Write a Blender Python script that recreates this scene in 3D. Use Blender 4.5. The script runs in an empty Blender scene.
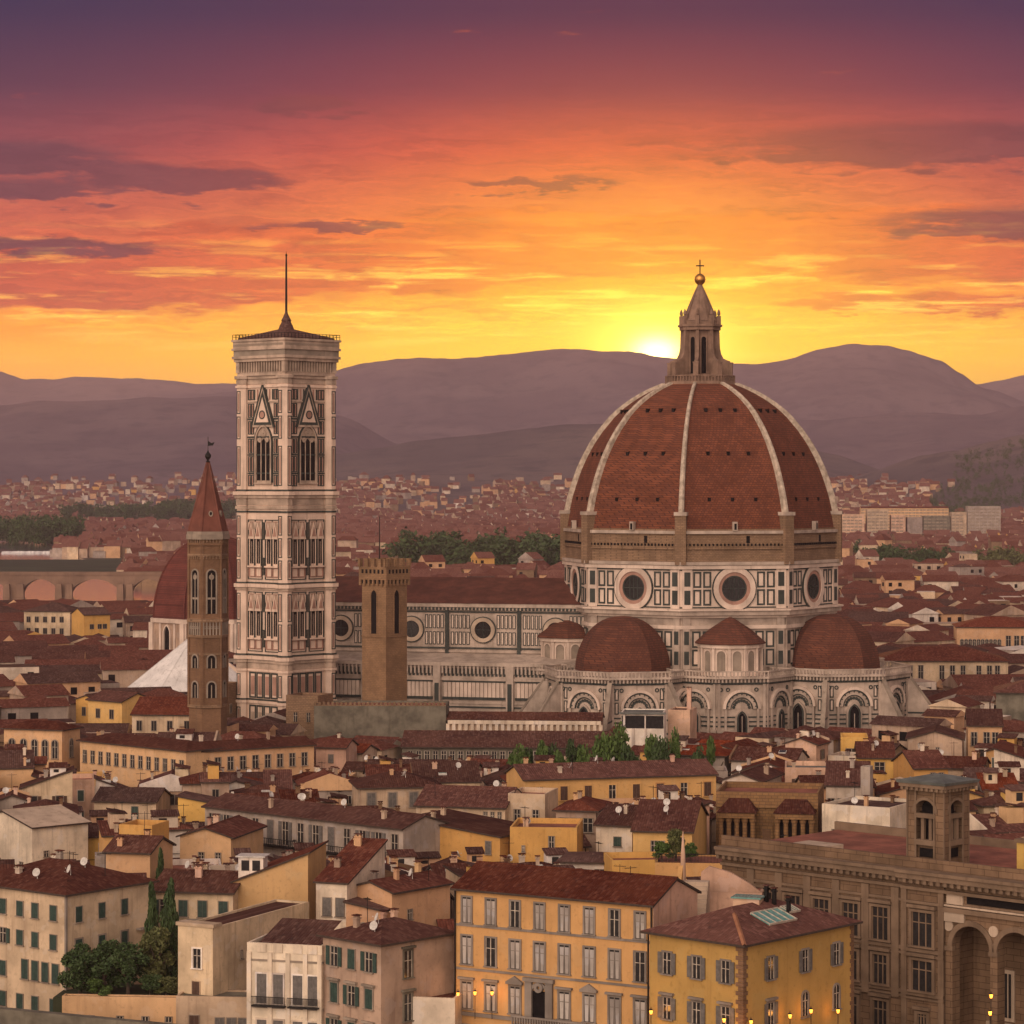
import bpy, bmesh, math, random
from mathutils import Matrix, Vector, noise as mnoise
R = math.radians
PI = math.pi
SC = bpy.context.scene
COL = SC.collection
RND = random.Random(7)

# ------------------------------------------------------------------ camera, sky, sun, exposure
F = 2760.0          # focal length in picture widths x 1024
EYE = 65.0          # camera height above the plain
HOR = 480.0         # height of the horizon in the photograph
cam_d = bpy.data.cameras.new('camera')
cam = bpy.data.objects.new('camera', cam_d)
COL.objects.link(cam)
cam.location = (0, 0, EYE)
cam.rotation_euler = (R(90), 0, 0)
cam_d.sensor_width = 36.0
cam_d.lens = 36.0 * F / 1024.0
cam_d.shift_y = (HOR - 512.0) / 1024.0
cam_d.clip_start = 1.0
cam_d.clip_end = 60000.0
SC.camera = cam
SC.view_settings.view_transform = 'Standard'
SC.view_settings.look = 'None'
SC.view_settings.exposure = 0.0
SC.view_settings.gamma = 1.0
SC.view_settings.use_curve_mapping = False
SC.render.engine = 'CYCLES'
SC.cycles.use_denoising = True
SC.cycles.max_bounces = 5
SC.cycles.diffuse_bounces = 3
SC.cycles.glossy_bounces = 2
SC.cycles.transparent_max_bounces = 8
SC.cycles.volume_bounces = 0
SC.cycles.sample_clamp_indirect = 4.0


class NT:
    """small helper around a node tree"""
    def __init__(s, tree):
        s.t = tree
        s.t.nodes.clear()
    def n(s, typ, **kw):
        x = s.t.nodes.new(typ)
        for k, v in kw.items():
            setattr(x, k, v)
        return x
    def put(s, sock, v):
        if isinstance(v, bpy.types.NodeSocket):
            s.t.links.new(v, sock)
        elif v is not None:
            if isinstance(v, (tuple, list)) and len(v) == 3 and sock.type == 'RGBA':
                v = (*v, 1.0)
            sock.default_value = v
    def m(s, op, a, b=None, c=None, clamp=False):
        x = s.n('ShaderNodeMath', operation=op, use_clamp=clamp)
        s.put(x.inputs[0], a)
        if b is not None: s.put(x.inputs[1], b)
        if c is not None: s.put(x.inputs[2], c)
        return x.outputs[0]
    def vm(s, op, a, b=None):
        x = s.n('ShaderNodeVectorMath', operation=op)
        s.put(x.inputs[0], a)
        if b is not None: s.put(x.inputs[1], b)
        return x.outputs[0]
    def mix(s, f, a, b, blend='MIX'):
        x = s.n('ShaderNodeMix', data_type='RGBA', blend_type=blend)
        s.put(x.inputs[0], f); s.put(x.inputs[6], a); s.put(x.inputs[7], b)
        return x.outputs[2]
    def sep(s, v):
        x = s.n('ShaderNodeSeparateXYZ'); s.put(x.inputs[0], v)
        return x.outputs
    def comb(s, a, b, c):
        x = s.n('ShaderNodeCombineXYZ')
        for i, v in enumerate((a, b, c)): s.put(x.inputs[i], v)
        return x.outputs[0]
    def noise(s, v, scale, detail=4.0, rough=0.55):
        x = s.n('ShaderNodeTexNoise')
        s.put(x.inputs['Vector'], v); s.put(x.inputs['Scale'], scale)
        s.put(x.inputs['Detail'], detail); s.put(x.inputs['Roughness'], rough)
        return x.outputs[0]
    def ramp(s, f, stops, interp='LINEAR'):
        x = s.n('ShaderNodeValToRGB')
        x.color_ramp.interpolation = interp
        e = x.color_ramp.elements
        while len(e) < len(stops): e.new(0.5)
        for i, (p, c) in enumerate(stops):
            e[i].position = p
            e[i].color = (*c, 1.0) if len(c) == 3 else c
        s.put(x.inputs[0], f)
        return x.outputs[0]
    def step(s, v, lo, hi):
        x = s.n('ShaderNodeMapRange', interpolation_type='SMOOTHSTEP')
        s.put(x.inputs[0], v); s.put(x.inputs[1], lo); s.put(x.inputs[2], hi)
        return x.outputs[0]


SUN_AZ, SUN_EL = 3.0, 3.2       # degrees right of the view axis, above the horizon

def make_world():
    w = bpy.data.worlds.new('World')
    SC.world = w
    w.use_nodes = True
    k = NT(w.node_tree)
    out = k.n('ShaderNodeOutputWorld')
    bg = k.n('ShaderNodeBackground')
    d = k.n('ShaderNodeTexCoord').outputs['Generated']
    x, y, z = k.sep(d)
    U = k.m('MULTIPLY', k.m('ARCTAN2', x, y), 180 / PI)
    V = k.m('MULTIPLY', k.m('ARCSINE', z), 180 / PI)
    Vp = k.m('MAXIMUM', V, 0.0)
    f = k.m('SQRT', k.m('DIVIDE', Vp, 90.0))
    P = lambda v: math.sqrt(v / 90.0)
    front = k.ramp(f, [(P(0.5), (1.5, .8, .05)), (P(2.6), (1.6, .95, .02)), (P(3.3), (1.5, .84, .04)), (P(3.9), (1.4, .53, .012)), (P(4.6), (1.22, .31, .012)),
                       (P(5.8), (1.02, .200, .035)), (P(6.8), (.80, .095, .040)), (P(8.0), (.31, .038, .055)), (P(9.6), (.09, .020, .062)),
                       (P(16), (.085, .045, .10)), (P(35), (.10, .075, .13)), (P(90), (.14, .11, .16))])
    side = k.ramp(f, [(P(0.5), (1.3, .5, .05)), (P(2.6), (1.5, .58, .03)), (P(3.3), (1.35, .42, .02)), (P(3.9), (1.0, .19, .05)), (P(4.6), (.78, .13, .06)),
                      (P(5.8), (.48, .080, .075)), (P(6.8), (.22, .048, .080)), (P(8.0), (.065, .024, .072)), (P(9.6), (.004, .013, .075)),
                      (P(16), (.05, .035, .09)), (P(35), (.10, .075, .13)), (P(90), (.14, .11, .16))])
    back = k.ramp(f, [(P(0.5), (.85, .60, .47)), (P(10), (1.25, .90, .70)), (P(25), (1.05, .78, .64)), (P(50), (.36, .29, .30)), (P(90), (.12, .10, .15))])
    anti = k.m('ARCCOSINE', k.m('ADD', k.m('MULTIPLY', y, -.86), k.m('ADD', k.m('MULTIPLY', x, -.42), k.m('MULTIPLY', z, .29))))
    lobe = k.m('EXPONENT', k.m('MULTIPLY', k.m('MULTIPLY', anti, anti), -2.3))  # broad warm glow added behind the camera to light and model the facades
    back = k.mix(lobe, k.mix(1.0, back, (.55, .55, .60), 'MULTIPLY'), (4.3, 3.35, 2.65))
    du = k.m('SUBTRACT', U, 2.2)
    near = k.m('EXPONENT', k.m('MULTIPLY', k.m('MULTIPLY', du, du), -1.0 / (2 * 6.3 ** 2)))
    sky = k.mix(near, side, front)
    # clouds: streaked fractal noise gathered into banks at their places in the sky
    uv = k.comb(k.m('MULTIPLY', U, 0.36), k.m('MULTIPLY', V, 1.7), 0.0)
    n1 = k.noise(uv, 1.0, 9.0, 0.60)
    n2 = k.noise(k.vm('ADD', uv, (13.1, 4.2, 3.0)), 2.3, 6.0, 0.6)
    warpV = k.m('ADD', V, k.m('MULTIPLY', k.m('SUBTRACT', n2, 0.5), 0.9))
    warpU = k.m('ADD', U, k.m('MULTIPLY', k.m('SUBTRACT', n1, 0.5), 4.0))
    def bank(u0, v0, su, sv, tilt=0.0):
        a = k.m('DIVIDE', k.m('SUBTRACT', warpU, u0), su)
        vv = k.m('SUBTRACT', warpV, v0)
        if tilt: vv = k.m('SUBTRACT', vv, k.m('MULTIPLY', k.m('SUBTRACT', U, u0), tilt))
        b = k.m('DIVIDE', vv, sv)
        q = k.m('ADD', k.m('MULTIPLY', a, a), k.m('MULTIPLY', b, b))
        return k.m('EXPONENT', k.m('MULTIPLY', q, -1.0))
    def gather(lst):
        s = None
        for b in lst:
            g = bank(*b)
            s = g if s is None else k.m('ADD', s, g)
        return s
    red = gather([(-8.5, 4.15, 7.0, .70, .04), (-2.0, 4.75, 5.5, .55, .02), (5.0, 5.0, 6.5, .50, .01), (10.5, 4.75, 4.5, .75), (9.0, 3.6, 3.5, .18)])
    dark = gather([(-9.9, 6.55, 2.6, .40), (-10.2, 5.85, 2.0, .20), (-6.5, 6.15, 1.6, .24), (8.6, 6.85, 4.6, .50), (10.2, 5.25, 2.6, .34), (-4.0, 7.75, 1.1, .24),
                   (.6, 6.12, 1.8, .11), (-9.9, 4.75, 2.6, .18), (-3.6, 5.25, 1.5, .11)])
    rm = k.step(k.m('ADD', red, k.m('MULTIPLY', k.m('SUBTRACT', n1, 0.5), 1.6)), 0.24, 0.58)
    redc = k.mix(near, (.62, .085, .050), (1.10, .20, .012))
    sky = k.mix(k.m('MULTIPLY', rm, 0.9), sky, redc)
    dm = k.step(k.m('ADD', k.m('MULTIPLY', dark, 1.3), k.m('MULTIPLY', k.m('SUBTRACT', n2, 0.5), 1.8)), 0.28, 0.85)
    darkc = k.mix(near, (.085, .030, .068), (.34, .045, .040))
    sky = k.mix(k.m('MULTIPLY', dm, 0.85), sky, darkc)
    # gold edges where the low sun lights the undersides of the streaks
    n3 = k.noise(k.comb(k.m('MULTIPLY', warpU, 0.30), k.m('MULTIPLY', V, 3.4), 7.0), 1.0, 9.0, 0.62)
    band = k.m('EXPONENT', k.m('MULTIPLY', k.m('POWER', k.m('DIVIDE', k.m('SUBTRACT', V, 3.7), 1.0), 2.0), -1.0))
    gl = k.m('MULTIPLY', k.step(n3, 0.50, 0.66), band)
    goldc = k.mix(near, (1.55, .72, .10), (1.9, 1.25, .12))
    sky = k.mix(k.m('MULTIPLY', gl, 0.85), sky, goldc)
    # fine layered streaks through the whole bank of cloud
    n4 = k.noise(k.comb(k.m('MULTIPLY', warpU, 0.45), k.m('MULTIPLY', warpV, 5.5), 3.0), 1.0, 10.0, 0.62)
    lay = k.m('MULTIPLY', k.step(V, 2.6, 3.6), k.m('SUBTRACT', 1.0, k.step(V, 6.0, 9.0)))
    sky = k.mix(lay, sky, k.mix(1.0, sky, k.ramp(n4, [(.30, (.70, .60, .74)), (.50, (.97, .95, .97)), (.70, (1.22, 1.30, 1.10))]), 'MULTIPLY'))
    # sun glow
    su = k.m('SUBTRACT', U, SUN_AZ); sv = k.m('SUBTRACT', V, 2.62)
    r2 = k.m('ADD', k.m('MULTIPLY', su, su), k.m('MULTIPLY', k.m('MULTIPLY', sv, sv), 2.2))
    g1 = k.m('EXPONENT', k.m('DIVIDE', r2, -0.20))
    g2 = k.m('EXPONENT', k.m('DIVIDE', r2, -1.6))
    g3 = k.m('EXPONENT', k.m('DIVIDE', r2, -22.0))
    sky = k.mix(k.m('MULTIPLY', g3, 0.6), sky, k.mix(0.65, sky, (1.9, 1.25, .06)))
    add = lambda a, c, f_: k.mix(f_, a, c, 'ADD')
    sky = add(sky, (1.5, 1.2, .20), g2)
    sky = add(sky, (4.2, 3.6, 1.7), g1)
    # the eastern half of the sky, behind the camera, brightened to light the fronts
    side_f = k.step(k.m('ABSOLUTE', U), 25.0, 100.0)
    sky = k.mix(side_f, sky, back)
    low = k.step(V, -3.0, 0.0)
    sky = k.mix(low, (.10, .06, .055), sky)
    k.put(bg.inputs['Color'], sky)
    bg.inputs['Strength'].default_value = 1.0
    k.t.links.new(bg.outputs[0], out.inputs[0])
make_world()

sun_d = bpy.data.lights.new('sun', 'SUN')
sun_d.energy = 2.0
sun_d.angle = R(0.53)
sun_d.color = (1.0, .50, .20)
sun = bpy.data.objects.new('sun', sun_d)
COL.objects.link(sun)
sun.rotation_euler = Vector((-math.sin(R(SUN_AZ)) * math.cos(R(SUN_EL)), -math.cos(R(SUN_AZ)) * math.cos(R(SUN_EL)), -math.sin(R(SUN_EL)))).to_track_quat('-Z', 'Y').to_euler()

# ------------------------------------------------------------------ materials
def mat(name):
    m = bpy.data.materials.new(name)
    m.use_nodes = True
    k = NT(m.node_tree)
    out = k.n('ShaderNodeOutputMaterial')
    b = k.n('ShaderNodeBsdfPrincipled')
    k.t.links.new(b.outputs[0], out.inputs[0])
    b.inputs['Roughness'].default_value = 0.85
    b.inputs['Specular IOR Level'].default_value = 0.25
    return m, k, b

def bump(k, b, h, strength=0.4, dist=0.05):
    n = k.n('ShaderNodeBump')
    n.inputs['Strength'].default_value = strength
    n.inputs['Distance'].default_value = dist
    k.put(n.inputs['Height'], h)
    k.put(b.inputs['Normal'], n.outputs[0])

def sc(c, f): return tuple(min(1.0, v * f) for v in c)

def ocoord(k):
    """object coordinates shifted by a random amount per object"""
    o = k.n('ShaderNodeTexCoord').outputs['Object']
    r = k.n('ShaderNodeObjectInfo').outputs['Random']
    return o, k.vm('ADD', o, k.comb(k.m('MULTIPLY', r, 91.0), k.m('MULTIPLY', r, 57.0), k.m('MULTIPLY', r, 31.0))), r

def plaster(name, c, var=0.32, stain=0.7):
    m, k, b = mat(name)
    o, v, r = ocoord(k)
    x, y, z = k.sep(v)
    big = k.noise(v, 0.22, 4)
    fine = k.noise(v, 1.7, 5, 0.65)
    streak = k.noise(k.comb(k.m('MULTIPLY', x, 1.5), k.m('MULTIPLY', y, 1.5), k.m('MULTIPLY', z, 0.10)), 1.0, 4, 0.6)
    col = k.mix(k.step(big, 0.3, 0.7), sc(c, 1 - var), sc(c, 1 + var * .4))
    col = k.mix(k.m('MULTIPLY', k.step(streak, 0.50, 0.75), stain), col, (c[0] * .50, c[1] * .46, c[2] * .46))
    col = k.mix(k.m('MULTIPLY', k.step(fine, 0.54, 0.68), 0.42), col, sc(c, .55))
    patch = k.noise(k.vm('ADD', v, (5.0, 9.0, 2.0)), 0.45, 3, 0.5)
    col = k.mix(k.m('MULTIPLY', k.step(patch, 0.57, 0.60), 0.35), col, (c[0] * .95, c[1] * 1.05, c[2] * 1.25))
    hsv = k.n('ShaderNodeHueSaturation')
    k.put(hsv.inputs['Value'], k.m('ADD', 0.86, k.m('MULTIPLY', r, 0.26)))
    k.put(hsv.inputs['Hue'], k.m('ADD', 0.49, k.m('MULTIPLY', r, 0.018)))
    k.put(hsv.inputs['Color'], col)
    k.put(b.inputs['Base Color'], hsv.outputs[0])
    b.inputs['Roughness'].default_value = 0.92
    bump(k, b, fine, 0.25, 0.03)
    return m

def tiles(name, c, c2, c3):
    """clay pantiles: rounded ribs down the slope, broken courses, mottled burnt and mossy tiles"""
    m, k, b = mat(name)
    tc = k.n('ShaderNodeTexCoord')
    o = tc.outputs['Object']
    nx, ny, nz = k.sep(tc.outputs['Normal'])
    x, y, z = k.sep(o)
    r = k.n('ShaderNodeObjectInfo').outputs['Random']
    side = k.m('GREATER_THAN', k.m('ABSOLUTE', nx), k.m('ABSOLUTE', ny))
    across = k.m('ADD', k.m('MULTIPLY', x, k.m('SUBTRACT', 1.0, side)), k.m('MULTIPLY', y, side))
    down = k.m('MULTIPLY', z, 3.0)
    rib = k.m('ABSOLUTE', k.m('SINE', k.m('MULTIPLY', across, PI / 0.36)))
    row = k.m('FRACT', k.m('DIVIDE', down, 0.55))
    v = k.vm('ADD', o, k.comb(k.m('MULTIPLY', r, 91.0), k.m('MULTIPLY', r, 57.0), 0.0))
    cell = k.comb(k.m('FLOOR', k.m('DIVIDE', across, 0.36)), k.m('FLOOR', k.m('DIVIDE', down, 0.55)), k.m('MULTIPLY', r, 50.0))
    wn = k.n('ShaderNodeTexWhiteNoise', noise_dimensions='3D')
    k.put(wn.inputs[0], cell)
    big = k.noise(v, 0.16, 4, 0.6)
    med = k.noise(v, 0.9, 5, 0.65)
    col = k.mix(k.step(big, 0.32, 0.68), c, c2)
    col = k.mix(k.m('MULTIPLY', k.step(med, 0.50, 0.72), 0.7), col, c3)
    col = k.mix(k.m('MULTIPLY', k.m('POWER', wn.outputs[0], 3.0), 0.5), col, (c2[0] * 1.9, c2[1] * 2.3, c2[2] * 2.4))
    col = k.mix(k.m('MULTIPLY', k.step(k.noise(v, 3.1, 3), 0.60, 0.74), 0.45), col, sc(c, .35))
    hsv = k.n('ShaderNodeHueSaturation')
    k.put(hsv.inputs['Value'], k.m('ADD', 0.85, k.m('MULTIPLY', r, 0.72)))
    k.put(hsv.inputs['Saturation'], k.m('ADD', 0.88, k.m('MULTIPLY', k.m('FRACT', k.m('MULTIPLY', r, 7.3)), 0.34)))
    k.put(hsv.inputs['Color'], col)
    k.put(b.inputs['Base Color'], hsv.outputs[0])
    b.inputs['Roughness'].default_value = 0.95
    b.inputs['Specular IOR Level'].default_value = 0.04
    h = k.m('ADD', k.m('MULTIPLY', rib, 0.8), k.m('ADD', k.m('MULTIPLY', row, 0.5), k.m('MULTIPLY', wn.outputs[0], 0.5)))
    bump(k, b, h, 0.9, 0.10)
    return m

def bricks(name, c, c2, mortar, bw=0.6, bh=0.22, curved=True):
    m, k, b = mat(name)
    o, v, r = ocoord(k)
    x, y, z = k.sep(o)
    t = k.n('ShaderNodeTexBrick')
    k.put(t.inputs['Vector'], k.comb(k.m('ADD', x, y), z, 0.0))
    k.put(t.inputs['Color1'], c); k.put(t.inputs['Color2'], c2); k.put(t.inputs['Mortar'], mortar)
    t.inputs['Scale'].default_value = 1.0
    t.inputs['Brick Width'].default_value = bw
    t.inputs['Row Height'].default_value = bh
    t.inputs['Mortar Size'].default_value = bh * .10
    big = k.noise(v, 0.25, 5, 0.6)
    fine = k.noise(v, 1.6, 4, 0.7)
    col = k.mix(k.step(big, 0.35, 0.7), t.outputs[0], k.mix(0.5, t.outputs[0], sc(c, .35)))
    col = k.mix(k.m('MULTIPLY', k.step(fine, 0.52, 0.7), 0.45), col, sc(c2, .5))
    k.put(b.inputs['Base Color'], col)
    b.inputs['Roughness'].default_value = 0.92
    bump(k, b, k.m('ADD', k.m('MULTIPLY', t.outputs[1], -0.6), fine), 0.4, 0.05)
    return m

def stone(name, c, var=0.35, scale=0.5, rough=0.85, blocks=None):
    m, k, b = mat(name)
    o, v, r = ocoord(k)
    x, y, z = k.sep(o)
    big = k.noise(v, scale * .5, 5, 0.62)
    fine = k.noise(v, scale * 4, 5, 0.7)
    streak = k.noise(k.comb(x, y, k.m('MULTIPLY', z, 0.08)), 1.2, 4)
    col = k.mix(k.step(big, 0.3, 0.7), sc(c, 1 - var), sc(c, 1 + var * .35))
    col = k.mix(k.m('MULTIPLY', k.step(fine, 0.5, 0.75), 0.4), col, sc(c, .6))
    col = k.mix(k.m('MULTIPLY', k.step(streak, 0.52, 0.72), 0.45), col, (c[0] * .45, c[1] * .42, c[2] * .40))
    h = fine
    if blocks:
        t = k.n('ShaderNodeTexBrick')
        k.put(t.inputs['Vector'], k.comb(k.m('ADD', x, y), z, 0.0))
        k.put(t.inputs['Color1'], (1, 1, 1)); k.put(t.inputs['Color2'], (.82, .82, .82)); k.put(t.inputs['Mortar'], (.45, .42, .40))
        t.inputs['Scale'].default_value = 1.0
        t.inputs['Brick Width'].default_value = blocks[0]
        t.inputs['Row Height'].default_value = blocks[1]
        t.inputs['Mortar Size'].default_value = 0.035
        col = k.mix(1.0, col, t.outputs[0], 'MULTIPLY')
    k.put(b.inputs['Base Color'], col)
    b.inputs['Roughness'].default_value = rough
    bump(k, b, h, 0.35, 0.05)
    return m

def paint(name, c, rough=0.6, metal=0.0, spec=0.4):
    m, k, b = mat(name)
    o, v, r = ocoord(k)
    f = k.noise(v, 2.2, 4)
    k.put(b.inputs['Base Color'], k.mix(k.step(f, 0.35, 0.7), sc(c, .72), sc(c, 1.08)))
    b.inputs['Roughness'].default_value = rough
    b.inputs['Metallic'].default_value = metal
    b.inputs['Specular IOR Level'].default_value = spec
    return m

def foliage(name, c, c2):
    m, k, b = mat(name)
    g = k.n('ShaderNodeNewGeometry')
    pos = g.outputs['Position']
    f = k.noise(pos, 0.55, 3)
    rnd = g.outputs['Random Per Island']
    col = k.mix(k.step(f, 0.35, 0.68), c, c2)
    col = k.mix(k.m('MULTIPLY', rnd, 0.6), col, sc(c2, 1.5))
    k.put(b.inputs['Base Color'], col)
    b.inputs['Roughness'].default_value = 0.7
    return m

def emis(name, c, s):
    m, k, b = mat(name)
    b.inputs['Base Color'].default_value = (*c, 1)
    b.inputs['Emission Color'].default_value = (*c, 1)
    b.inputs['Emission Strength'].default_value = s
    return m

M = {}
M['cream'] = plaster('cream_plaster', (.60, .45, .30))
M['pale'] = plaster('pale_plaster', (.66, .54, .42))
M['pink'] = plaster('pink_plaster', (.60, .38, .27))
M['ochre'] = plaster('ochre_plaster', (.58, .335, .130), .14, .25)
M['yellow'] = plaster('yellow_plaster', (.62, .36, .105), .15, .30)
M['gold'] = plaster('gold_plaster', (.46, .285, .085), .14, .30)
M['peach'] = plaster('peach_plaster', (.62, .38, .21), .18, .35)
M['beige'] = plaster('beige_plaster', (.46, .33, .235))
M['grey'] = plaster('grey_plaster', (.36, .29, .245))
M['white'] = plaster('white_plaster', (.74, .64, .55))
M['oldgrey'] = stone('old_grey_masonry', (.17, .15, .115), .45, .8)
M['stone'] = stone('trim_stone', (.30, .24, .19))
M['greystone'] = stone('grey_trim_stone', (.25, .21, .18))
M['sandstone'] = stone('brown_sandstone', (.205, .128, .078), .35, .5, .9, (1.8, .7))
M['sandtrim'] = stone('sandstone_trim', (.20, .135, .09), .3, .7)
M['palestone'] = stone('pale_stone', (.48, .37, .28), .3)
M['tile'] = tiles('clay_tiles', (.064, .023, .018), (.096, .038, .028), (.034, .017, .016))
M['tile2'] = tiles('weathered_clay_tiles', (.055, .025, .021), (.088, .043, .034), (.032, .020, .019))
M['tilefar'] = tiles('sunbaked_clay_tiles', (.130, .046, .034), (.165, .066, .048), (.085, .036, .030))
M['tile3'] = tiles('red_clay_tiles', (.100, .029, .020), (.125, .042, .028), (.058, .023, .018))
M['brickdome'] = bricks('dome_tiles', (.215, .068, .034), (.140, .046, .027), (.070, .028, .020), .9, .5)
M['brick'] = bricks('brown_brick', (.235, .130, .070), (.185, .10, .055), (.16, .10, .07))
M['tan'] = bricks('tan_stone_blocks', (.30, .175, .095), (.25, .145, .08), (.19, .12, .07), .9, .4)
M['rubble'] = bricks('rough_masonry', (.30, .19, .115), (.235, .145, .09), (.14, .09, .06), .8, .38)
M['marble'] = stone('white_marble', (.66, .52, .43), .30, .35, .6)
M['marble2'] = stone('grimy_marble', (.46, .365, .30), .40, .5, .65)
M['green'] = stone('green_marble', (.045, .052, .046), .35, .6, .55)
M['rose'] = stone('pink_marble', (.38, .215, .165), .3, .5, .6)
M['dark'] = paint('dark_recess', (.012, .010, .010), .9, 0, .1)
M['glass'] = paint('window_glass', (.03, .028, .028), .12, 0, .5)
M['curtain'] = plaster('white_curtain_glass', (.42, .37, .33), .4, .7)
M['frame'] = paint('pale_window_wood', (.50, .42, .34), .6)
M['sgreen'] = paint('green_shutter', (.030, .062, .050), .6)
M['sgrey'] = paint('grey_shutter', (.14, .125, .115), .65)
M['sbrown'] = paint('brown_shutter', (.085, .042, .026), .65)
M['iron'] = paint('dark_iron', (.02, .018, .017), .5, .6)
M['eave'] = paint('dark_eave_timber', (.06, .038, .028), .85)
M['copper'] = paint('gilded_copper', (.62, .30, .08), .35, .9)
M['metalwhite'] = paint('white_painted_metal', (.62, .58, .54), .45)
M['lead'] = stone('white_lead_roof', (.78, .74, .71), .22, .4, .55)
M['teal'] = paint('teal_skylight_glass', (.16, .34, .31), .15, 0, .5)
M['slate'] = stone('grey_slate_roof', (.14, .15, .14), .4, .8, .6)
M['terrace'] = stone('red_terrace_floor', (.28, .105, .07), .45, .5)
M['leaf'] = foliage('leaf_green', (.040, .070, .018), (.075, .120, .028))
M['leafdark'] = foliage('leaf_dark', (.022, .042, .015), (.045, .072, .024))
M['leafolive'] = foliage('leaf_olive', (.060, .070, .025), (.105, .110, .040))
M['bark'] = stone('bark', (.08, .055, .04), .4, 2.0)
M['asphalt'] = stone('paving', (.075, .062, .055), .3, .3)
M['lamp'] = emis('lamp_glow', (1.0, .33, .05), 2.6)

# ------------------------------------------------------------------ mesh building
class MB:
    def __init__(s):
        s.v = []; s.f = []; s.mi = []; s.X = Matrix.Identity(4)
    def add(s, vs, fs, mi=0):
        b = len(s.v)
        X = s.X
        s.v += [tuple(X @ Vector(p)) for p in vs]
        s.f += [tuple(b + i for i in f) for f in fs]
        s.mi += [mi] * len(fs)
    def box(s, x0, x1, y0, y1, z0, z1, mi=0):
        s.add([(x0, y0, z0), (x1, y0, z0), (x1, y1, z0), (x0, y1, z0), (x0, y0, z1), (x1, y0, z1), (x1, y1, z1), (x0, y1, z1)],
              [(0, 3, 2, 1), (4, 5, 6, 7), (0, 1, 5, 4), (1, 2, 6, 5), (2, 3, 7, 6), (3, 0, 4, 7)], mi)
    def prism(s, poly, z0, z1, mi=0, top=None):
        n = len(poly)
        t = top or poly
        s.add([(x, y, z0) for x, y in poly] + [(x, y, z1) for x, y in t],
              [tuple(range(n))[::-1], tuple(range(n, 2 * n))] + [(i, (i + 1) % n, n + (i + 1) % n, n + i) for i in range(n)], mi)
    def ngon(s, cx, cy, r, n, ph, z0, z1, mi=0, r2=None):
        P = lambda q: [(cx + q * math.cos(ph + 2 * PI * i / n), cy + q * math.sin(ph + 2 * PI * i / n)) for i in range(n)]
        s.prism(P(r), z0, z1, mi, P(r if r2 is None else r2))
    def lathe(s, prof, n=24, ph=0.0, mi=0, cx=0, cy=0, a0=0.0, a1=2 * PI):
        full = abs(a1 - a0 - 2 * PI) < 1e-6
        k = n if full else n + 1
        vs = [(cx + r * math.cos(ph + a0 + (a1 - a0) * i / n), cy + r * math.sin(ph + a0 + (a1 - a0) * i / n), z) for r, z in prof for i in range(k)]
        fs = []
        for j in range(len(prof) - 1):
            for i in range(n):
                i2 = (i + 1) % k
                fs.append((j * k + i, j * k + i2, (j + 1) * k + i2, (j + 1) * k + i))
        s.add(vs, fs, mi)
    # facade helpers: local frame u (along), n (outwards), z (up)
    def frame(s, ox, oy, ux, uy, oz=0.0):
        """wall frame: origin, unit direction along the wall; outward normal is to the right of u"""
        s.X = Matrix(((ux, uy, 0, ox), (uy, -ux, 0, oy), (0, 0, 1, oz), (0, 0, 0, 1)))
    def rect(s, u0, u1, z0, z1, d, mi=0, d0=-0.05):
        s.box(u0, u1, d0, d, z0, z1, mi)
    def ext(s, poly, d, mi=0, d0=-0.05):
        n = len(poly)
        s.add([(u, d0, z) for u, z in poly] + [(u, d, z) for u, z in poly],
              [tuple(range(n, 2 * n))] + [(i, (i + 1) % n, n + (i + 1) % n, n + i) for i in range(n)], mi)
    def ring(s, u, z, r0, r1, d, mi=0, n=20, a0=0.0, a1=2 * PI, d0=-0.05, sx=1.0):
        vs = []
        for i in range(n + 1):
            a = a0 + (a1 - a0) * i / n
            c, q = math.cos(a) * sx, math.sin(a)
            vs += [(u + r0 * c, d0, z + r0 * q), (u + r1 * c, d0, z + r1 * q), (u + r0 * c, d, z + r0 * q), (u + r1 * c, d, z + r1 * q)]
        fs = []
        for i in range(n):
            b, e = 4 * i, 4 * i + 4
            fs += [(b + 2, b + 3, e + 3, e + 2), (b + 1, b + 3, e + 3, e + 1), (b, b + 2, e + 2, e)]
        s.add(vs, fs, mi)
    def arch(s, u, z0, w, h, d, mi=0, pointed=0.0, n=8, d0=-0.05):
        s.ext(arch_poly(u, z0, w, h, pointed, n), d, mi, d0)
    def archring(s, u, z0, w, h, t, d, mi=0, pointed=0.0, n=8, d0=-0.05):
        a = arch_poly(u, z0, w, h, pointed, n); b = arch_poly(u, z0, w + 2 * t, h + t, pointed, n)
        k = len(a)
        vs = [(p[0], d0, p[1]) for p in a] + [(p[0], d0, p[1]) for p in b] + [(p[0], d, p[1]) for p in a] + [(p[0], d, p[1]) for p in b]
        fs = []
        for i in range(k - 1):
            fs += [(2 * k + i, 2 * k + i + 1, 3 * k + i + 1, 3 * k + i), (k + i, 3 * k + i, 3 * k + i + 1, k + i + 1), (i, i + 1, 2 * k + i + 1, 2 * k + i)]
        s.add(vs, fs, mi)
    def border(s, u0, u1, z0, z1, t, d, mi=0):
        s.rect(u0, u1, z0, z0 + t, d, mi); s.rect(u0, u1, z1 - t, z1, d, mi)
        s.rect(u0, u0 + t, z0 + t, z1 - t, d, mi); s.rect(u1 - t, u1, z0 + t, z1 - t, d, mi)
    def mesh(s, name, mats):
        me = bpy.data.meshes.new(name)
        me.from_pydata(s.v, [], s.f)
        for q in mats: me.materials.append(M[q] if isinstance(q, str) else q)
        if len(mats) > 1:
            me.polygons.foreach_set('material_index', s.mi)
        me.update()
        return me

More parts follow.
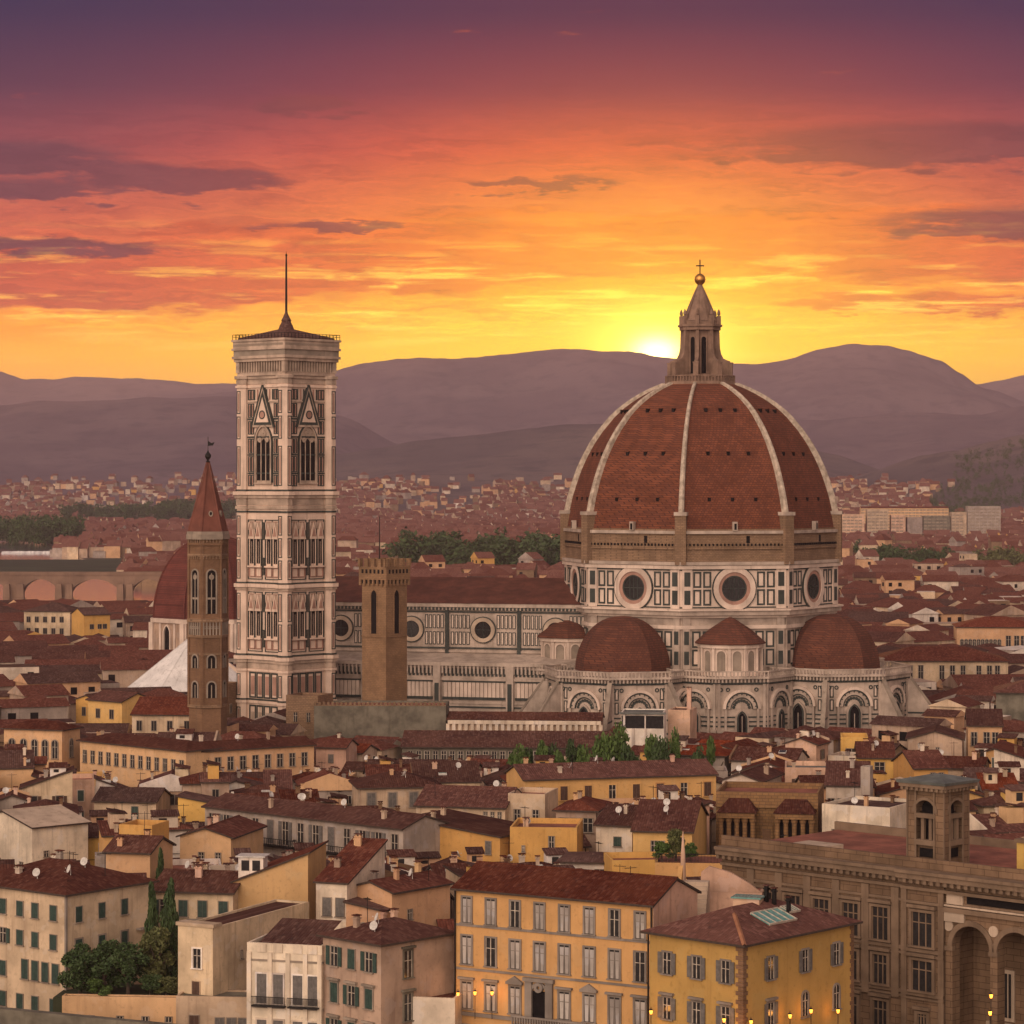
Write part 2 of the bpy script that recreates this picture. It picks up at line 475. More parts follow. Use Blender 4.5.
def arch_poly(u, z0, w, h, pointed=0.0, n=8):
    """starts bottom left, over the top, ends bottom right; pointed 0 = round, up to 1 = sharp"""
    r = w / 2
    rise = r * (1 + pointed * .75)
    zs = z0 + h - rise
    pts = [(u - r, z0)]
    for i in range(2 * n + 1):
        t = i / (2 * n)
        a = PI * (1 - t)
        x = math.cos(a); q = math.sin(a)
        if pointed:
            R_ = 1 + pointed
            xx = abs(x)
            q = math.sqrt(max(0, R_ * R_ - (xx + pointed) ** 2)) / math.sqrt(R_ * R_ - pointed ** 2)
        pts.append((u + r * x, zs + rise * q))
    pts.append((u + r, z0))
    return pts

def link(name, data, parent=None, loc=None, rz=0.0):
    o = bpy.data.objects.new(name, data)
    COL.objects.link(o)
    if parent: o.parent = parent
    if loc: o.location = loc
    if rz: o.rotation_euler = (0, 0, rz)
    return o

def obj(name, mb, mats, parent=None, loc=None, rz=0.0, smooth=False):
    me = mb.mesh(name, mats if isinstance(mats, (list, tuple)) else [mats])
    if smooth:
        me.polygons.foreach_set('use_smooth', [True] * len(me.polygons))
    return link(name, me, parent, loc, rz)

def tag(o, label=None, cat=None, group=None, kind=None):
    if label: o['label'] = label
    if cat: o['category'] = cat
    if group: o['group'] = group
    if kind: o['kind'] = kind
    return o

def at(px, py, Y):
    return Vector(((px - 512.0) * Y / F, Y, EYE + (HOR - py) * Y / F))
def zat(py, Y): return EYE + (HOR - py) * Y / F
def xat(px, Y): return (px - 512.0) * Y / F

# ------------------------------------------------------------------ windows (local frame: foot centre at origin, outwards is -y)
WCACHE = {}
def wmesh(key, build, mats):
    if key not in WCACHE:
        mb = MB(); mb.frame(0, 0, 1, 0)
        build(mb)
        WCACHE[key] = mb.mesh(key[0], mats)
    return WCACHE[key]

def window_meshes(style, w, h, sh, trim, pane):
    """(frame mesh, pane mesh, shutter mesh or None, shutter positions)"""
    w = round(w, 2); h = round(h, 2)
    arched = style == 'arch'
    def fr(mb):
        t = .18 if style != 'bare' else .08
        if arched:
            mb.archring(0, 0, w, h, t, .12, 0, 0)
        else:
            mb.rect(-w / 2 - t, -w / 2, -.05, h + t, .12); mb.rect(w / 2, w / 2 + t, -.05, h + t, .12)
            mb.rect(-w / 2, w / 2, h, h + t, .12)
        mb.rect(-w / 2 - t - .08, w / 2 + t + .08, -.17, -.05, .26)
        if style in ('hood', 'pediment', 'round'):
            mb.rect(-w / 2 - t - .2, w / 2 + t + .2, h + t + .10, h + t + .34, .38)
        if style == 'pediment':
            mb.ext([(-w / 2 - t - .25, h + t + .34), (0, h + t + 1.0), (w / 2 + t + .25, h + t + .34)], .36)
        if style == 'round':
            mb.ring(0, h + t + .34, 0, w / 2 + .3, .34, 0, 10, 0, PI)
    def pn(mb):
        if arched: mb.arch(0, 0, w, h, .02)
        else: mb.rect(-w / 2, w / 2, -.05, h, .02)
        if pane == 'curtain':
            for q in (-1, 1):
                mb.add([(q * w * .10, .03, 0), (q * w * .40, .03, 0), (q * w * .44, .03, h * .93), (q * w * .05, .03, h * .93)], [(0, 1, 2, 3)], 2)
        mb.rect(-.05, .05, 0, h - .02, .06, 1)
        mb.rect(-w / 2, w / 2, h * .62, h * .62 + .07, .055, 1)
        mb.rect(-w / 2, -w / 2 + .07, 0, h * (.6 if arched else 1) - .01, .05, 1); mb.rect(w / 2 - .07, w / 2, 0, h * (.6 if arched else 1) - .01, .05, 1)
    def shm(mb):
        q = w / 2 - .02
        mb.rect(-q / 2, q / 2, 0, h, .045)
        for i in range(max(4, int(h / .17))):
            z = .08 + i * .17
            if z + .09 < h: mb.rect(-q / 2 + .06, q / 2 - .06, z, z + .09, .065)
    a = wmesh(('window', style, w, h, trim), fr, [trim])
    b = wmesh(('pane', arched, w, h, pane), pn, ['glass' if pane == 'curtain' else pane, 'greystone' if pane == 'curtain' else 'frame', 'curtain'])
    c = wmesh(('shutter', w, h, sh), shm, [sh]) if sh else None
    return a, b, c

FACE_ROT = {'f': 0.0, 'r': PI / 2, 'b': PI, 'l': -PI / 2}
def face_point(H, face, u, z, off=0.0):
    w, d = H['w'], H['d']
    if face == 'f': return (-w / 2 + u, -d / 2 - off, z)
    if face == 'r': return (w / 2 + off, -d / 2 + u, z)
    if face == 'b': return (w / 2 - u, d / 2 + off, z)
    return (-w / 2 - off, d / 2 - u, z)
def face_len(H, face): return H['w'] if face in 'fb' else H['d']

def window(H, face, u, z, w=1.1, h=1.8, style='plain', sh=None, state='open', trim='stone', pane='glass'):
    a, b, c = window_meshes(style, w, h, sh, trim, pane)
    o = link('window', a, H['root'], face_point(H, face, u, z), FACE_ROT[face])
    link('pane', b, o, (0, 0, 0))
    if c:
        if state == 'open':
            for s in (-1, 1):
                link('shutter', c, o, (s * (w * .75 + .10), -.13, 0))
        else:
            for s in (-1, 1):
                link('shutter', c, o, (s * w * .25, -.045, 0))
    return o

def simple_window(H, face, u, z, kind):
    """a distant window: one small mesh"""
    w, h, sh, trim, mode = kind
    def bd(mb):
        mb.rect(-w / 2, w / 2, 0, h, .03, 0)
        mb.rect(-w / 2 - .13, -w / 2, -.1, h + .13, .10, 1); mb.rect(w / 2, w / 2 + .13, -.1, h + .13, .10, 1)
        mb.rect(-w / 2, w / 2, h, h + .13, .10, 1); mb.rect(-w / 2, w / 2, -.1, 0, .14, 1)
        if mode == 1:
            mb.rect(-w - .1, -w / 2 - .14, 0, h, .09, 2); mb.rect(w / 2 + .14, w + .1, 0, h, .09, 2)
        if mode == 2:
            mb.rect(-w / 2 + .02, w / 2 - .02, .02, h - .02, .08, 2)
        if mode == 0:
            mb.rect(-.04, .04, 0, h, .055, 1)
    me = wmesh(('window', w, h, sh, trim, mode), bd, ['glass', trim, sh])
    return link('window', me, H['root'], face_point(H, face, u, z), FACE_ROT[face])

# ------------------------------------------------------------------ houses
FOOT = []       # footprints (cx, cy, w, d, rot, top) of what already stands
VIS = []        # (px0, px1, py_bottom, Y): do not hide this
def corners(cx, cy, w, d, rot):
    c, s = math.cos(rot), math.sin(rot)
    return [(cx + c * a - s * b, cy + s * a + c * b) for a, b in ((-w / 2, -d / 2), (w / 2, -d / 2), (w / 2, d / 2), (-w / 2, d / 2))]
def overlap(a, b, gap=0.0):
    A = corners(a[0], a[1], a[2] + gap, a[3] + gap, a[4]); B = corners(b[0], b[1], b[2] + gap, b[3] + gap, b[4])
    for rot in (a[4], b[4]):
        for ax in ((math.cos(rot), math.sin(rot)), (-math.sin(rot), math.cos(rot))):
            pa = [p[0] * ax[0] + p[1] * ax[1] for p in A]; pb = [p[0] * ax[0] + p[1] * ax[1] for p in B]
            if max(pa) <= min(pb) or max(pb) <= min(pa): return False
    return True

def wall_roof(mw, mr, w, d, h, roof, pitch=20.0, ov=.55, base=-1.0, parapet=.9, wm=0, rm=0, em=1):
    """fills the wall and roof builders; returns the top height"""
    t = math.tan(R(pitch))
    th = .24
    X, Yv = w / 2, d / 2
    if roof in ('gable', 'gabley'):
        along_x = roof == 'gable'
        a, c = (X, Yv) if along_x else (Yv, X)
        def P(p, q, z): return (p, q, z) if along_x else (q, p, z)
        rise = c * t
        prof = [(-c, base), (c, base), (c, h), (0, h + rise - .02), (-c, h)]
        vs = [P(-a, y, z) for y, z in prof] + [P(a, y, z) for y, z in prof]
        mw.add(vs, [(0, 1, 2, 3, 4), (9, 8, 7, 6, 5)] + [(i, (i + 1) % 5, 5 + (i + 1) % 5, 5 + i) for i in range(5)], wm)
        half = c + ov; ze = h - t * ov; zr = h + rise
        o2 = .32
        L = a + o2
        for sgn in (-1, 1):
            vs = [P(-L, sgn * half, ze), P(L, sgn * half, ze), P(L, 0, zr), P(-L, 0, zr)]
            vt = [(x, y, z + th) for x, y, z in vs]
            mr.add(vs + vt, [(4, 5, 6, 7)], rm)
            mr.add(vs + vt, [(0, 1, 2, 3), (0, 1, 5, 4), (1, 2, 6, 5), (0, 3, 7, 4)], em)
        # ridge cap
        rr = .17
        for i in range(1):
            vs = [P(-L, rr * math.cos(q), zr + th + rr * math.sin(q) - .04) for q in (0, PI / 3, 2 * PI / 3, PI)] + [P(L, rr * math.cos(q), zr + th + rr * math.sin(q) - .04) for q in (0, PI / 3, 2 * PI / 3, PI)]
            mr.add(vs, [(0, 1, 5, 4), (1, 2, 6, 5), (2, 3, 7, 6)], rm)
        return zr + th
    if roof == 'hip':
        mw.box(-X, X, -Yv, Yv, base, h, wm)
        c = min(X, Yv); rise = c * t
        ze = h - .02
        x, y = X + ov, Yv + ov
        zr = ze + th + (c + ov) * t
        rx, ry = max(0, X - Yv), max(0, Yv - X)
        vs = [(-x, -y, ze + th), (x, -y, ze + th), (x, y, ze + th), (-x, y, ze + th)]
        lo = [(-x, -y, ze), (x, -y, ze), (x, y, ze), (-x, y, ze)]
        if rx >= ry: rd = [(-rx, 0, zr), (rx, 0, zr)]; fs = [(0, 1, 5, 4), (1, 2, 5), (2, 3, 4, 5), (3, 0, 4)]
        else: rd = [(0, -ry, zr), (0, ry, zr)]; fs = [(0, 1, 4), (1, 2, 5, 4), (2, 3, 5), (3, 0, 4, 5)]
        mr.add(vs + rd, fs, rm)
        mr.add(vs + lo, [(4, 5, 1, 0), (5, 6, 2, 1), (6, 7, 3, 2), (7, 4, 0, 3), (7, 6, 5, 4)], em)
        return zr
    if roof.startswith('shed'):
        # shedb: rises to the back; shedl/shedr: high at the left / right
        k = roof[4]
        z4 = {'b': (h, h, h + d * t, h + d * t), 'l': (h + w * t, h, h, h + w * t), 'r': (h, h + w * t, h + w * t, h), 'f': (h + d * t, h + d * t, h, h)}[k]
        pts = [(-X, -Yv), (X, -Yv), (X, Yv), (-X, Yv)]
        mw.add([(*p, base) for p in pts] + [(*p, z) for p, z in zip(pts, z4)],
               [(0, 3, 2, 1), (4, 5, 6, 7), (0, 1, 5, 4), (1, 2, 6, 5), (2, 3, 7, 6), (3, 0, 4, 7)], wm)
        o = .3
        pr = [(-X - o, -Yv - o), (X + o, -Yv - o), (X + o, Yv + o), (-X - o, Yv + o)]
        sx = {'l': -t, 'r': t}.get(k, 0); sy = {'b': t, 'f': -t}.get(k, 0)
        z0 = sum(z4) / 4
        zz = [z0 + sx * p[0] + sy * p[1] + .02 for p in pr]
        vs = [(*p, z) for p, z in zip(pr, zz)] + [(*p, z + th) for p, z in zip(pr, zz)]
        mr.add(vs, [(4, 5, 6, 7)], rm)
        mr.add(vs, [(0, 3, 2, 1), (0, 1, 5, 4), (1, 2, 6, 5), (2, 3, 7, 6), (3, 0, 4, 7)], em)
        return max(zz) + th
    # flat: terrace behind a parapet
    mw.box(-X, X, -Yv, Yv, base, h, wm)
    q = .28
    for a in ((-X, X, -Yv, -Yv + q), (-X, X, Yv - q, Yv), (-X, -X + q, -Yv + q, Yv - q), (X - q, X, -Yv + q, Yv - q)):
        mw.box(*a, h + .003, h + parapet, wm)
    mr.box(-X + q + .01, X - q - .01, -Yv + q + .01, Yv - q - .01, h + .006, h + .10, rm)
    return h + parapet

def chimney(H, parent, x, y, z, w=.7, d=.5, h=1.3, m='pale'):
    mb = MB()
    mb.box(-w / 2, w / 2, -d / 2, d / 2, -1.2, h, 0)
    mb.box(-w / 2 - .1, w / 2 + .1, -d / 2 - .1, d / 2 + .1, h, h + .12, 0)
    for s in (-1, 1):
        mb.box(s * w * .3 - .1, s * w * .3 + .1, -d / 2 + .04, d / 2 - .04, h + .12, h + .34, 0)
    mb.box(-w / 2 - .12, w / 2 + .12, -d / 2 - .12, d / 2 + .12, h + .34, h + .44, 1)
    return obj('chimney', mb, [m, 'tile'], parent, (x, y, z))

DISH = None
def dish(parent, x, y, z, rz=0.3):
    global DISH
    if DISH is None:
        mb = MB()
        mb.box(-.03, .03, -.03, .03, -.6, .7)
        mb.X = Matrix.Translation((0, -.1, .75)) @ Matrix.Rotation(R(70), 4, 'X')
        mb.lathe([(.02, 0), (.25, .04), (.5, .16), (.52, .18), (.25, .07), (.02, .03)], 14)
        mb.box(-.015, .015, -.5, -.47, .16, .6); mb.box(-.05, .05, -.1, 0, .5, .6)
        DISH = mb.mesh('satellite_dish', ['metalwhite'])
    return link('satellite_dish', DISH, parent, (x, y, z), rz)

AER = None
def aerial(parent, x, y, z, rz=0.0):
    global AER
    if AER is None:
        mb = MB()
        mb.box(-.03, .03, -.03, .03, -1.0, 3.2)
        mb.box(-.8, .8, -.02, .02, 2.9, 2.94)
        for i in range(7): mb.box(-.75 + i * .25 - .015, -.75 + i * .25 + .015, -.35, .35, 2.94, 2.97)
        AER = mb.mesh('aerial', ['iron'])
    return link('aerial', AER, parent, (x, y, z), rz)

NHOUSE = 0
def house(label, cat, cx, cy, w, d, rot, h, roof='gable', wall='cream', tile='tile', pitch=19.0, name='house', group=None, base=-1.0, foot=True, parapet=.9, ov=.55, band=None):
    global NHOUSE
    NHOUSE += 1
    root = link(name, None, None, (cx, cy, 0), rot)
    tag(root, label, cat, group)
    mw, mr = MB(), MB()
    top = wall_roof(mw, mr, w, d, h, roof, pitch, ov, base, parapet)
    mats = [wall]
    if band:
        mats = [wall, 'stone']
        for z in band:
            mw.box(-w / 2 - .09, w / 2 + .09, -d / 2 - .09, d / 2 + .09, z, z + .22, 1)
    wo = obj('wall', mw, mats, root)
    ro = obj('roof' if roof != 'flat' else 'terrace', mr, [tile, 'eave'], root)
    H = dict(root=root, wall=wo, roof=ro, w=w, d=d, h=h, top=top, rot=rot, cx=cx, cy=cy, kind=roof, pitch=pitch)
    if foot: FOOT.append((cx, cy, w, d, rot, top))
    return H

def roof_z(H, x, y):
    t = math.tan(R(H['pitch'])); k = H['kind']
    if k == 'gable': return H['h'] + (H['d'] / 2 - abs(y)) * t + .2
    if k == 'gabley': return H['h'] + (H['w'] / 2 - abs(x)) * t + .2
    if k == 'hip': return H['h'] + min(H['d'] / 2 - abs(y), H['w'] / 2 - abs(x)) * t + .2
    if k == 'shedl': return H['h'] + (H['w'] / 2 - x) * t + .2
    if k == 'shedr': return H['h'] + (H['w'] / 2 + x) * t + .2
    if k == 'shedb': return H['h'] + (H['d'] / 2 + y) * t + .2
    return H['h'] + .1

def trims(H, rnd, nch=2, ndish=1, naer=0, m=None):
    for i in range(nch):
        x = rnd.uniform(-.38, .38) * H['w']; y = rnd.uniform(-.36, .36) * H['d']
        chimney(H, H['roof'], x, y, roof_z(H, x, y), rnd.uniform(.45, .85), rnd.uniform(.4, .6), rnd.uniform(.7, 1.2), m or rnd.choice(['beige', 'peach', 'brick', 'pale', 'grey', 'pink']))
    for i in range(ndish):
        x = rnd.uniform(-.4, .4) * H['w']; y = rnd.uniform(-.4, .1) * H['d']
        dish(H['roof'], x, y, roof_z(H, x, y) + .1, rnd.uniform(-.8, .8))
    for i in range(naer):
        x = rnd.uniform(-.4, .4) * H['w']; y = rnd.uniform(-.3, .3) * H['d']
        aerial(H['roof'], x, y, roof_z(H, x, y), rnd.uniform(-.8, .8))

def clutter(H, rnd):
    """fire walls, roof rooms and skylights that break up a plain roof"""
    w, d, h, k = H['w'], H['d'], H['h'], H['kind']
    t = math.tan(R(H['pitch']))
    if k in ('gable', 'gabley') and rnd.random() < .55:
        mb = MB()
        c, a = (d / 2, w / 2) if k == 'gable' else (w / 2, d / 2)
        s = rnd.choice((-1, 1))
        z = lambda y: h + (c - abs(y)) * t + .62
        sec = [(-c - .15, h - .6), (c + .15, h - .6), (c + .15, z(c)), (0, z(0)), (-c - .15, z(c))]
        vs = []
        for o in (a + .02, a + .40):
            vs += [(s * o, y, q) if k == 'gable' else (y, s * o, q) for y, q in sec]
        mb.add(vs, [(0, 1, 2, 3, 4), (9, 8, 7, 6, 5)] + [(i, (i + 1) % 5, 5 + (i + 1) % 5, 5 + i) for i in range(5)])
        obj('parapet_wall', mb, [rnd.choice(['pale', 'cream', 'peach', 'white', 'beige', 'brick'])], H['root'])
    if k != 'flat' and rnd.random() < .45:
        x, y = rnd.uniform(-.25, .25) * w, rnd.uniform(-.3, .1) * d
        a, b, q = rnd.uniform(.9, 1.9), rnd.uniform(.8, 1.4), rnd.uniform(1.0, 2.0)
        mb = MB()
        mb.box(-a, a, -b, b, -1.5, q, 0); mb.add([(-a - .25, -b - .3, q), (a + .25, -b - .3, q), (a + .25, b + .2, q + .55), (-a - .25, b + .2, q + .55), (-a - .25, -b - .3, q + .18), (a + .25, -b - .3, q + .18), (a + .25, b + .2, q + .73), (-a - .25, b + .2, q + .73)],
            [(0, 1, 2, 3), (4, 5, 6, 7), (0, 1, 5, 4), (1, 2, 6, 5), (2, 3, 7, 6), (3, 0, 4, 7)], 1)
        mb.box(-a * .55, a * .1, -b - .03, -b, .35, q - .25, 2)
        obj('roof_room', mb, [rnd.choice(['pale', 'cream', 'peach', 'white', 'yellow']), 'tile2', 'glass'], H['roof'], (x, y, roof_z(H, x, y)))
    if k == 'flat' or rnd.random() < .35:
        x, y = rnd.uniform(-.3, .3) * w, rnd.uniform(-.35, .0) * d
        mb = MB(); mb.X = Matrix.Translation((x, y, roof_z(H, x, y) + .1)) @ Matrix.Rotation(math.atan(t) if k == 'gable' and y < 0 else 0, 4, 'X')
        a = rnd.uniform(.5, 1.1)
        mb.box(-a, a, -.5, .5, -.3, .16, 0); mb.box(-a + .08, a - .08, -.42, .42, .16, .19, 1)
        obj('skylight', mb, ['metalwhite', rnd.choice(['glass', 'teal', 'metalwhite'])], H['roof'])

def corner_house(label, cat, pc, py, h, a, pl, pr, maxw=40, maxd=40, w=None, d=None, vis=None, **kw):
    """a house whose near corner stands at picture column pc with its eave (h metres up) at row py; its left face runs to
    column pl and its right face to column pr, the left face turned a degrees from square-on"""
    Yc = (EYE - h) * F / (py - HOR)
    C = Vector((xat(pc, Yc), Yc))
    a = R(a)
    X_ = Vector((math.cos(a), -math.sin(a))); Y_ = Vector((math.sin(a), math.cos(a)))
    def length(dv, px):
        q = (px - 512.0) / F
        den = dv.x - q * dv.y
        return (q * C.y - C.x) / den if abs(den) > 1e-6 else 12.0
    if w is None: w = length(-X_, pl)
    if d is None: d = length(Y_, pr)
    w = min(max(w, 1.5), maxw); d = min(max(d, 1.5), maxd)
    c = C - X_ * w / 2 + Y_ * d / 2
    H = house(label, cat, c.x, c.y, w, d, -a, h, **kw)
    if vis:
        VIS.append((min(pl, pc), pc, vis, Yc + w * math.sin(a), Yc)); VIS.append((pc, max(pr, pc), vis, Yc, Yc + d * math.cos(a)))
    H['Yc'] = Yc
    return H

# ------------------------------------------------------------------ ground, hills, river, haze
def ground():
    mb = MB()
    mb.add([(-30000, -300, 0), (30000, -300, 0), (30000, 40000, 0), (-30000, 40000, 0)], [(0, 1, 2, 3)])
    m, k, b = mat('earth_and_streets')
    p = k.n('ShaderNodeNewGeometry').outputs['Position']
    n1 = k.noise(p, .01, 6, .6); n2 = k.noise(p, .0016, 5, .6)
    c = k.mix(k.step(n1, .35, .65), (.085, .055, .042), (.13, .085, .06))
    c = k.mix(k.step(n2, .42, .62), c, (.050, .052, .030))
    k.put(b.inputs['Base Color'], c)
    M['ground'] = m
    tag(obj('ground', mb, ['ground']), kind='structure')
ground()

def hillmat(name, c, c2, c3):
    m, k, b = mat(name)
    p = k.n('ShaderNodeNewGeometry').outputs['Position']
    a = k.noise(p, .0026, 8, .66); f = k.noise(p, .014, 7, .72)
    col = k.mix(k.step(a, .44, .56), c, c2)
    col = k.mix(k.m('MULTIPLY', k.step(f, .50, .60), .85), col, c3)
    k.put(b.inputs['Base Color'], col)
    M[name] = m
hillmat('hill_woods_haze_tint', (.120, .080, .098), (.150, .102, .116), (.084, .060, .078))  # violet of distant haze mixed into the colour of the woods
hillmat('hill_fields_haze_tint', (.090, .066, .072), (.130, .094, .090), (.062, .048, .056))  # fields carry the same mauve haze tint in their colour

HILLS = []
def hill(name, crest, Yc, depth, mat_, power=1.6, rough=1.0, zbase=-3.0):
    """a range whose skyline passes through the given (column, row) points when seen from the terrace"""
    xs = sorted(crest)
    def cz(px):
        if px <= xs[0][0]: py = xs[0][1]
        elif px >= xs[-1][0]: py = xs[-1][1]
        else:
            for (a, ya), (b, yb) in zip(xs, xs[1:]):
                if a <= px <= b:
                    t = (px - a) / (b - a); t = t * t * (3 - 2 * t) * .5 + t * .5
                    py = ya + (yb - ya) * t
                    break
        return zat(py, Yc)
    nu, nv = 420, 50
    p0, p1 = xs[0][0], xs[-1][0]
    def H(x, y):
        px = 512 + x * F / Yc
        t = (y - (Yc - depth)) / depth
        if t < 0: return zbase
        z = cz(px)
        if t <= 1: s = t ** power
        else: s = max(0.0, 1 - ((t - 1) * 1.2) ** 1.5)
        n = mnoise.fractal(Vector((x / 900.0, y / 900.0, Yc)), 1.0, 2.1, 6)
        n2 = mnoise.fractal(Vector((x / 90.0, y / 90.0, Yc)), .9, 2.1, 4)
        amp = 4 * t * (1.25 - t) if t < 1.25 else 0
        return zbase + (z - zbase) * s + rough * amp * z * .10 * n + rough * n2 * (2.2 if t > .3 else .6) * min(1, z / 60.0)
    vs, fs = [], []
    for j in range(nv):
        t = j / (nv - 1) * 1.75
        y = Yc - depth + depth * t
        for i in range(nu):
            px = p0 + (p1 - p0) * i / (nu - 1)
            x = (px - 512) * Yc / F
            vs.append((x, y, H(x, y)))
    for j in range(nv - 1):
        for i in range(nu - 1):
            fs.append((j * nu + i, j * nu + i + 1, (j + 1) * nu + i + 1, (j + 1) * nu + i))
    mb = MB(); mb.v = vs; mb.f = fs; mb.mi = [0] * len(fs)
    o = obj(name, mb, [mat_], smooth=True)
    tag(o, kind='structure')
    HILLS.append((H, Yc - depth, Yc, p0, p1))
    return o

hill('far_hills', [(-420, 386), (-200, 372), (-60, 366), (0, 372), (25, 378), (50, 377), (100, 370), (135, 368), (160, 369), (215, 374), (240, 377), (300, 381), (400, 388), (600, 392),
                   (900, 386), (975, 378), (1000, 376), (1024, 372), (1100, 366), (1250, 380), (1450, 392)], 12200, 1900, 'hill_woods_haze_tint', 1.0)
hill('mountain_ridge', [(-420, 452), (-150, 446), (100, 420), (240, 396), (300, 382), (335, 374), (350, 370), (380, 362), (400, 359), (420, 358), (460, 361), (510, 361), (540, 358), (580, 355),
                        (630, 354), (690, 356), (730, 357), (762, 358), (790, 355), (820, 351), (855, 347), (885, 348), (910, 351), (940, 362), (960, 374), (985, 388), (1040, 408), (1150, 425), (1450, 450)], 9600, 3000, 'hill_woods_haze_tint', 1.25)
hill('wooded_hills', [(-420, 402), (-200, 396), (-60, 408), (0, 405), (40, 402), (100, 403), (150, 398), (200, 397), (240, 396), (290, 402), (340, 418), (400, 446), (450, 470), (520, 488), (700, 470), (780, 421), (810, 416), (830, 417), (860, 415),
                      (900, 410), (940, 409), (980, 412), (1024, 402), (1100, 396), (1250, 410), (1450, 420)], 6900, 2500, 'hill_woods_haze_tint', 1.5)
hill('low_hills', [(-420, 512), (200, 508), (280, 468), (335, 452), (380, 446), (420, 440), (460, 436), (512, 431), (570, 425), (620, 424), (700, 428), (760, 434), (830, 452), (900, 474), (960, 490), (1100, 505), (1450, 512)], 5600, 2000, 'hill_fields_haze_tint', 1.7)
hill('villa_hill', [(700, 519), (760, 512), (800, 500), (840, 484), (880, 470), (920, 456), (955, 450), (1000, 440), (1024, 432), (1080, 424), (1180, 428), (1320, 440), (1450, 470)], 4300, 1300, 'hill_fields_haze_tint', 1.4, 1.3)
def hill_z(x, y):
    z = 0.0
    for H, y0, yc, p0, p1 in HILLS:
        px = 512 + x * F / yc
        if y0 < y < yc * 1.05 and p0 + 5 < px < p1 - 5: z = max(z, H(x, y))
    return z

def river():
    m, k, b = mat('river_water')
    p = k.n('ShaderNodeNewGeometry').outputs['Position']
    b.inputs['Base Color'].default_value = (.92, .86, .76, 1)
    b.inputs['Roughness'].default_value = .14
    b.inputs['Metallic'].default_value = 1.0
    b.inputs['Specular IOR Level'].default_value = 1.0
    x, y, z = k.sep(p)
    bump(k, b, k.noise(k.comb(k.m('MULTIPLY', x, .25), k.m('MULTIPLY', y, .06), 0.0), 1.0, 3), .05, .1)
    M['water'] = m
    pts = [(at(-160, 0, 1480).x, 1480), (at(182, 0, 1480).x, 1480), (at(186, 0, 1600).x, 1600), (at(150, 0, 1850).x, 1850), (at(80, 0, 2300).x, 2300), (at(40, 0, 2900).x, 2900), (at(-120, 0, 3100).x, 3100), (at(-260, 0, 2000).x, 2000)]
    mb = MB()
    mb.add([(x, y, .12) for x, y in pts], [tuple(range(len(pts)))])
    tag(obj('river', mb, ['water']), kind='structure')
    # grassy far bank
    mb = MB()
    bp = [(-220, 1880), (150, 1850), (186, 1640), (330, 1700), (330, 2300), (130, 2250), (-220, 2240)]
    mb.add([(xat(a, y), y, .25) for a, y in bp], [tuple(range(len(bp)))])
    M['bank'] = stone('river_bank_grass', (.050, .058, .030), .4, .05)
    tag(obj('river_bank', mb, ['bank']), kind='structure')
river()

def weir():
    mb = MB()
    rw = random.Random(3)
    n = 40
    x0, x1 = xat(2, 2430), xat(67, 2430)
    top = [(x0 + (x1 - x0) * i / n, 2430, 2.2 + rw.uniform(-.5, .5)) for i in range(n + 1)]
    lo = [(p[0], 2424 + rw.uniform(-2, 2), .2) for p in top]
    mb.add(top + lo + [(p[0], 2440, 2.0) for p in top], [(i, i + 1, n + 2 + i, n + 1 + i) for i in range(n)] + [(i, i + 1, 2 * n + 3 + i, 2 * n + 2 + i) for i in range(n)])
    tag(obj('weir', mb, ['lead']), 'white foaming weir across the river beyond the bridge', 'weir')
weir()

def haze():
    mb = MB()
    mb.box(-11000, 11000, -120, 24000, -4.0, 545.0)
    m = bpy.data.materials.new('evening_haze')
    m.use_nodes = True
    k = NT(m.node_tree)
    out = k.n('ShaderNodeOutputMaterial')
    v = k.n('ShaderNodeVolumePrincipled')
    v.inputs['Color'].default_value = (.90, .70, .80, 1)
    v.inputs['Density'].default_value = HAZE_DENSITY
    v.inputs['Anisotropy'].default_value = HAZE_G
    k.t.links.new(v.outputs[0], out.inputs['Volume'])
    o = obj('haze', mb, [m])
    tag(o, kind='stuff')
HAZE_DENSITY = 5.2e-5
HAZE_G = 0.1
haze()

# ------------------------------------------------------------------ the cathedral
DC = Vector((xat(700, 650), 650.0))          # centre of the great octagon
def opt(r, deg, c=DC):
    """point at distance r in direction deg, 0 = towards the camera, positive = to the right"""
    return Vector((c.x + r * math.sin(R(deg)), c.y - r * math.cos(R(deg))))
VA = [-11.5 + 45 * i for i in range(8)]      # directions of the octagon's corners

def wall_between(mb, p, q, oz=0.0):
    """frame along p->q with the outward normal on the camera side when p is left of q; returns the length"""
    d = q - p; L = d.length
    mb.frame(p.x, p.y, d.x / L, d.y / L, oz)
    return L

def marble_panels(mb, u0, u1, z0, z1, n, rows, gm=1, wm=None, d=.10):
    """dark framed white panels"""
    w = (u1 - u0) / n; h = (z1 - z0) / rows
    for i in range(n):
        for j in range(rows):
            a, b = u0 + i * w + w * .10, u0 + (i + 1) * w - w * .10
            c, e = z0 + j * h + h * .05, z0 + (j + 1) * h - h * .05
            t = min(.40, w * .20)
            mb.border(a, b, c, e, t, d, gm)
            if wm is not None: mb.rect(a + t, b - t, c + t, e - t, d * .6, wm)

def bands(mb, u0, u1, z, specs, gm=1):
    for dz, h, d, mi in specs:
        mb.rect(u0, u1, z + dz, z + dz + h, d, mi)

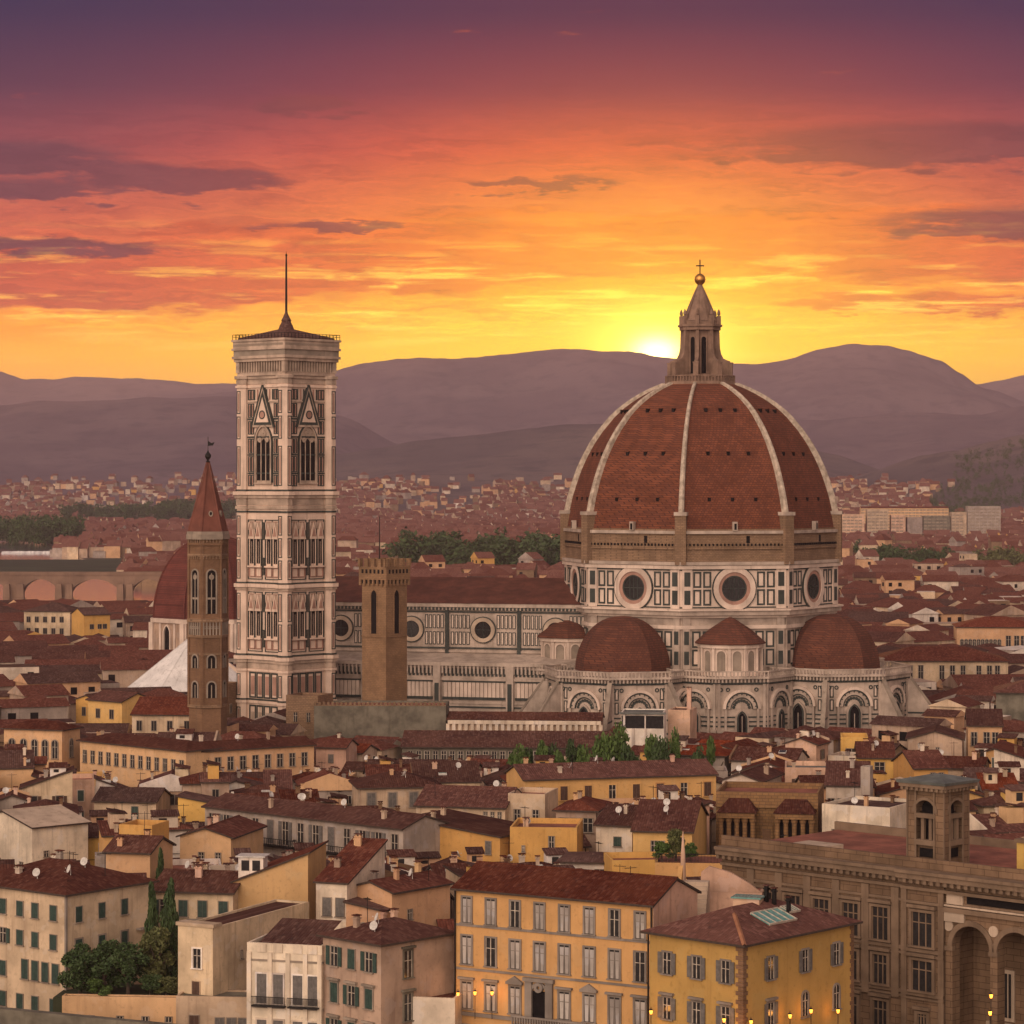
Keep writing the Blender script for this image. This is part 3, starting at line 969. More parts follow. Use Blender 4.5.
def cathedral():
    root = link('cathedral', None, None, (DC.x, DC.y, 0))
    tag(root, 'marble cathedral under a huge ribbed red brick dome with a white lantern', 'cathedral')
    def part(name, mb, mats, parent=root, smooth=False):
        # builders below work in world coordinates; shift into the cathedral's frame
        mb.v = [(x - DC.x, y - DC.y, z) for x, y, z in mb.v]
        return obj(name, mb, mats, parent, smooth=smooth)
    # --- dome shell
    prof = [(54.0, 32.0), (57, 31.5), (61, 30.6), (64.8, 29.4), (68, 28.2), (70.7, 26.9), (73.6, 25.3), (76.5, 23.3), (80.2, 20.2), (82.6, 17.4), (84.6, 14.4), (86.3, 11.2), (87.6, 7.9)]
    def rad(z):
        for (z0, r0), (z1, r1) in zip(prof, prof[1:]):
            if z0 <= z <= z1: return r0 + (r1 - r0) * (z - z0) / (z1 - z0)
        return prof[-1][1]
    mb = MB()
    zs = [54 + (87.6 - 54) * i / 30 for i in range(31)]
    for i in range(8):
        a, b = VA[i], VA[i] + 45
        P = [[None] * 7 for _ in zs]
        for j, z in enumerate(zs):
            p, q = opt(rad(z), a), opt(rad(z), b)
            for c in range(7):
                w = p.lerp(q, c / 6)
                P[j][c] = (w.x, w.y, z)
        base = len(mb.v)
        mb.v += [pt for row in P for pt in row]
        for j in range(len(zs) - 1):
            for c in range(6):
                mb.f.append((base + j * 7 + c, base + j * 7 + c + 1, base + (j + 1) * 7 + c + 1, base + (j + 1) * 7 + c)); mb.mi.append(0)
    # small round openings in three rows on every face
    for i in range(8):
        for z in (60.2, 70.6, 80.6):
            p, q = opt(rad(z), VA[i]), opt(rad(z), VA[i] + 45)
            L = wall_between(mb, p, q)
            for t in (.27, .5, .73):
                mb.box(L * t - .34, L * t + .34, -.6, .12, z, z + .8, 1)
                mb.box(L * t - .45, L * t + .45, -.6, .25, z + .8, z + .95, 0)
    mb.X = Matrix.Identity(4)
    dome = part('dome', mb, ['brickdome', 'dark'])
    # --- white ribs
    for i in range(8):
        mb = MB()
        a = VA[i]
        rd = Vector((math.sin(R(a)), -math.cos(R(a)))); tg = Vector((math.cos(R(a)), math.sin(R(a))))
        vs = []
        zz = [z for z in zs if z >= 56.5]
        for z in zz:
            wd = .62 * (.55 + .45 * (88 - z) / 31)
            r0, r1 = rad(z) - .5, rad(z) + .75
            for r, s in ((r0, -1), (r1, -1), (r1 + .35, -.45), (r1 + .35, .45), (r1, 1), (r0, 1)):
                p = Vector((DC.x, DC.y)) + rd * r + tg * (s * wd)
                vs.append((p.x, p.y, z + (.25 if r > r0 else 0)))
        n = len(zz)
        mb.add(vs, [(6 * j + c, 6 * j + c + 1, 6 * j + 6 + c + 1, 6 * j + 6 + c) for j in range(n - 1) for c in range(5)] + [tuple(range(6))])
        part('rib', mb, ['palestone2'], dome)
    # --- brick band under the dome and its corner piers
    mb = MB()
    pol = lambda r: [tuple(opt(r, a)) for a in VA]
    mb.prism(pol(32.4), 46.4, 54.0, 0)
    mb.prism(pol(33.0), 52.9, 53.6, 1); mb.prism(pol(32.8), 49.4, 49.8, 0)
    mb.prism(pol(33.3), 45.9, 46.6, 1)
    for i in range(8):
        p, q = opt(32.4, VA[i]), opt(32.4, VA[i] + 45)
        L = wall_between(mb, p, q)
        for k_ in range(26):
            u = 1.2 + (L - 2.4) * k_ / 25
            mb.rect(u - .16, u + .16, 50.2, 50.7, .28, 2)
        mb.rect(L * .5 - .5, L * .5 + .5, 53.6, 55.6, 1.0, 1); mb.rect(L * .5 - .28, L * .5 + .28, 53.8, 55.2, 1.02, 2)
        mb.rect(L * .63 - .4, L * .63 + .4, 50.8, 52.4, .06, 2)
        for u in (.02, .98):
            pass
    mb.X = Matrix.Identity(4)
    for a in VA:
        c = opt(32.0, a)
        mb.ngon(c.x, c.y, 1.75, 4, R(a) - PI / 4 - PI / 2, 46.0, 57.4, 0)
        mb.ngon(c.x, c.y, 2.05, 4, R(a) - PI / 4 - PI / 2, 57.0, 57.8, 1)
    part('brick_drum', mb, ['rubble', 'marble2', 'dark'])
    # --- marble drum with the round windows
    mb = MB()
    mb.prism(pol(32.2), 34.0, 46.0, 0)
    mb.prism(pol(33.2), 34.6, 35.6, 2); mb.prism(pol(33.7), 35.6, 36.0, 0); mb.prism(pol(33.0), 45.0, 45.8, 0)
    eyes = []
    for i in range(8):
        p, q = opt(32.2, VA[i]), opt(32.2, VA[i] + 45)
        L = wall_between(mb, p, q)
        mid = L / 2
        for u0, u1, n in ((2.6, mid - 5.1, 2), (mid + 5.1, L - 2.6, 2)):
            marble_panels(mb, u0, u1, 36.6, 44.6, n, 2, 1)
        for u0, u1 in ((.5, 2.3), (L - 2.3, L - .5)):
            mb.rect(u0 - .25, u1 + .25, 36.1, 45.0, .30, 0)
            for z in (37.0, 41.1): mb.rect(u0 + .2, u1 - .2, z, z + 3.2, .36, 1)
        mb.rect(0, L, 36.2, 36.5, .16, 1); mb.rect(0, L, 44.65, 44.9, .16, 1)
        eyes.append((p, q, L))
    mb.X = Matrix.Identity(4)
    drum = part('drum', mb, ['marble', 'green', 'marble2'])
    for i, (p, q, L) in enumerate(eyes):
        if abs((VA[i] + 22.5 + 180) % 360 - 180) > 110: continue
        mb = MB(); wall_between(mb, p, q)
        mb.ring(L / 2, 40.6, 3.7, 4.9, .55, 0, 32); mb.ring(L / 2, 40.6, 4.9, 5.15, .40, 1, 32)
        mb.ring(L / 2, 40.6, 2.9, 3.7, .30, 2, 32); mb.ring(L / 2, 40.6, 2.6, 2.9, .22, 1, 32)
        mb.ring(L / 2, 40.6, 0, 2.6, .06, 3, 32)
        for s in (-1, 0, 1): mb.rect(L / 2 + s * 1.0 - .07, L / 2 + s * 1.0 + .07, 38.3, 42.9, .14, 1)
        mb.rect(L / 2 - 2.5, L / 2 + 2.5, 40.5, 40.7, .14, 1)
        mb.X = Matrix.Identity(4)
        part('round_window', mb, ['marble', 'green', 'rose', 'glass'], drum)
    # --- lower octagon between the apses
    mb = MB()
    mb.prism(pol(31.4), 0.0, 34.0, 0)
    mb.prism(pol(32.0), 31.5, 32.3, 2)
    for i in range(8):
        p, q = opt(31.4, VA[i]), opt(31.4, VA[i] + 45)
        L = wall_between(mb, p, q)
        marble_panels(mb, 2.2, L - 2.2, 23.0, 31.2, 8, 2, 1, 2)
        for u0, u1 in ((.2, 1.9), (L - 1.9, L - .2)):
            mb.rect(u0, u1, 22, 34, .5, 0)
            for z in (23.5, 28): mb.rect(u0 + .3, u1 - .3, z, z + 3, .56, 1)
    mb.X = Matrix.Identity(4)
    part('octagon_wall', mb, ['marble2', 'green', 'marble'])
    # --- lantern
    mb = MB()
    mb.prism(pol(8.4), 87.2, 88.1, 0); mb.prism(pol(7.6), 88.1, 89.0, 0)
    mb.prism(pol(3.5), 88.5, 101.0, 0)
    mb.prism(pol(4.9), 100.2, 101.0, 0); mb.prism(pol(5.3), 101.0, 101.5, 0); mb.prism(pol(4.3), 101.5, 102.4, 0)
    for i in range(8):
        p, q = opt(3.5, VA[i]), opt(3.5, VA[i] + 45)
        L = wall_between(mb, p, q)
        mb.arch(L / 2, 90.0, 1.15, 8.6, .05, 1, 0, 6); mb.archring(L / 2, 90.0, 1.15, 8.6, .28, .22, 0, 0, 6)
        # balustrade
        p, q = opt(8.2, VA[i]), opt(8.2, VA[i] + 45)
        L = wall_between(mb, p, q)
        for k_ in range(9): mb.rect(L * k_ / 8 - .12, L * k_ / 8 + .12, 88.1, 89.4, .1, 2, -.1)
        mb.rect(0, L, 89.3, 89.55, .15, 2, -.15)
    # volute buttresses with their shell tops
    for a in VA:
        rd = opt(1, a) - DC
        mb.X = Matrix(((rd.x, -rd.y, 0, DC.x), (rd.y, rd.x, 0, DC.y), (0, 0, 1, 0), (0, 0, 0, 1)))
        sec = [(3.2, 88.2), (7.4, 88.2), (7.4, 92.0), (7.1, 92.9), (6.3, 93.2), (5.5, 93.6), (5.0, 94.6), (4.7, 96.0), (4.55, 100.2), (3.2, 100.2)]
        k_ = len(sec)
        mb.add([(r, -.38, z) for r, z in sec] + [(r, .38, z) for r, z in sec],
               [tuple(range(k_)), tuple(range(k_, 2 * k_))[::-1]] + [(i, (i + 1) % k_, k_ + (i + 1) % k_, k_ + i) for i in range(k_)], 0)
        mb.box(6.9, 7.7, -.6, .6, 88.2, 92.3, 0)
        mb.box(6.8, 7.8, -.7, .7, 92.3, 92.6, 0)
        mb.box(4.0, 4.9, -.4, .4, 101.5, 103.6, 0)
        mb.X = mb.X @ Matrix.Translation((4.45, 0, 0))
        mb.lathe([(.1, 103.6), (.4, 103.9), (.35, 104.5), (.05, 105.2)], 8, 0, 0)
    mb.X = Matrix.Translation((DC.x, DC.y, 0))
    mb.lathe([(4.2, 102.4), (3.6, 103.2), (2.3, 106.6), (1.1, 109.6), (.55, 110.9), (.45, 111.1)], 16, 0, 0)
    for i in range(8):
        mb.X = Matrix.Translation((DC.x, DC.y, 0)) @ Matrix.Rotation(R(VA[i]), 4, 'Z')
        mb.add([(4.3, -.12, 102.4), (4.3, .12, 102.4), (.65, .08, 110.9), (.65, -.08, 110.9), (3.9, 0, 102.3)], [(0, 1, 2, 3), (0, 3, 4), (1, 2, 4)], 0)
    mb.X = Matrix.Identity(4)
    lantern = part('lantern', mb, ['lanternstone', 'dark', 'lanternstone'])
    mb = MB(); mb.X = Matrix.Translation((DC.x, DC.y, 0))
    mb.lathe([(.01, 110.8), (.6, 111.0), (1.1, 111.5), (1.33, 112.2), (1.1, 113.0), (.6, 113.45), (.3, 113.6), (.01, 113.62)], 24)
    part('ball', mb, ['copper'], lantern, True)
    mb = MB(); mb.X = Matrix.Translation((DC.x, DC.y, 0))
    mb.box(-.13, .13, -.13, .13, 113.5, 116.9); mb.box(-.95, .95, -.11, .11, 115.3, 115.6)
    part('cross', mb, ['iron'], lantern)
    # --- three apses: polygonal chapel ring, gallery, half dome
    def ringwall(mb, c, r, n, a0, z1, big, skip=None):
        vs = [opt(r, a0 + 360 / n * i, c) for i in range(n)]
        for i in range(n):
            p, q = vs[i], vs[(i + 1) % n]
            md = (p + q) / 2
            if (md - Vector((DC.x, DC.y))).length < 26 or md.y > DC.y + 12: continue
            L = wall_between(mb, p, q)
            mb.rect(0, L, 0, z1, .01, 0, -.6)
            # plinths, stripes
            for z, h, d, m_ in ((3.0, .5, .30, 2), (8.4, .45, .26, 1), (9.4, .6, .34, 0), (10.6, .35, .22, 1), (11.6, .3, .16, 1), (12.6, .3, .16, 1)):
                mb.rect(0, L, z, z + h, d, m_)
            w = 8.6 if big else L - 2.6
            ra = w / 2
            zc = 14.6
            for r0, r1, d, m_ in ((ra * .86, ra, .75, 4), (ra * .78, ra * .86, .5, 1), (ra * .60, ra * .78, .42, 0), (ra * .55, ra * .60, .40, 1), (0, ra * .52, .10, 2)):
                mb.ring(L / 2, zc, r0, r1, d, m_, 22, 0, PI)
            for k_ in range(9):
                an = PI * (k_ + .5) / 9
                mb.ring(L / 2 + ra * .75 * math.cos(an), zc + ra * .75 * math.sin(an), 0, ra * .04, .50, 1, 6)
                mb.ring(L / 2 + ra * .42 * math.cos(an), zc + ra * .42 * math.sin(an), 0, ra * .09, .16, 1, 6)
            for u in (L / 2 - ra * .92, L / 2 + ra * .92 - .5):
                mb.rect(u, u + .5, 3.5, zc, .6, 0)
            for u in (.15, L - .75): mb.rect(u, u + .6, 0, z1, .35, 0)
            for z in (4.4, 5.8, 7.2): mb.rect(.9, L - .9, z, z + .35, .14, 1)
            for u0, u1 in ((.95, L / 2 - ra - .35), (L / 2 + ra + .35, L - .95)):
                if u1 - u0 > .7:
                    for z_ in (13.6, 16.6): mb.border(u0, u1, z_, z_ + 2.6, .2, .14, 1); mb.rect(u0 + .25, u1 - .25, z_ + .3, z_ + 2.3, .10, 4)
            mb.rect(.8, L - .8, z1 - 1.3, z1 - .9, .2, 1)
            for k_ in range(int(L / 1.6)):
                u = .9 + k_ * 1.6
                if abs(u - L / 2) > ra * .62: mb.ring(u, z1 - 2.4, .25, .5, .15, 1, 8)
            # lancet window with its hood
            ww = 2.1 if big else 1.6
            mb.arch(L / 2, 5.0, ww + 1.5, 10.6 if big else 9.4, .62, 2, .8); mb.archring(L / 2, 5.0, ww, 9.8 if big else 8.8, .35, .85, 1, .8)
            mb.arch(L / 2, 5.0, ww, 9.7 if big else 8.7, .66, 3, .8)
            mb.rect(L / 2 - .1, L / 2 + .1, 5, 13, .75, 0)
            # gallery on brackets
            mb.rect(-.5, L + .5, z1, z1 + .5, 1.1, 0)
            for k_ in range(int(L / .85) + 1):
                u = .1 + k_ * .85
                mb.rect(u, u + .36, z1 - .8, z1, .85, 2)
                mb.rect(u + .1, u + .36, z1 + .5, z1 + 1.55, 1.0, 0, .75)
            mb.rect(-.5, L + .5, z1 + 1.5, z1 + 1.75, 1.08, 0, .68)
            mb.rect(-.3, L + .3, z1 - 1.1, z1 - .8, .45, 1)
        mb.X = Matrix.Identity(4)
        return vs
    ZR = 21.2
    tops = {}
    for deg, dist in ((-34, 34.6), (56, 34.8), (-124, 34.6)):
        c = opt(dist, deg)
        mb = MB()
        ringwall(mb, c, 17.0, 8, deg + 22.5, ZR, True)
        P = lambda r: [tuple(opt(r, deg + 22.5 + 45 * i, c)) for i in range(8)]
        mb.prism(P(16.9), 0, ZR + .2, 2)
        wo = part('apse', mb, ['marble2', 'green', 'marble2', 'dark', 'marble'])
        # sloping buttress fins
        for i in range(8):
            a = deg + 22.5 + 45 * i
            o = opt(17.0, a, c)
            if (o - Vector((DC.x, DC.y))).length < 37 or o.y > DC.y + 5: continue
            rd = o - c; rd.normalize()
            mf = MB()
            mf.X = Matrix(((rd.x, -rd.y, 0, c.x), (rd.y, rd.x, 0, c.y), (0, 0, 1, 0), (0, 0, 0, 1)))
            sec = [(16.8, 0), (25.4, 0), (25.4, 9.2), (18.0, 19.6), (16.8, 19.6)]
            for s0, s1, m_ in ((-.45, .45, 0),):
                mf.add([(r, s0, z) for r, z in sec] + [(r, s1, z) for r, z in sec],
                       [tuple(range(5)), tuple(range(5, 10))[::-1]] + [(j, (j + 1) % 5, 5 + (j + 1) % 5, 5 + j) for j in range(5)], m_)
            sl = [(25.6, 9.2), (25.6, 10.0), (17.8, 20.6), (17.8, 19.8)]
            mf.add([(r, -.5, z) for r, z in sl] + [(r, .5, z) for r, z in sl], [(0, 1, 2, 3), (7, 6, 5, 4)] + [(j, (j + 1) % 4, 4 + (j + 1) % 4, 4 + j) for j in range(4)], 1)
            for z in (3, 6, 9, 12): mf.box(16.9, 25.4 - max(0, (z - 9)) * .7 - .3, -.5, .5, z, z + .4, 2)
            mf.X = Matrix.Identity(4)
            part('buttress', mf, ['marble2', 'stone', 'green'], wo)
        mb = MB()
        mb.prism(P(11.2), ZR, ZR + 1.0, 1)
        for j in range(12):
            z0, z1 = j / 12, (j + 1) / 12
            r0, r1 = 10.9 * math.cos(z0 * PI / 2 * .98) ** .95, 10.9 * math.cos(z1 * PI / 2 * .98) ** .95
            h0, h1 = ZR + 1.0 + 12.2 * math.sin(z0 * PI / 2) ** 1.05, ZR + 1.0 + 12.2 * math.sin(z1 * PI / 2) ** 1.05
            mb.prism(P(r0), h0, h1, 0, P(r1))
        for i in range(8):
            pass
        part('half_dome', mb, ['brickdome2', 'marble2'], root)
    # --- exedrae: little niched drums with tiled caps
    for deg in (8.5, -79, 101):
        c = opt(31.5, deg)
        mb = MB()
        ringwall(mb, opt(29.0, deg), 14.5, 8, deg + 22.5, ZR, False)
        mb.ngon(opt(29, deg).x, opt(29, deg).y, 14.4, 8, R(deg + 22.5) - PI / 2, 0, ZR + .2, 2)
        part('chapel_wall', mb, ['marble2', 'green', 'marble2', 'dark', 'marble'])
        mb = MB()
        n = 12
        mb.ngon(c.x, c.y, 6.9, n, R(deg) - PI / 2 + PI / n, ZR, 28.0, 0)
        mb.ngon(c.x, c.y, 7.5, n, R(deg) - PI / 2 + PI / n, 27.6, 28.4, 0)
        for i in range(n):
            a = deg + 180 / n + 360 / n * i
            p, q = opt(6.9, a, c), opt(6.9, a + 360 / n, c)
            L = wall_between(mb, p, q)
            mb.arch(L / 2, ZR + 1.2, 2.0, 4.6, .05, 2, 0, 6); mb.archring(L / 2, ZR + 1.2, 2.0, 4.6, .3, .25, 0, 0, 6)
            mb.rect(-.3, .3, ZR, 27.6, .35, 0)
        mb.X = Matrix.Identity(4)
        e = part('exedra', mb, ['marble', 'green', 'stone'])
        mb = MB(); mb.X = Matrix.Translation((c.x, c.y, 0))
        mb.lathe([(7.9, 28.4), (7.9, 28.7), (4.6, 31.6), (1.2, 33.8), (.2, 34.3)], 12, R(deg) - PI / 2 + PI / 12)
        mb.X = Matrix.Identity(4)
        part('roof', mb, ['brickdome2'], e)
    # --- nave running away to the left
    na = 15.0
    ux = Vector((math.cos(R(na)), -math.sin(R(na))))       # along the wall towards the dome
    s0 = Vector((DC.x, DC.y)) + Vector((-math.sin(R(na)), -math.cos(R(na)))) * 17.0   # foot of the clerestory by the dome
    Ln = 92.0
    p0 = s0 - ux * Ln
    mb = MB(); mb.frame(p0.x, p0.y, ux.x, ux.y)
    Lw = Ln - 22
    mb.box(0, Ln, -34.0, 0, 0, 36.2, 0)
    bays = 4
    bw = Lw / bays
    for z, h, d, m_ in ((24.6, .5, .4, 0), (25.4, .4, .25, 1), (33.9, .35, .25, 1), (34.5, .6, .5, 0), (35.2, .9, .8, 2)):
        mb.rect(0, Ln, z, z + h, d, m_)
    for k_ in range(int(Lw / .9)):
        mb.rect(k_ * .9, k_ * .9 + .45, 34.5, 35.2, .75, 1)
    for i in range(bays + 1):
        u = i * bw
        mb.rect(u - .45, u + .45, 24, 34.5, .45, 1)
    for i in range(bays + 1):
        c = (i + .5) * bw
        for u0, u1, n in ((c - bw / 2 + .8, c - 3.2, 5), (c + 3.2, c + bw / 2 - .8, 5)):
            for r_ in ((26.2, 29.6), (30.0, 33.6)):
                marble_panels(mb, u0, u1, r_[0], r_[1], n, 1, 1, 5)
    nave = part('nave', mb, ['marble2', 'green', 'marble2', 'dark', 'rose', 'marble'])
    for i in range(bays + 1):
        c = (i + .5) * bw
        mb = MB(); mb.frame(p0.x, p0.y, ux.x, ux.y)
        mb.ring(c, 29.9, 2.0, 2.9, .5, 0, 24); mb.ring(c, 29.9, 2.9, 3.15, .35, 1, 24); mb.ring(c, 29.9, 0, 2.0, .08, 2, 24)
        mb.rect(c - .06, c + .06, 28, 31.8, .14, 1); mb.rect(c - 1.9, c + 1.9, 29.85, 29.97, .14, 1)
        mb.X = Matrix.Identity(4)
        part('round_window', mb, ['palestone', 'green', 'glass'], nave)
    mb = MB(); mb.frame(p0.x, p0.y, ux.x, ux.y)
    mb.add([(-.5, 1.0, 36.1), (Ln, 1.0, 36.1), (Ln, -17, 41.6), (-.5, -17, 41.6), (Ln, -35, 36.1), (-.5, -35, 36.1)], [(0, 1, 2, 3), (3, 2, 4, 5), (0, 3, 5), (1, 2, 4)], 0)
    mb.X = Matrix.Identity(4)
    part('roof', mb, ['naveroof'], nave)
    # aisle in front of it
    mb = MB(); q0 = p0 + Vector((-math.sin(R(na)), -math.cos(R(na)))) * 8.0
    mb.frame(q0.x, q0.y, ux.x, ux.y)
    La = Lw + 6
    mb.box(0, La, -8.1, 0, 0, 22.4, 0)
    mb.add([(0, .6, 22.5), (La, .6, 22.5), (La, -8, 24.4), (0, -8, 24.4)], [(0, 1, 2, 3)], 0)
    mb.rect(0, La, 22.0, 22.8, .8, 2); mb.rect(0, La, 18.6, 19.2, .5, 2)
    for k_ in range(int(La / .95)):
        u = k_ * .95
        mb.rect(u, u + .42, 20.2, 22.0, .65, 2); mb.rect(u + .42, u + .95, 19.6, 21.4, .10, 1)
    for i in range(bays + 1):
        u = i * bw
        mb.rect(u - .9, u + .9, 0, 22, .9, 2); mb.rect(u - .5, u + .5, 3, 18, .96, 1)
        for k_ in range(15):
            v = u + 1.6 + k_ * (bw - 3.0) / 15
            if v < La - 1: mb.rect(v, v + .75, 14.8, 18.2, .22, 5)
        if u + bw < La + 8:
            mb.rect(u + 1.2, min(La, u + bw - 1.2), 14.2, 14.8, .35, 1); mb.rect(u + 1.2, min(La, u + bw - 1.2), 18.2, 18.6, .3, 1)
    for z in (13.2, 12.3, 11.4, 10.5, 9.6): mb.rect(0, La, z, z + .35, .2, 1 if int(z * 10) % 2 else 2)
    for k_ in range(int(La / 2.6)):
        mb.border(k_ * 2.6 + .2, k_ * 2.6 + 2.3, 4.0, 8.8, .3, .22, 1); mb.rect(k_ * 2.6 + .8, k_ * 2.6 + 1.7, 4.8, 8.0, .14, 5)
    mb.X = Matrix.Identity(4)
    part('aisle', mb, ['marble2', 'green', 'marble2', 'dark', 'naveroof', 'marble'])
    FOOT.append((DC.x, DC.y, 92, 92, 0, 60))
    mid = p0 + ux * (Ln / 2) + Vector((math.sin(R(na)), math.cos(R(na)))) * 6
    FOOT.append((mid.x, mid.y, Ln, 48, -R(na), 40))
M['brickdome2'] = bricks('apse_tiles', (.165, .058, .034), (.105, .040, .027), (.055, .024, .018), 1.0, .5)
M['naveroof'] = stone('nave_roof_tiles', (.125, .045, .030), .4, .5, .9)
M['lanternstone'] = stone('lantern_stone', (.26, .165, .12), .35, .8)
M['palestone2'] = stone('weathered_rib_marble', (.50, .405, .32), .45, 1.6, .7)
cathedral()

# ------------------------------------------------------------------ the marble bell tower
def campanile():
    Yc = 622.0
    px, pl, pr = 285, 237, 334.5
    a = R(42.0)
    C = Vector((xat(px, Yc), Yc))
    X_ = Vector((math.cos(a), -math.sin(a))); Y_ = Vector((math.sin(a), math.cos(a)))
    S = 13.8
    c = C - X_ * S / 2 + Y_ * S / 2
    root = link('bell_tower', None, None, (c.x, c.y, 0), -a)
    tag(root, 'tall square marble bell tower with pink and green panels beside the cathedral', 'bell tower')
    FOOT.append((c.x, c.y, S + 3, S + 3, -a, 97))
    h = S / 2
    faces = [((-h, -h), (1, 0)), ((h, -h), (0, 1)), ((h, h), (-1, 0)), ((-h, h), (0, -1))]
    mats = ['tmarble', 'green', 'rose', 'tgrime', 'dark']
    mb = MB()
    mb.box(-h, h, -h, h, 0, 89.2, 0)
    for sx in (-1, 1):
        for sy in (-1, 1):
            mb.ngon(sx * h, sy * h, 1.6, 8, PI / 8, 0, 88.8, 0)
    def belt(z, hh, e, mi, corner=True):
        mb.X = Matrix.Identity(4)
        mb.box(-h - e, h + e, -h - e, h + e, z, z + hh, mi)
        if corner:
            for sx in (-1, 1):
                for sy in (-1, 1): mb.ngon(sx * h, sy * h, 1.6 + e, 8, PI / 8, z, z + hh, mi)
    for z, hh, e, mi in ((1.0, 1.2, .5, 3), (14.2, .6, .35, 0), (14.9, .35, .2, 1), (21.5, .5, .35, 0), (22.1, 1.3, .15, 3), (23.5, .6, .5, 3), (24.2, .8, .8, 0), (25.1, .35, .3, 1),
                        (40.0, .5, .4, 3), (40.6, .8, .75, 0), (41.5, .3, .3, 1), (57.6, .4, .25, 1), (58.4, .7, .4, 3), (59.3, 1.4, .2, 3), (60.9, .6, .6, 3), (61.6, .8, .95, 0), (62.5, .35, .3, 1),
                        (86.0, .5, .35, 0), (86.8, 1.0, .2, 3), (88.0, .7, .6, 3)):
        belt(z, hh, e, mi)
    for (ox, oy), (ux, uy) in faces:
        mb.frame(ox, oy, ux, uy)
        # corner pier inlay
        for u in (.0, S):
            for z0, z1 in ((3, 13.6), (15.6, 21.2), (26, 39.6), (42.2, 57.2), (63.4, 73), (74, 85.6)):
                n = max(1, int((z1 - z0) / 5))
                for j in range(n):
                    za, zb = z0 + (z1 - z0) * j / n + .3, z0 + (z1 - z0) * (j + 1) / n - .3
                    for s in (-.62, .12):
                        mb.rect(u + s, u + s + .5, za, zb, 1.80, 2 if j % 2 else 1, 1.55) if False else None
                    mb.border(u - .62, u + .62, za, zb, .22, 1.54, 1)
                    mb.rect(u - .2, u + .2, za + .5, zb - .5, 1.52, 2)
        # base: niches and reliefs
        for k_ in range(4):
            u = 2.05 + k_ * 2.4
            mb.border(u, u + 2.2, 15.4, 21.3, .35, .14, 1); mb.rect(u + .55, u + 1.65, 16.2, 20.4, .10, 2)
            mb.border(u, u + 2.2, 3.2, 13.8, .35, .14, 1); mb.rect(u + .6, u + 1.6, 4.6, 12.2, .10, 3)
        # two storeys of paired windows under gables
        for zb in (26.0, 42.4):
            zt = zb + 14.6
            for cx in (S * .295, S * .705):
                u0, u1 = cx - 2.4, cx + 2.4
                mb.border(u0, u1, zb, zt - 1.0, .18, .20, 1); mb.border(u0 + .45, u1 - .45, zb + .5, zt - 1.5, .16, .14, 2)
                mb.rect(u0 + .4, u1 - .4, zb + 11.4, zt - 1.4, .10, 3)
                mb.rect(cx - .06, cx + .06, zb + .5, zt - 1.2, .22, 1)
                for q in (-1.1, 1.1):
                    mb.ext([(cx + q - 1.0, zb + 9.2), (cx + q, zb + 13.0), (cx + q + 1.0, zb + 9.2)], .42, 0)
                    mb.ext([(cx + q - .6, zb + 9.8), (cx + q, zb + 12.0), (cx + q + .6, zb + 9.8)], .48, 2)
                    for s in (-1, 1):
                        mb.ext([(cx + q + s * 1.12, zb + 11.2), (cx + q + s * .7, zb + 13), (cx + q + s * 1.12, zb + 13)], .2, 0)
                    mb.border(cx + q - 1.0, cx + q + 1.0, zb + .6, zb + 2.7, .16, .24, 2)
            for u in (S * .5 - .6, S * .5 + .1):
                mb.border(u, u + .5, zb + 1, zb + 5, .12, .16, 1); mb.border(u, u + .5, zb + 9, zb + 13, .12, .16, 1)
        # top storey: stripes and the tall gable
        c_ = S / 2
        for z0, z1 in ((63.6, 66.2), (66.8, 70.4), (71.0, 74.4), (75.4, 78.4), (79.2, 82.4), (83.2, 85.6)):
            for u0 in (1.7, 2.7, S - 3.6, S - 2.6):
                mb.border(u0, u0 + .95, z0, z1, .2, .16, 1); mb.rect(u0 + .3, u0 + .65, z0 + .35, z1 - .35, .13, 2)
        for z in (66.35, 70.55, 74.6, 78.7, 82.6):
            mb.rect(1.6, S - 1.6, z, z + .35, .30 if z > 74 else .22, 1 if z < 80 else 3)
        for k_ in range(11): mb.rect(1.6 + k_ * 1.0, 2.0 + k_ * 1.0, 83.2, 85.6, .12, 2 if k_ % 2 else 1)
        mb.ext([(c_ - 3.5, 77.0), (c_, 86.4), (c_ + 3.5, 77.0)], .50, 3)
        mb.ext([(c_ - 2.95, 77.5), (c_, 85.3), (c_ + 2.95, 77.5)], .56, 1)
        mb.ext([(c_ - 2.1, 78.1), (c_, 83.8), (c_ + 2.1, 78.1)], .62, 0)
        mb.ring(c_, 79.8, .0, .75, .68, 2, 16); mb.ring(c_, 79.8, .75, 1.0, .72, 1, 16)
        for q_ in (-1, 1): mb.ext([(c_ + q_ * 3.5, 77.0), (c_ + q_ * 3.9, 77.0), (c_ + q_ * .2, 86.6), (c_, 86.4)], .66, 1)
    mb.X = Matrix.Identity(4)
    obj('shaft', mb, mats, root)
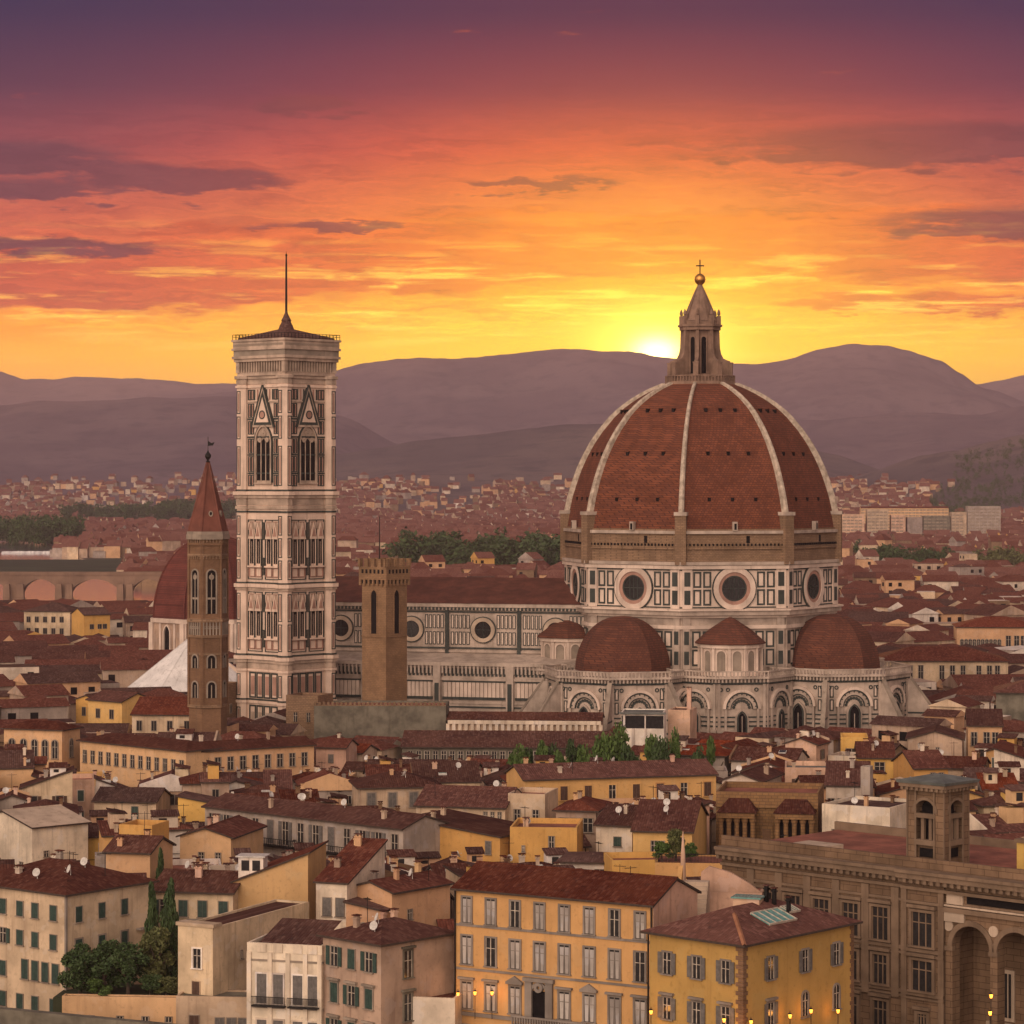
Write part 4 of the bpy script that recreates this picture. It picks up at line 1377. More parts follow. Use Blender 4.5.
    # windows
    def lancets(mb, cx, z0, w, hh, n, depth_frame):
        t_ = .45 if n == 3 else .20
        e_ = .45 if n == 3 else .22
        mb.archring(cx, z0, w, hh, t_, e_, 0, .7); mb.archring(cx, z0, w + 2 * t_, hh + t_, t_ * .5, e_ + .05, 1, .7)
        mb.arch(cx, z0, w, hh - .02, .10, 0, .7)
        step = w / n
        zs = z0 + hh - w * .80
        for i in range(n):
            mb.arch(cx - w / 2 + step * (i + .5), z0 + .5, step * .88, zs - z0 + .3, .16, 3, .5, 5)
        for i in range(1, n): mb.rect(cx - w / 2 + step * i - .11, cx - w / 2 + step * i + .11, z0 + .3, zs, .26, 0)
        mb.ring(cx, zs + w * .42, .12, w * .19, .3, 0, 12); mb.ring(cx, zs + w * .42, 0, w * .13, .24, 3, 10)
        if n == 3:
            for s in (-1, 1): mb.ring(cx + s * w * .25, zs + w * .12, .1, w * .13, .3, 0, 10); mb.ring(cx + s * w * .25, zs + w * .12, 0, w * .09, .24, 3, 8)
        mb.rect(cx - w / 2 - .5, cx + w / 2 + .5, z0 - .35, z0, .6, 0)
    for f_, ((ox, oy), (ux, uy)) in enumerate(faces):
        mb = MB(); mb.frame(ox, oy, ux, uy); lancets(mb, S / 2, 64.4, 4.7, 12.9, 3, 1); mb.X = Matrix.Identity(4)
        obj('window', mb, ['tgrime', 'green', 'rose', 'dark'], root)
        for zb in (26.0, 42.4):
            for cx in (S * .295, S * .705):
                for q in (-1.1, 1.1):
                    mb = MB(); mb.frame(ox, oy, ux, uy); lancets(mb, cx + q, zb + 3.1, 1.25, 7.2, 2 if False else 1, 1)
                    mb.rect(cx + q - .04, cx + q + .04, zb + 3.4, zb + 8.6, .19, 0)
                    mb.X = Matrix.Identity(4)
                    obj('window', mb, ['tmarble', 'green', 'rose', 'dark'], root)
    # cornice on corbels
    mb = MB()
    e = 1.55
    mb.box(-h - .6, h + .6, -h - .6, h + .6, 88.7, 92.6, 2); mb.box(-h - 1.0, h + 1.0, -h - 1.0, h + 1.0, 88.7, 89.5, 0); mb.box(-h - e, h + e, -h - e, h + e, 91.9, 92.6, 0)
    def ledge(z0, z1, g, mi): mb.box(-h - g, h + g, -h - g, h + g, z0, z1, mi)
    ledge(92.6, 93.2, e + .35, 0); ledge(93.2, 94.5, e + .05, 1); ledge(94.5, 95.0, e + .4, 0); ledge(95.0, 96.5, e + .15, 0); ledge(96.5, 97.0, e + .45, 0)
    for (ox, oy), (ux, uy) in faces:
        mb.frame(ox - (ux + uy) * 1.4 if False else ox, oy, ux, uy)
        for k_ in range(20):
            u = -1.1 + k_ * (S + 2.2) / 19
            mb.ext([(u - .14, 89.4), (u - .14, 92.0), (u + .14, 92.0), (u + .14, 89.4)], e - .35, 0, .3)
        for k_ in range(24):
            u = -1.2 + k_ * (S + 2.0) / 23
            mb.ring(u, 95.7, .15, .32, e + .22, 1, 6)
    mb.X = Matrix.Identity(4)
    cor = obj('cornice', mb, ['tgrime', 'stone', 'dark'], root)
    mb = MB()
    g = h + e + .2
    for (ox, oy), (ux, uy) in (((-g, -g), (1, 0)), ((g, -g), (0, 1)), ((g, g), (-1, 0)), ((-g, g), (0, -1))):
        mb.frame(ox, oy, ux, uy)
        for k_ in range(17): mb.rect(k_ * 2 * g / 16 - .05, k_ * 2 * g / 16 + .05, 97, 98.2, .05, 0, -.05)
        mb.rect(0, 2 * g, 98.1, 98.2, .04, 0, -.04); mb.rect(0, 2 * g, 97.6, 97.66, .03, 0, -.03)
    mb.X = Matrix.Identity(4)
    obj('railing', mb, ['iron'], root)
    mb = MB()
    mb.prism([(-h - .9, -h - .9), (h + .9, -h - .9), (h + .9, h + .9), (-h - .9, h + .9)], 96.8, 97.4, 0)
    q = h + .9
    mb.add([(-q, -q, 97.4), (q, -q, 97.4), (q, q, 97.4), (-q, q, 97.4), (0, 0, 99.9)], [(0, 1, 4), (1, 2, 4), (2, 3, 4), (3, 0, 4)], 0)
    mb.lathe([(2.2, 98.6), (1.5, 100.4), (1.05, 101.2), (1.2, 101.5), (.8, 102.2), (.35, 103.2), (.3, 103.8)], 12)
    obj('roof', mb, ['tile2'], root)
    mb = MB()
    mb.lathe([(.28, 103.4), (.22, 114.0), (.15, 116.2), (.24, 116.3), (.24, 116.6), (.06, 116.8), (.02, 117.4)], 8)
    obj('mast', mb, ['iron'], root)
M['tmarble'] = stone('tower_marble', (.72, .54, .43), .22, .4, .6)
M['tgrime'] = stone('tower_grimy_marble', (.48, .36, .28), .4, .6, .7)
campanile()

# ------------------------------------------------------------------ brick bell tower with the pointed spire
def badia():
    Y = 560.0
    x = xat(208, Y); s = Y / F
    root = link('brick_bell_tower', None, None, (x, Y, 0), R(8))
    tag(root, 'slim brown brick bell tower with a sharp red spire and weathervane', 'bell tower')
    FOOT.append((x, Y, 9, 9, 0, 70))
    r = 3.9
    n = 6
    ph = -PI / 2 + PI / 6 + R(10)
    fc = [((r * math.cos(ph + 2 * PI * i / n), r * math.sin(ph + 2 * PI * i / n)), (r * math.cos(ph + 2 * PI * (i + 1) / n), r * math.sin(ph + 2 * PI * (i + 1) / n))) for i in range(n)]
    mb = MB()
    mb.ngon(0, 0, r, n, ph, 0, 53.4, 0)
    for z, hh, e, mi in ((19.0, .6, .3, 1), (29.6, .5, .25, 1), (33.2, .5, .35, 1), (36.3, .7, .45, 1), (49.6, .5, .3, 1), (51.8, .5, .35, 0), (53.0, 1.0, .6, 2)):
        mb.ngon(0, 0, r + e, n, ph, z, z + hh, mi)
    for p, q in fc:
        p, q = Vector(p), Vector(q)
        L = wall_between(mb, p, q)
        for k_ in range(6):
            u = .3 + k_ * (L - .6) / 5
            mb.rect(u - .12, u + .12, 52.3, 53.0, .35, 1); mb.rect(u - .13, u + .13, 33.7, 36.3, .30, 2); mb.rect(u - .1, u + .1, 49.0, 49.6, .25, 1)
        for k_ in range(5):
            u = .66 + k_ * (L - .6) / 5
            mb.ring(u, 35.2, .14, .3, .2, 2, 8)
        mb.rect(-.28, .28, 19, 53, .22, 0)
    mb.X = Matrix.Identity(4)
    obj('shaft', mb, ['brick', 'rubble', 'stone'], root)
    for p, q in fc:
        p, q = Vector(p), Vector(q)
        for z0, w, hh, two in ((38.0, 1.7, 8.8, True), (27.0, 1.5, 2.6, True), (21.0, 1.5, 3.2, True)):
            mb = MB(); L = wall_between(mb, p, q)
            mb.archring(L / 2, z0, w, hh, .3, .22, 0); mb.arch(L / 2, z0, w, hh - .02, .04, 1)
            mb.rect(L / 2 - .1, L / 2 + .1, z0, z0 + hh - .6, .14, 0)
            if hh > 5: mb.ring(L / 2, z0 + hh - 1.4, .15, .55, .16, 0, 10); mb.rect(L / 2 - .8, L / 2 + .8, z0 + 2.9, z0 + 3.3, .14, 0)
            mb.X = Matrix.Identity(4)
            obj('window', mb, ['stone', 'dark'], root)
    mb = MB()
    mb.ngon(0, 0, r + .45, n, ph, 54.0, 54.6, 1)
    mb.ngon(0, 0, r + .1, n, ph, 54.6, 68.6, 0, .12)
    for i in range(n):
        a = ph + 2 * PI * i / n
        c, q = math.cos(a), math.sin(a)
        vs = []
        for rr, z in ((r + .1, 54.6), (.2, 68.6)):
            for t, o in ((-.16, 0), (0, .22), (.16, 0)):
                vs.append((c * (rr + o) - q * t, q * (rr + o) + c * t, z))
        mb.add(vs, [(0, 1, 4, 3), (1, 2, 5, 4)], 0)
    sp = obj('spire', mb, ['spiretile', 'stone'], root)
    p, q = Vector(fc[5][0]), Vector(fc[5][1])
    for p, q in (fc[5], fc[0]):
        mb = MB(); p, q = Vector(p), Vector(q); L = wall_between(mb, p * .72, q * .72)
        mb.ring(L / 2, 58.2, .38, .62, .45, 0, 12, d0=-.6, sx=.7); mb.ring(L / 2, 58.2, 0, .38, .30, 1, 12, d0=-.6, sx=.7)
        mb.X = Matrix.Identity(4)
        obj('dormer', mb, ['stone', 'dark'], sp)
    mb = MB()
    mb.lathe([(.12, 68.4), (.5, 68.7), (.2, 69.0), (.62, 69.7), (.62, 70.1), (.2, 70.7), (.1, 71.0)], 10)
    mb.box(-.06, .06, -.06, .06, 70.5, 73.8)
    mb.add([(-.1, 0, 71.9), (1.0, 0, 72.0), (1.35, 0, 72.7), (.7, 0, 72.5), (.1, 0, 72.9), (-.1, .1, 71.9), (1.0, .1, 72.0), (1.35, .1, 72.7), (.7, .1, 72.5), (.1, .1, 72.9)], [(0, 1, 2, 3, 4), (5, 6, 7, 8, 9), (0, 1, 6, 5), (1, 2, 7, 6), (2, 3, 8, 7), (3, 4, 9, 8)])
    obj('weathervane', mb, ['iron'], root)
M['spiretile'] = stone('spire_tiles', (.17, .060, .042), .3, .7, .85)
badia()

# ------------------------------------------------------------------ square crenellated watchtower
def watchtower():
    Y = 600.0
    C = Vector((xat(386, Y), Y)); a = R(38)
    S1 = (386 - 361) * Y / F / math.cos(a); S2 = (406 - 386) * Y / F / math.sin(a)
    X_ = Vector((math.cos(a), -math.sin(a))); Y_ = Vector((math.sin(a), math.cos(a)))
    c = C - X_ * S1 / 2 + Y_ * S2 / 2
    root = link('watchtower', None, None, (c.x, c.y, 0), -a)
    root.scale = (1, 1, .972)
    tag(root, 'square tan stone watchtower with battlements and a thin mast', 'tower')
    FOOT.append((c.x, c.y, S1 + 2, S2 + 2, -a, 50))
    hx, hy = S1 / 2, S2 / 2
    mb = MB()
    mb.box(-hx, hx, -hy, hy, 0, 44.5, 0)
    mb.box(-hx - .14, hx + .14, -hy - .14, hy + .14, 31.6, 31.9, 0)
    obj('shaft', mb, ['tan'], root)
    faces = [((-hx, -hy), (1, 0), S1), ((hx, -hy), (0, 1), S2), ((hx, hy), (-1, 0), S1), ((-hx, hy), (0, -1), S2)]
    mb = MB()
    e = .5
    mb.box(-hx - e, hx + e, -hy - e, hy + e, 44.5, 47.4, 0)
    for (ox, oy), (ux, uy), L in faces:
        mb.frame(ox, oy, ux, uy)
        n = 7
        for k_ in range(n):
            u = -.3 + k_ * (L + .6) / (n - 1)
            mb.rect(u - .22, u + .22, 43.2, 44.5, .47, 0)
            if k_ < n - 1: mb.rect(u + .24, u - .24 + (L + .6) / (n - 1), 43.6, 44.45, .05, 1)
        for k_ in range(6): mb.rect(L * (k_ + .5) / 6 - .28, L * (k_ + .5) / 6 + .28, 45.9, 46.8, e + .03, 1)
        n = 5
        for k_ in range(n):
            u = -.35 + k_ * (L + .7) / (n - 1)
            mb.rect(u - .48, u + .48, 47.4, 49.0, e - .02, 0, e - .6)
            mb.rect(u - .54, u + .54, 49.0, 49.2, e + .06, 0, e - .68)
    mb.X = Matrix.Identity(4)
    obj('battlements', mb, ['tan', 'dark'], root)
    for i, ((ox, oy), (ux, uy), L) in enumerate(faces):
        mb = MB(); mb.frame(ox, oy, ux, uy)
        mb.archring(L / 2, 32.4, 1.55, 9.8, .25, .10, 0, .8); mb.arch(L / 2, 32.4, 1.55, 9.78, .03, 1, .8)
        mb.X = Matrix.Identity(4)
        obj('window', mb, ['tan', 'dark'], root)
    mb = MB()
    mb.lathe([(.16, 47.4), (.12, 54.0), (.08, 58.6), (.01, 58.7)], 8, 0, 0, -hx * .6, hy * .2)
    obj('mast', mb, ['iron'], root)
watchtower()

# ------------------------------------------------------------------ chapel with the tall red dome, left behind the towers
def chapel():
    Y = 800.0
    x = xat(215, Y)
    root = link('domed_chapel', None, None, (x, Y, 0))
    tag(root, 'chapel with a smooth dark red dome and gothic windows behind the brick bell tower', 'chapel')
    FOOT.append((x, Y, 40, 40, 0, 50))
    n = 8; ph = -PI / 2 + PI / 8
    r = 18.2
    mb = MB()
    mb.ngon(0, 0, r + .4, n, ph, 0, 25.0, 0)
    mb.ngon(0, 0, r + 1.0, n, ph, 24.2, 25.4, 1); mb.ngon(0, 0, r + .9, n, ph, 12.5, 13.2, 1)
    P = [Vector(((r + .4) * math.cos(ph + 2 * PI * i / n), (r + .4) * math.sin(ph + 2 * PI * i / n))) for i in range(n)]
    for i in range(n):
        L = wall_between(mb, P[i], P[(i + 1) % n])
        for u in (0, L): mb.rect(u - .9, u + .9, 0, 24.2, .7, 1)
        for u in (L * .27, L * .73): mb.rect(u - .4, u + .4, 13, 24, .35, 1)
    mb.X = Matrix.Identity(4)
    dr = obj('drum', mb, ['beige', 'marble'], root)
    for i in range(n):
        mb = MB(); L = wall_between(mb, P[i], P[(i + 1) % n])
        mb.archring(L / 2, 14.5, 2.6, 8.8, .5, .55, 0, .8); mb.arch(L / 2, 14.5, 2.6, 8.78, .06, 1, .8)
        mb.X = Matrix.Identity(4)
        obj('window', mb, ['marble', 'dark'], root)
    mb = MB()
    pr = [(r, 25.4)]
    for j in range(1, 19):
        t = j / 18 * PI / 2 * .97
        pr.append((r * math.cos(t) ** .92, 25.4 + 23.4 * math.sin(t)))
    mb.lathe(pr, 8, ph)
    dm = obj('dome', mb, ['chapeldome'], root)
    mb = MB()
    for i in range(8):
        a = ph + 2 * PI * i / 8
        mb.X = Matrix.Rotation(a, 4, 'Z')
        vs = []
        for rr, z in pr: vs += [(rr - .1, -.28, z), (rr + .35, -.2, z + .1), (rr + .35, .2, z + .1), (rr - .1, .28, z)]
        mb.add(vs, [(4 * j + c, 4 * j + c + 1, 4 * j + 5 + c, 4 * j + 4 + c) for j in range(len(pr) - 1) for c in range(3)])
    mb.X = Matrix.Identity(4)
    obj('ribs', mb, ['chapeldome'], dm)
    mb = MB()
    mb.lathe([(1.6, 48.2), (1.5, 52.0), (1.9, 52.2), (1.2, 53.4), (.2, 55.0), (.05, 56.5)], 8)
    obj('lantern', mb, ['marble2'], root)
    # white tiled pyramid of the baptistery in front of it
    Y = 700.0
    x = xat(193, Y)
    root = link('baptistery', None, None, (x, Y, 0))
    tag(root, 'octagonal baptistery with a low white pyramid roof behind the brick bell tower', 'baptistery')
    FOOT.append((x, Y, 36, 36, 0, 28))
    mb = MB()
    mb.ngon(0, 0, 16.2, 8, PI / 8 - PI / 2, 0, 12.2, 0); mb.ngon(0, 0, 16.9, 8, PI / 8 - PI / 2, 11.4, 12.4, 0)
    obj('wall', mb, ['marble2'], root)
    mb = MB()
    mb.lathe([(17.1, 12.4), (17.1, 12.8), (.8, 25.2), (.8, 26.4), (.1, 27.2)], 8, PI / 8 - PI / 2)
    for i in range(32):
        a = PI / 8 - PI / 2 + 2 * PI * i / 32
        k_ = math.cos(PI / 8) / math.cos((2 * PI * i / 32) % (PI / 4) - PI / 8)
        mb.X = Matrix.Rotation(a, 4, 'Z')
        w = .16 if i % 4 == 0 else .07
        mb.add([(17.0 * k_, -w, 12.95), (17.0 * k_, w, 12.95), (.9 * k_, w, 25.2), (.9 * k_, -w, 25.2)], [(0, 1, 2, 3)])
    mb.X = Matrix.Identity(4)
    obj('roof', mb, ['lead'], root)
M['chapeldome'] = bricks('chapel_dome_tiles', (.165, .045, .034), (.13, .037, .030), (.09, .027, .022), .7, .5)
chapel()

# ------------------------------------------------------------------ bridge over the river
def bridge():
    Y = 1540.0
    x0, x1 = xat(-60, Y), xat(172, Y)
    root = link('stone_bridge', None, None, ((x0 + x1) / 2, Y, 0))
    tag(root, 'long stone bridge with wide low arches over the bright river', 'bridge')
    L = x1 - x0
    mb = MB(); mb.frame(-L / 2, 0, 1, 0)
    tops = 12.4
    opens = [(40, 38), (95, 51), (148, 36), (-12, 38)]
    segs = sorted([(xat(c - w / 2, Y) - x0, xat(c + w / 2, Y) - x0) for c, w in opens])
    # body built as bays so that the arches are true openings
    u = 0.0
    for a, b in segs:
        mb.box(u, a, -12, 0, -4, tops, 0)
        n = 16
        pts = []
        for i in range(n + 1):
            t = i / n
            pts.append((a + (b - a) * t, 2.0 + 7.6 * math.sin(PI * t) ** .62))
        vs = []
        for p, z in pts: vs += [(p, 0, z), (p, 0, tops), (p, -12, z), (p, -12, tops)]
        fs = []
        for i in range(n):
            k_ = 4 * i
            fs += [(k_, k_ + 4, k_ + 5, k_ + 1), (k_ + 2, k_ + 3, k_ + 7, k_ + 6), (k_, k_ + 2, k_ + 6, k_ + 4), (k_ + 1, k_ + 5, k_ + 7, k_ + 3)]
        mb.add(vs, fs, 0)
        u = b
    mb.box(u, L, -12, 0, -4, tops, 0)
    mb.rect(0, L, tops - .5, tops, .5, 1)
    mb.box(0, L, -.5, .3, tops, tops + 1.1, 1); mb.box(0, L, -12, -11.5, tops, tops + 1.1, 1)
    for a, b in segs:
        for c in (a, b):
            mb.ext([(c - 2.2, -4), (c + 2.2, -4), (c + 1.6, 7), (c - 1.6, 7)], 2.5, 1)
    mb.X = Matrix.Identity(4)
    obj('arches', mb, ['bridgestone', 'bridgestone'], root)
M['bridgestone'] = stone('bridge_stone', (.20, .125, .09), .35, .15)
bridge()

# ------------------------------------------------------------------ trees
def leaf_cloud(mb, rnd, lobes, n, size, mi=0):
    for i in range(n):
        cx, cy, cz, rx, ry, rz_ = lobes[rnd.randrange(len(lobes))]
        th = rnd.uniform(0, 2 * PI); ph = math.acos(rnd.uniform(-1, 1))
        rr = rnd.uniform(.55, 1.06) if rnd.random() < .85 else rnd.uniform(.2, .7)
        p = Vector((cx + rx * rr * math.sin(ph) * math.cos(th), cy + ry * rr * math.sin(ph) * math.sin(th), cz + rz_ * rr * math.cos(ph)))
        s = size * rnd.uniform(.5, 1.3)
        a = Vector((rnd.gauss(0, 1), rnd.gauss(0, 1), rnd.gauss(0, .8))).normalized()
        b = a.cross(Vector((rnd.gauss(0, 1), rnd.gauss(0, 1), rnd.gauss(0, 1)))).normalized()
        c = a.cross(b)
        k = len(mb.v)
        mb.v += [tuple(p - a * s), tuple(p + b * s * .55 + c * s * .15), tuple(p + a * s), tuple(p - b * s * .55 + c * s * .15)]
        mb.f.append((k, k + 1, k + 2, k + 3)); mb.mi.append(mi)

TREES = {}
def tree(label, px, py_base, Y, hgt, wid, kind='round', leaf='leaf', name='tree', z=0.0, seed=0, group=None, density=1.0):
    key = (kind, leaf, seed)
    if key not in TREES:
        rnd = random.Random(seed * 31 + len(kind))
        mt = MB(); mc = MB()
        if kind == 'cypress':
            mt.lathe([(.05, 0), (.04, .2), (.02, .9)], 7)
            lobes = [(rnd.uniform(-.06, .06), rnd.uniform(-.06, .06), .12 + .80 * i / 9, .40 * (1 - .55 * abs(i / 9 - .35)) * (1.0 if i < 7 else .7 if i < 9 else .4), .40 * (1 - .55 * abs(i / 9 - .35)) * (1 if i < 7 else .65), .13) for i in range(10)]
            leaf_cloud(mc, rnd, lobes, int(3600 * density), .05)
        else:
            mt.lathe([(.055, 0), (.04, .15), (.03, .42)], 7)
            for i in range(5):
                a = 2 * PI * i / 5 + rnd.uniform(-.4, .4)
                mt.X = Matrix.Translation((0, 0, .30 + .03 * i)) @ Matrix.Rotation(a, 4, 'Z') @ Matrix.Rotation(R(rnd.uniform(30, 55)), 4, 'Y')
                mt.lathe([(.024, 0), (.016, .2), (.006, .38)], 5)
            mt.X = Matrix.Identity(4)
            lobes = []
            nl = 15
            for i in range(nl):
                a = rnd.uniform(0, 2 * PI); q = math.sqrt(rnd.random()) * .36
                zz = rnd.uniform(.26, .86)
                q *= 1.0 - .75 * max(0, (zz - .45) / .5) ** 1.4
                s = rnd.uniform(.11, .21)
                lobes.append((q * math.cos(a), q * math.sin(a), zz, s, s, s * .75))
            leaf_cloud(mc, rnd, lobes, int(3800 * density), .040)
        TREES[key] = (mt.mesh('trunk', ['bark']), mc.mesh('crown', [leaf]))
    tm, cm = TREES[key]
    x = xat(px, Y)
    root = link(name, None, None, (x, Y, z), RND.uniform(0, 6))
    tag(root, label, name.replace('_', ' '), group)
    t = link('trunk', tm, root); c = link('crown', cm, root)
    t.scale = (hgt * .8, hgt * .8, hgt); c.scale = (wid, wid, hgt)
    return root

def woods(name, label, spots, leaf, seed, count, hmin=10, hmax=17, leaves=300):
    """a far wood that reads as one mass"""
    rnd = random.Random(seed)
    mb = MB()
    for i in range(count):
        px0, px1, Y0, Y1 = spots[rnd.randrange(len(spots))]
        Y = rnd.uniform(Y0, Y1); x = xat(rnd.uniform(px0, px1), Y)
        h = rnd.uniform(hmin, hmax); w = h * rnd.uniform(.28, .42)
        z0 = hill_z(x, Y)
        lobes = [(x + rnd.gauss(0, w * .4), Y + rnd.gauss(0, w * .4), z0 + h * rnd.uniform(.2, .82), w * rnd.uniform(.4, .75), w * rnd.uniform(.4, .75), h * rnd.uniform(.15, .26)) for _ in range(6)]
        leaf_cloud(mb, rnd, lobes, leaves, h * .065)
    o = obj(name, mb, [leaf])
    tag(o, label, 'woods', kind='stuff')
    for px0, px1, Y0, Y1 in spots:
        NOBUILD.append((px0, px1, Y0 - 130, Y1 + 8))
NOBUILD = [(-200, 182, 1300, 1700), (-200, 130, 1690, 2300), (-200, 60, 2290, 3000)]
woods('park_trees', 'dark green park trees massed beyond the nave roof', [(395, 452, 1830, 1960), (440, 510, 1800, 1980), (500, 560, 1780, 1900), (535, 600, 1760, 1860)], 'leafdark', 3, 150, 18, 31)
woods('riverside_trees', 'dark trees massed along the river beyond the bridge', [(-40, 60, 2740, 2900), (20, 80, 2720, 2840), (-60, 20, 2840, 2960)], 'leafdark', 4, 110, 20, 33)
woods('far_grove', 'long low grove of trees beyond the riverside blocks', [(65, 205, 4000, 4200), (120, 235, 3900, 4100)], 'leafdark', 5, 90, 20, 34)
woods('avenue_trees', 'dark clump of trees among roofs beyond the dome', [(858, 945, 1930, 2010), (880, 935, 1880, 1960)], 'leafdark', 6, 75, 13, 20)
woods('garden_trees', 'grey green clump of trees at the picture edge beyond the dome', [(972, 1040, 1880, 1990)], 'leafolive', 7, 40, 12, 19)
woods('square_trees', 'small clump of dark trees just beyond the drum', [(848, 868, 2100, 2200)], 'leafdark', 8, 14, 14, 20)
woods('hillside_woods', 'dark cypress woods on the villa hill', [(930, 1060, 3600, 3900), (955, 1080, 3900, 4250), (905, 1000, 3450, 3620)], 'leafdark', 9, 520, 8, 15, 90)

# ------------------------------------------------------------------ houses one by one, the nearest first
hr = random.Random(11)
M['yellow2'] = plaster('warm_yellow_plaster', (.58, .38, .17), .15, .3)
M['rubbleochre'] = bricks('ochre_rubble', (.30, .17, .075), (.24, .13, .06), (.15, .09, .05), .9, .45)

def ochre_palazzo():
    H = corner_house('long ochre palazzo with three rows of grey framed windows and a balcony above street lanterns', 'palazzo', 653, 905, 20.0, 30, 455, 692, vis=1024,
                     roof='gable', wall='ochre', tile='tile', pitch=21, name='palazzo', d=10.5)
    w, Y = H['w'], H['root']
    mb = MB(); mb.frame(-w / 2, -H['d'] / 2, 1, 0)
    for z in (15.9, 11.1): mb.rect(0, w, z, z + .25, .12)
    mb.rect(0, w, 6.1, 6.5, .22); mb.rect(0, w, 4.9, 5.2, .18)
    mb.X = Matrix.Identity(4)
    obj('string_course', mb, ['greystone'], Y)
    mb = MB(); mb.frame(-w / 2, -H['d'] / 2, 1, 0)
    mb.rect(0, w, -1, 4.9, .10); mb.X = Matrix.Identity(4)
    obj('rusticated_base', mb, ['basegrey'], Y)
    mb = MB(); mb.frame(H['w'] / 2, -H['d'] / 2, 0, 1)
    mb.ext([(0, -1), (H['d'], -1), (H['d'], 20), (H['d'] / 2, 20 + math.tan(R(21)) * H['d'] / 2 - .05), (0, 20)], .07)
    mb.X = Matrix.Identity(4)
    obj('side_plaster', mb, ['pink'], Y)
    n = 8
    st = w / n
    for i in range(n):
        u = st * (i + .5)
        white = i not in (2, 6)
        window(H, 'f', u, 16.35, 1.15, 2.75, 'plain', None, trim='greystone', pane='curtain' if white else 'glass')
        window(H, 'f', u, 11.8, 1.25, 3.05, 'plain', None, trim='greystone', pane='curtain' if i not in (1, 7) else 'glass')
        if i == 3:
            door = MB(); door.frame(-w / 2 + u, -H['d'] / 2, 1, 0)
            door.rect(-1.7, -.85, 6.5, 10.6, .35); door.rect(.85, 1.7, 6.5, 10.6, .35); door.rect(-1.9, 1.9, 10.6, 11.0, .5)
            door.ring(0, 9.4, .85, 1.15, .25, 0, 12, 0, PI); door.ring(0, 10.0, .2, .55, .4, 0, 12); door.rect(-.85, .85, 6.5, 9.6, .05, 1)
            door.X = Matrix.Identity(4)
            obj('balcony_door', door, ['greystone', 'dark'], Y)
        else:
            window(H, 'f', u, 6.9, 1.3, 2.9, 'pediment' if i in (2, 5) else 'hood', None, trim='greystone', pane='curtain')
        if i != 3: window(H, 'f', u, 2.0, 1.1, 1.8, 'plain', None, trim='greystone')
    mb = MB(); mb.frame(-w / 2, -H['d'] / 2, 1, 0)
    a, b = st * 2.55, st * 5.6
    mb.rect(a, b, 5.5, 5.9, 1.3)
    for k in range(int((b - a) / .32)): mb.rect(a + .1 + k * .32, a + .24 + k * .32, 5.9, 6.75, 1.25, 0, 1.1)
    mb.rect(a, b, 6.75, 6.95, 1.3, 0, 1.05)
    for k in range(5): mb.ext([(a + .5 + k * (b - a - 1.2) / 4, 4.7), (a + .5 + k * (b - a - 1.2) / 4, 5.5), (a + .9 + k * (b - a - 1.2) / 4, 5.5), (a + .9 + k * (b - a - 1.2) / 4, 4.9)], 1.0)
    mb.X = Matrix.Identity(4)
    obj('balcony', mb, ['greystone'], Y)
    mb = MB()
    for sx in (-1, 1): mb.box(sx * (w / 2 - .12) - .07, sx * (w / 2 - .12) + .07, -H['d'] / 2 - .25, -H['d'] / 2 - .11, 0, 20)
    obj('drainpipe', mb, ['iron'], Y)
    return H
M['basegrey'] = stone('grey_rusticated_base', (.17, .14, .12), .35, .6, .9, (1.2, .55))
PAL = ochre_palazzo()

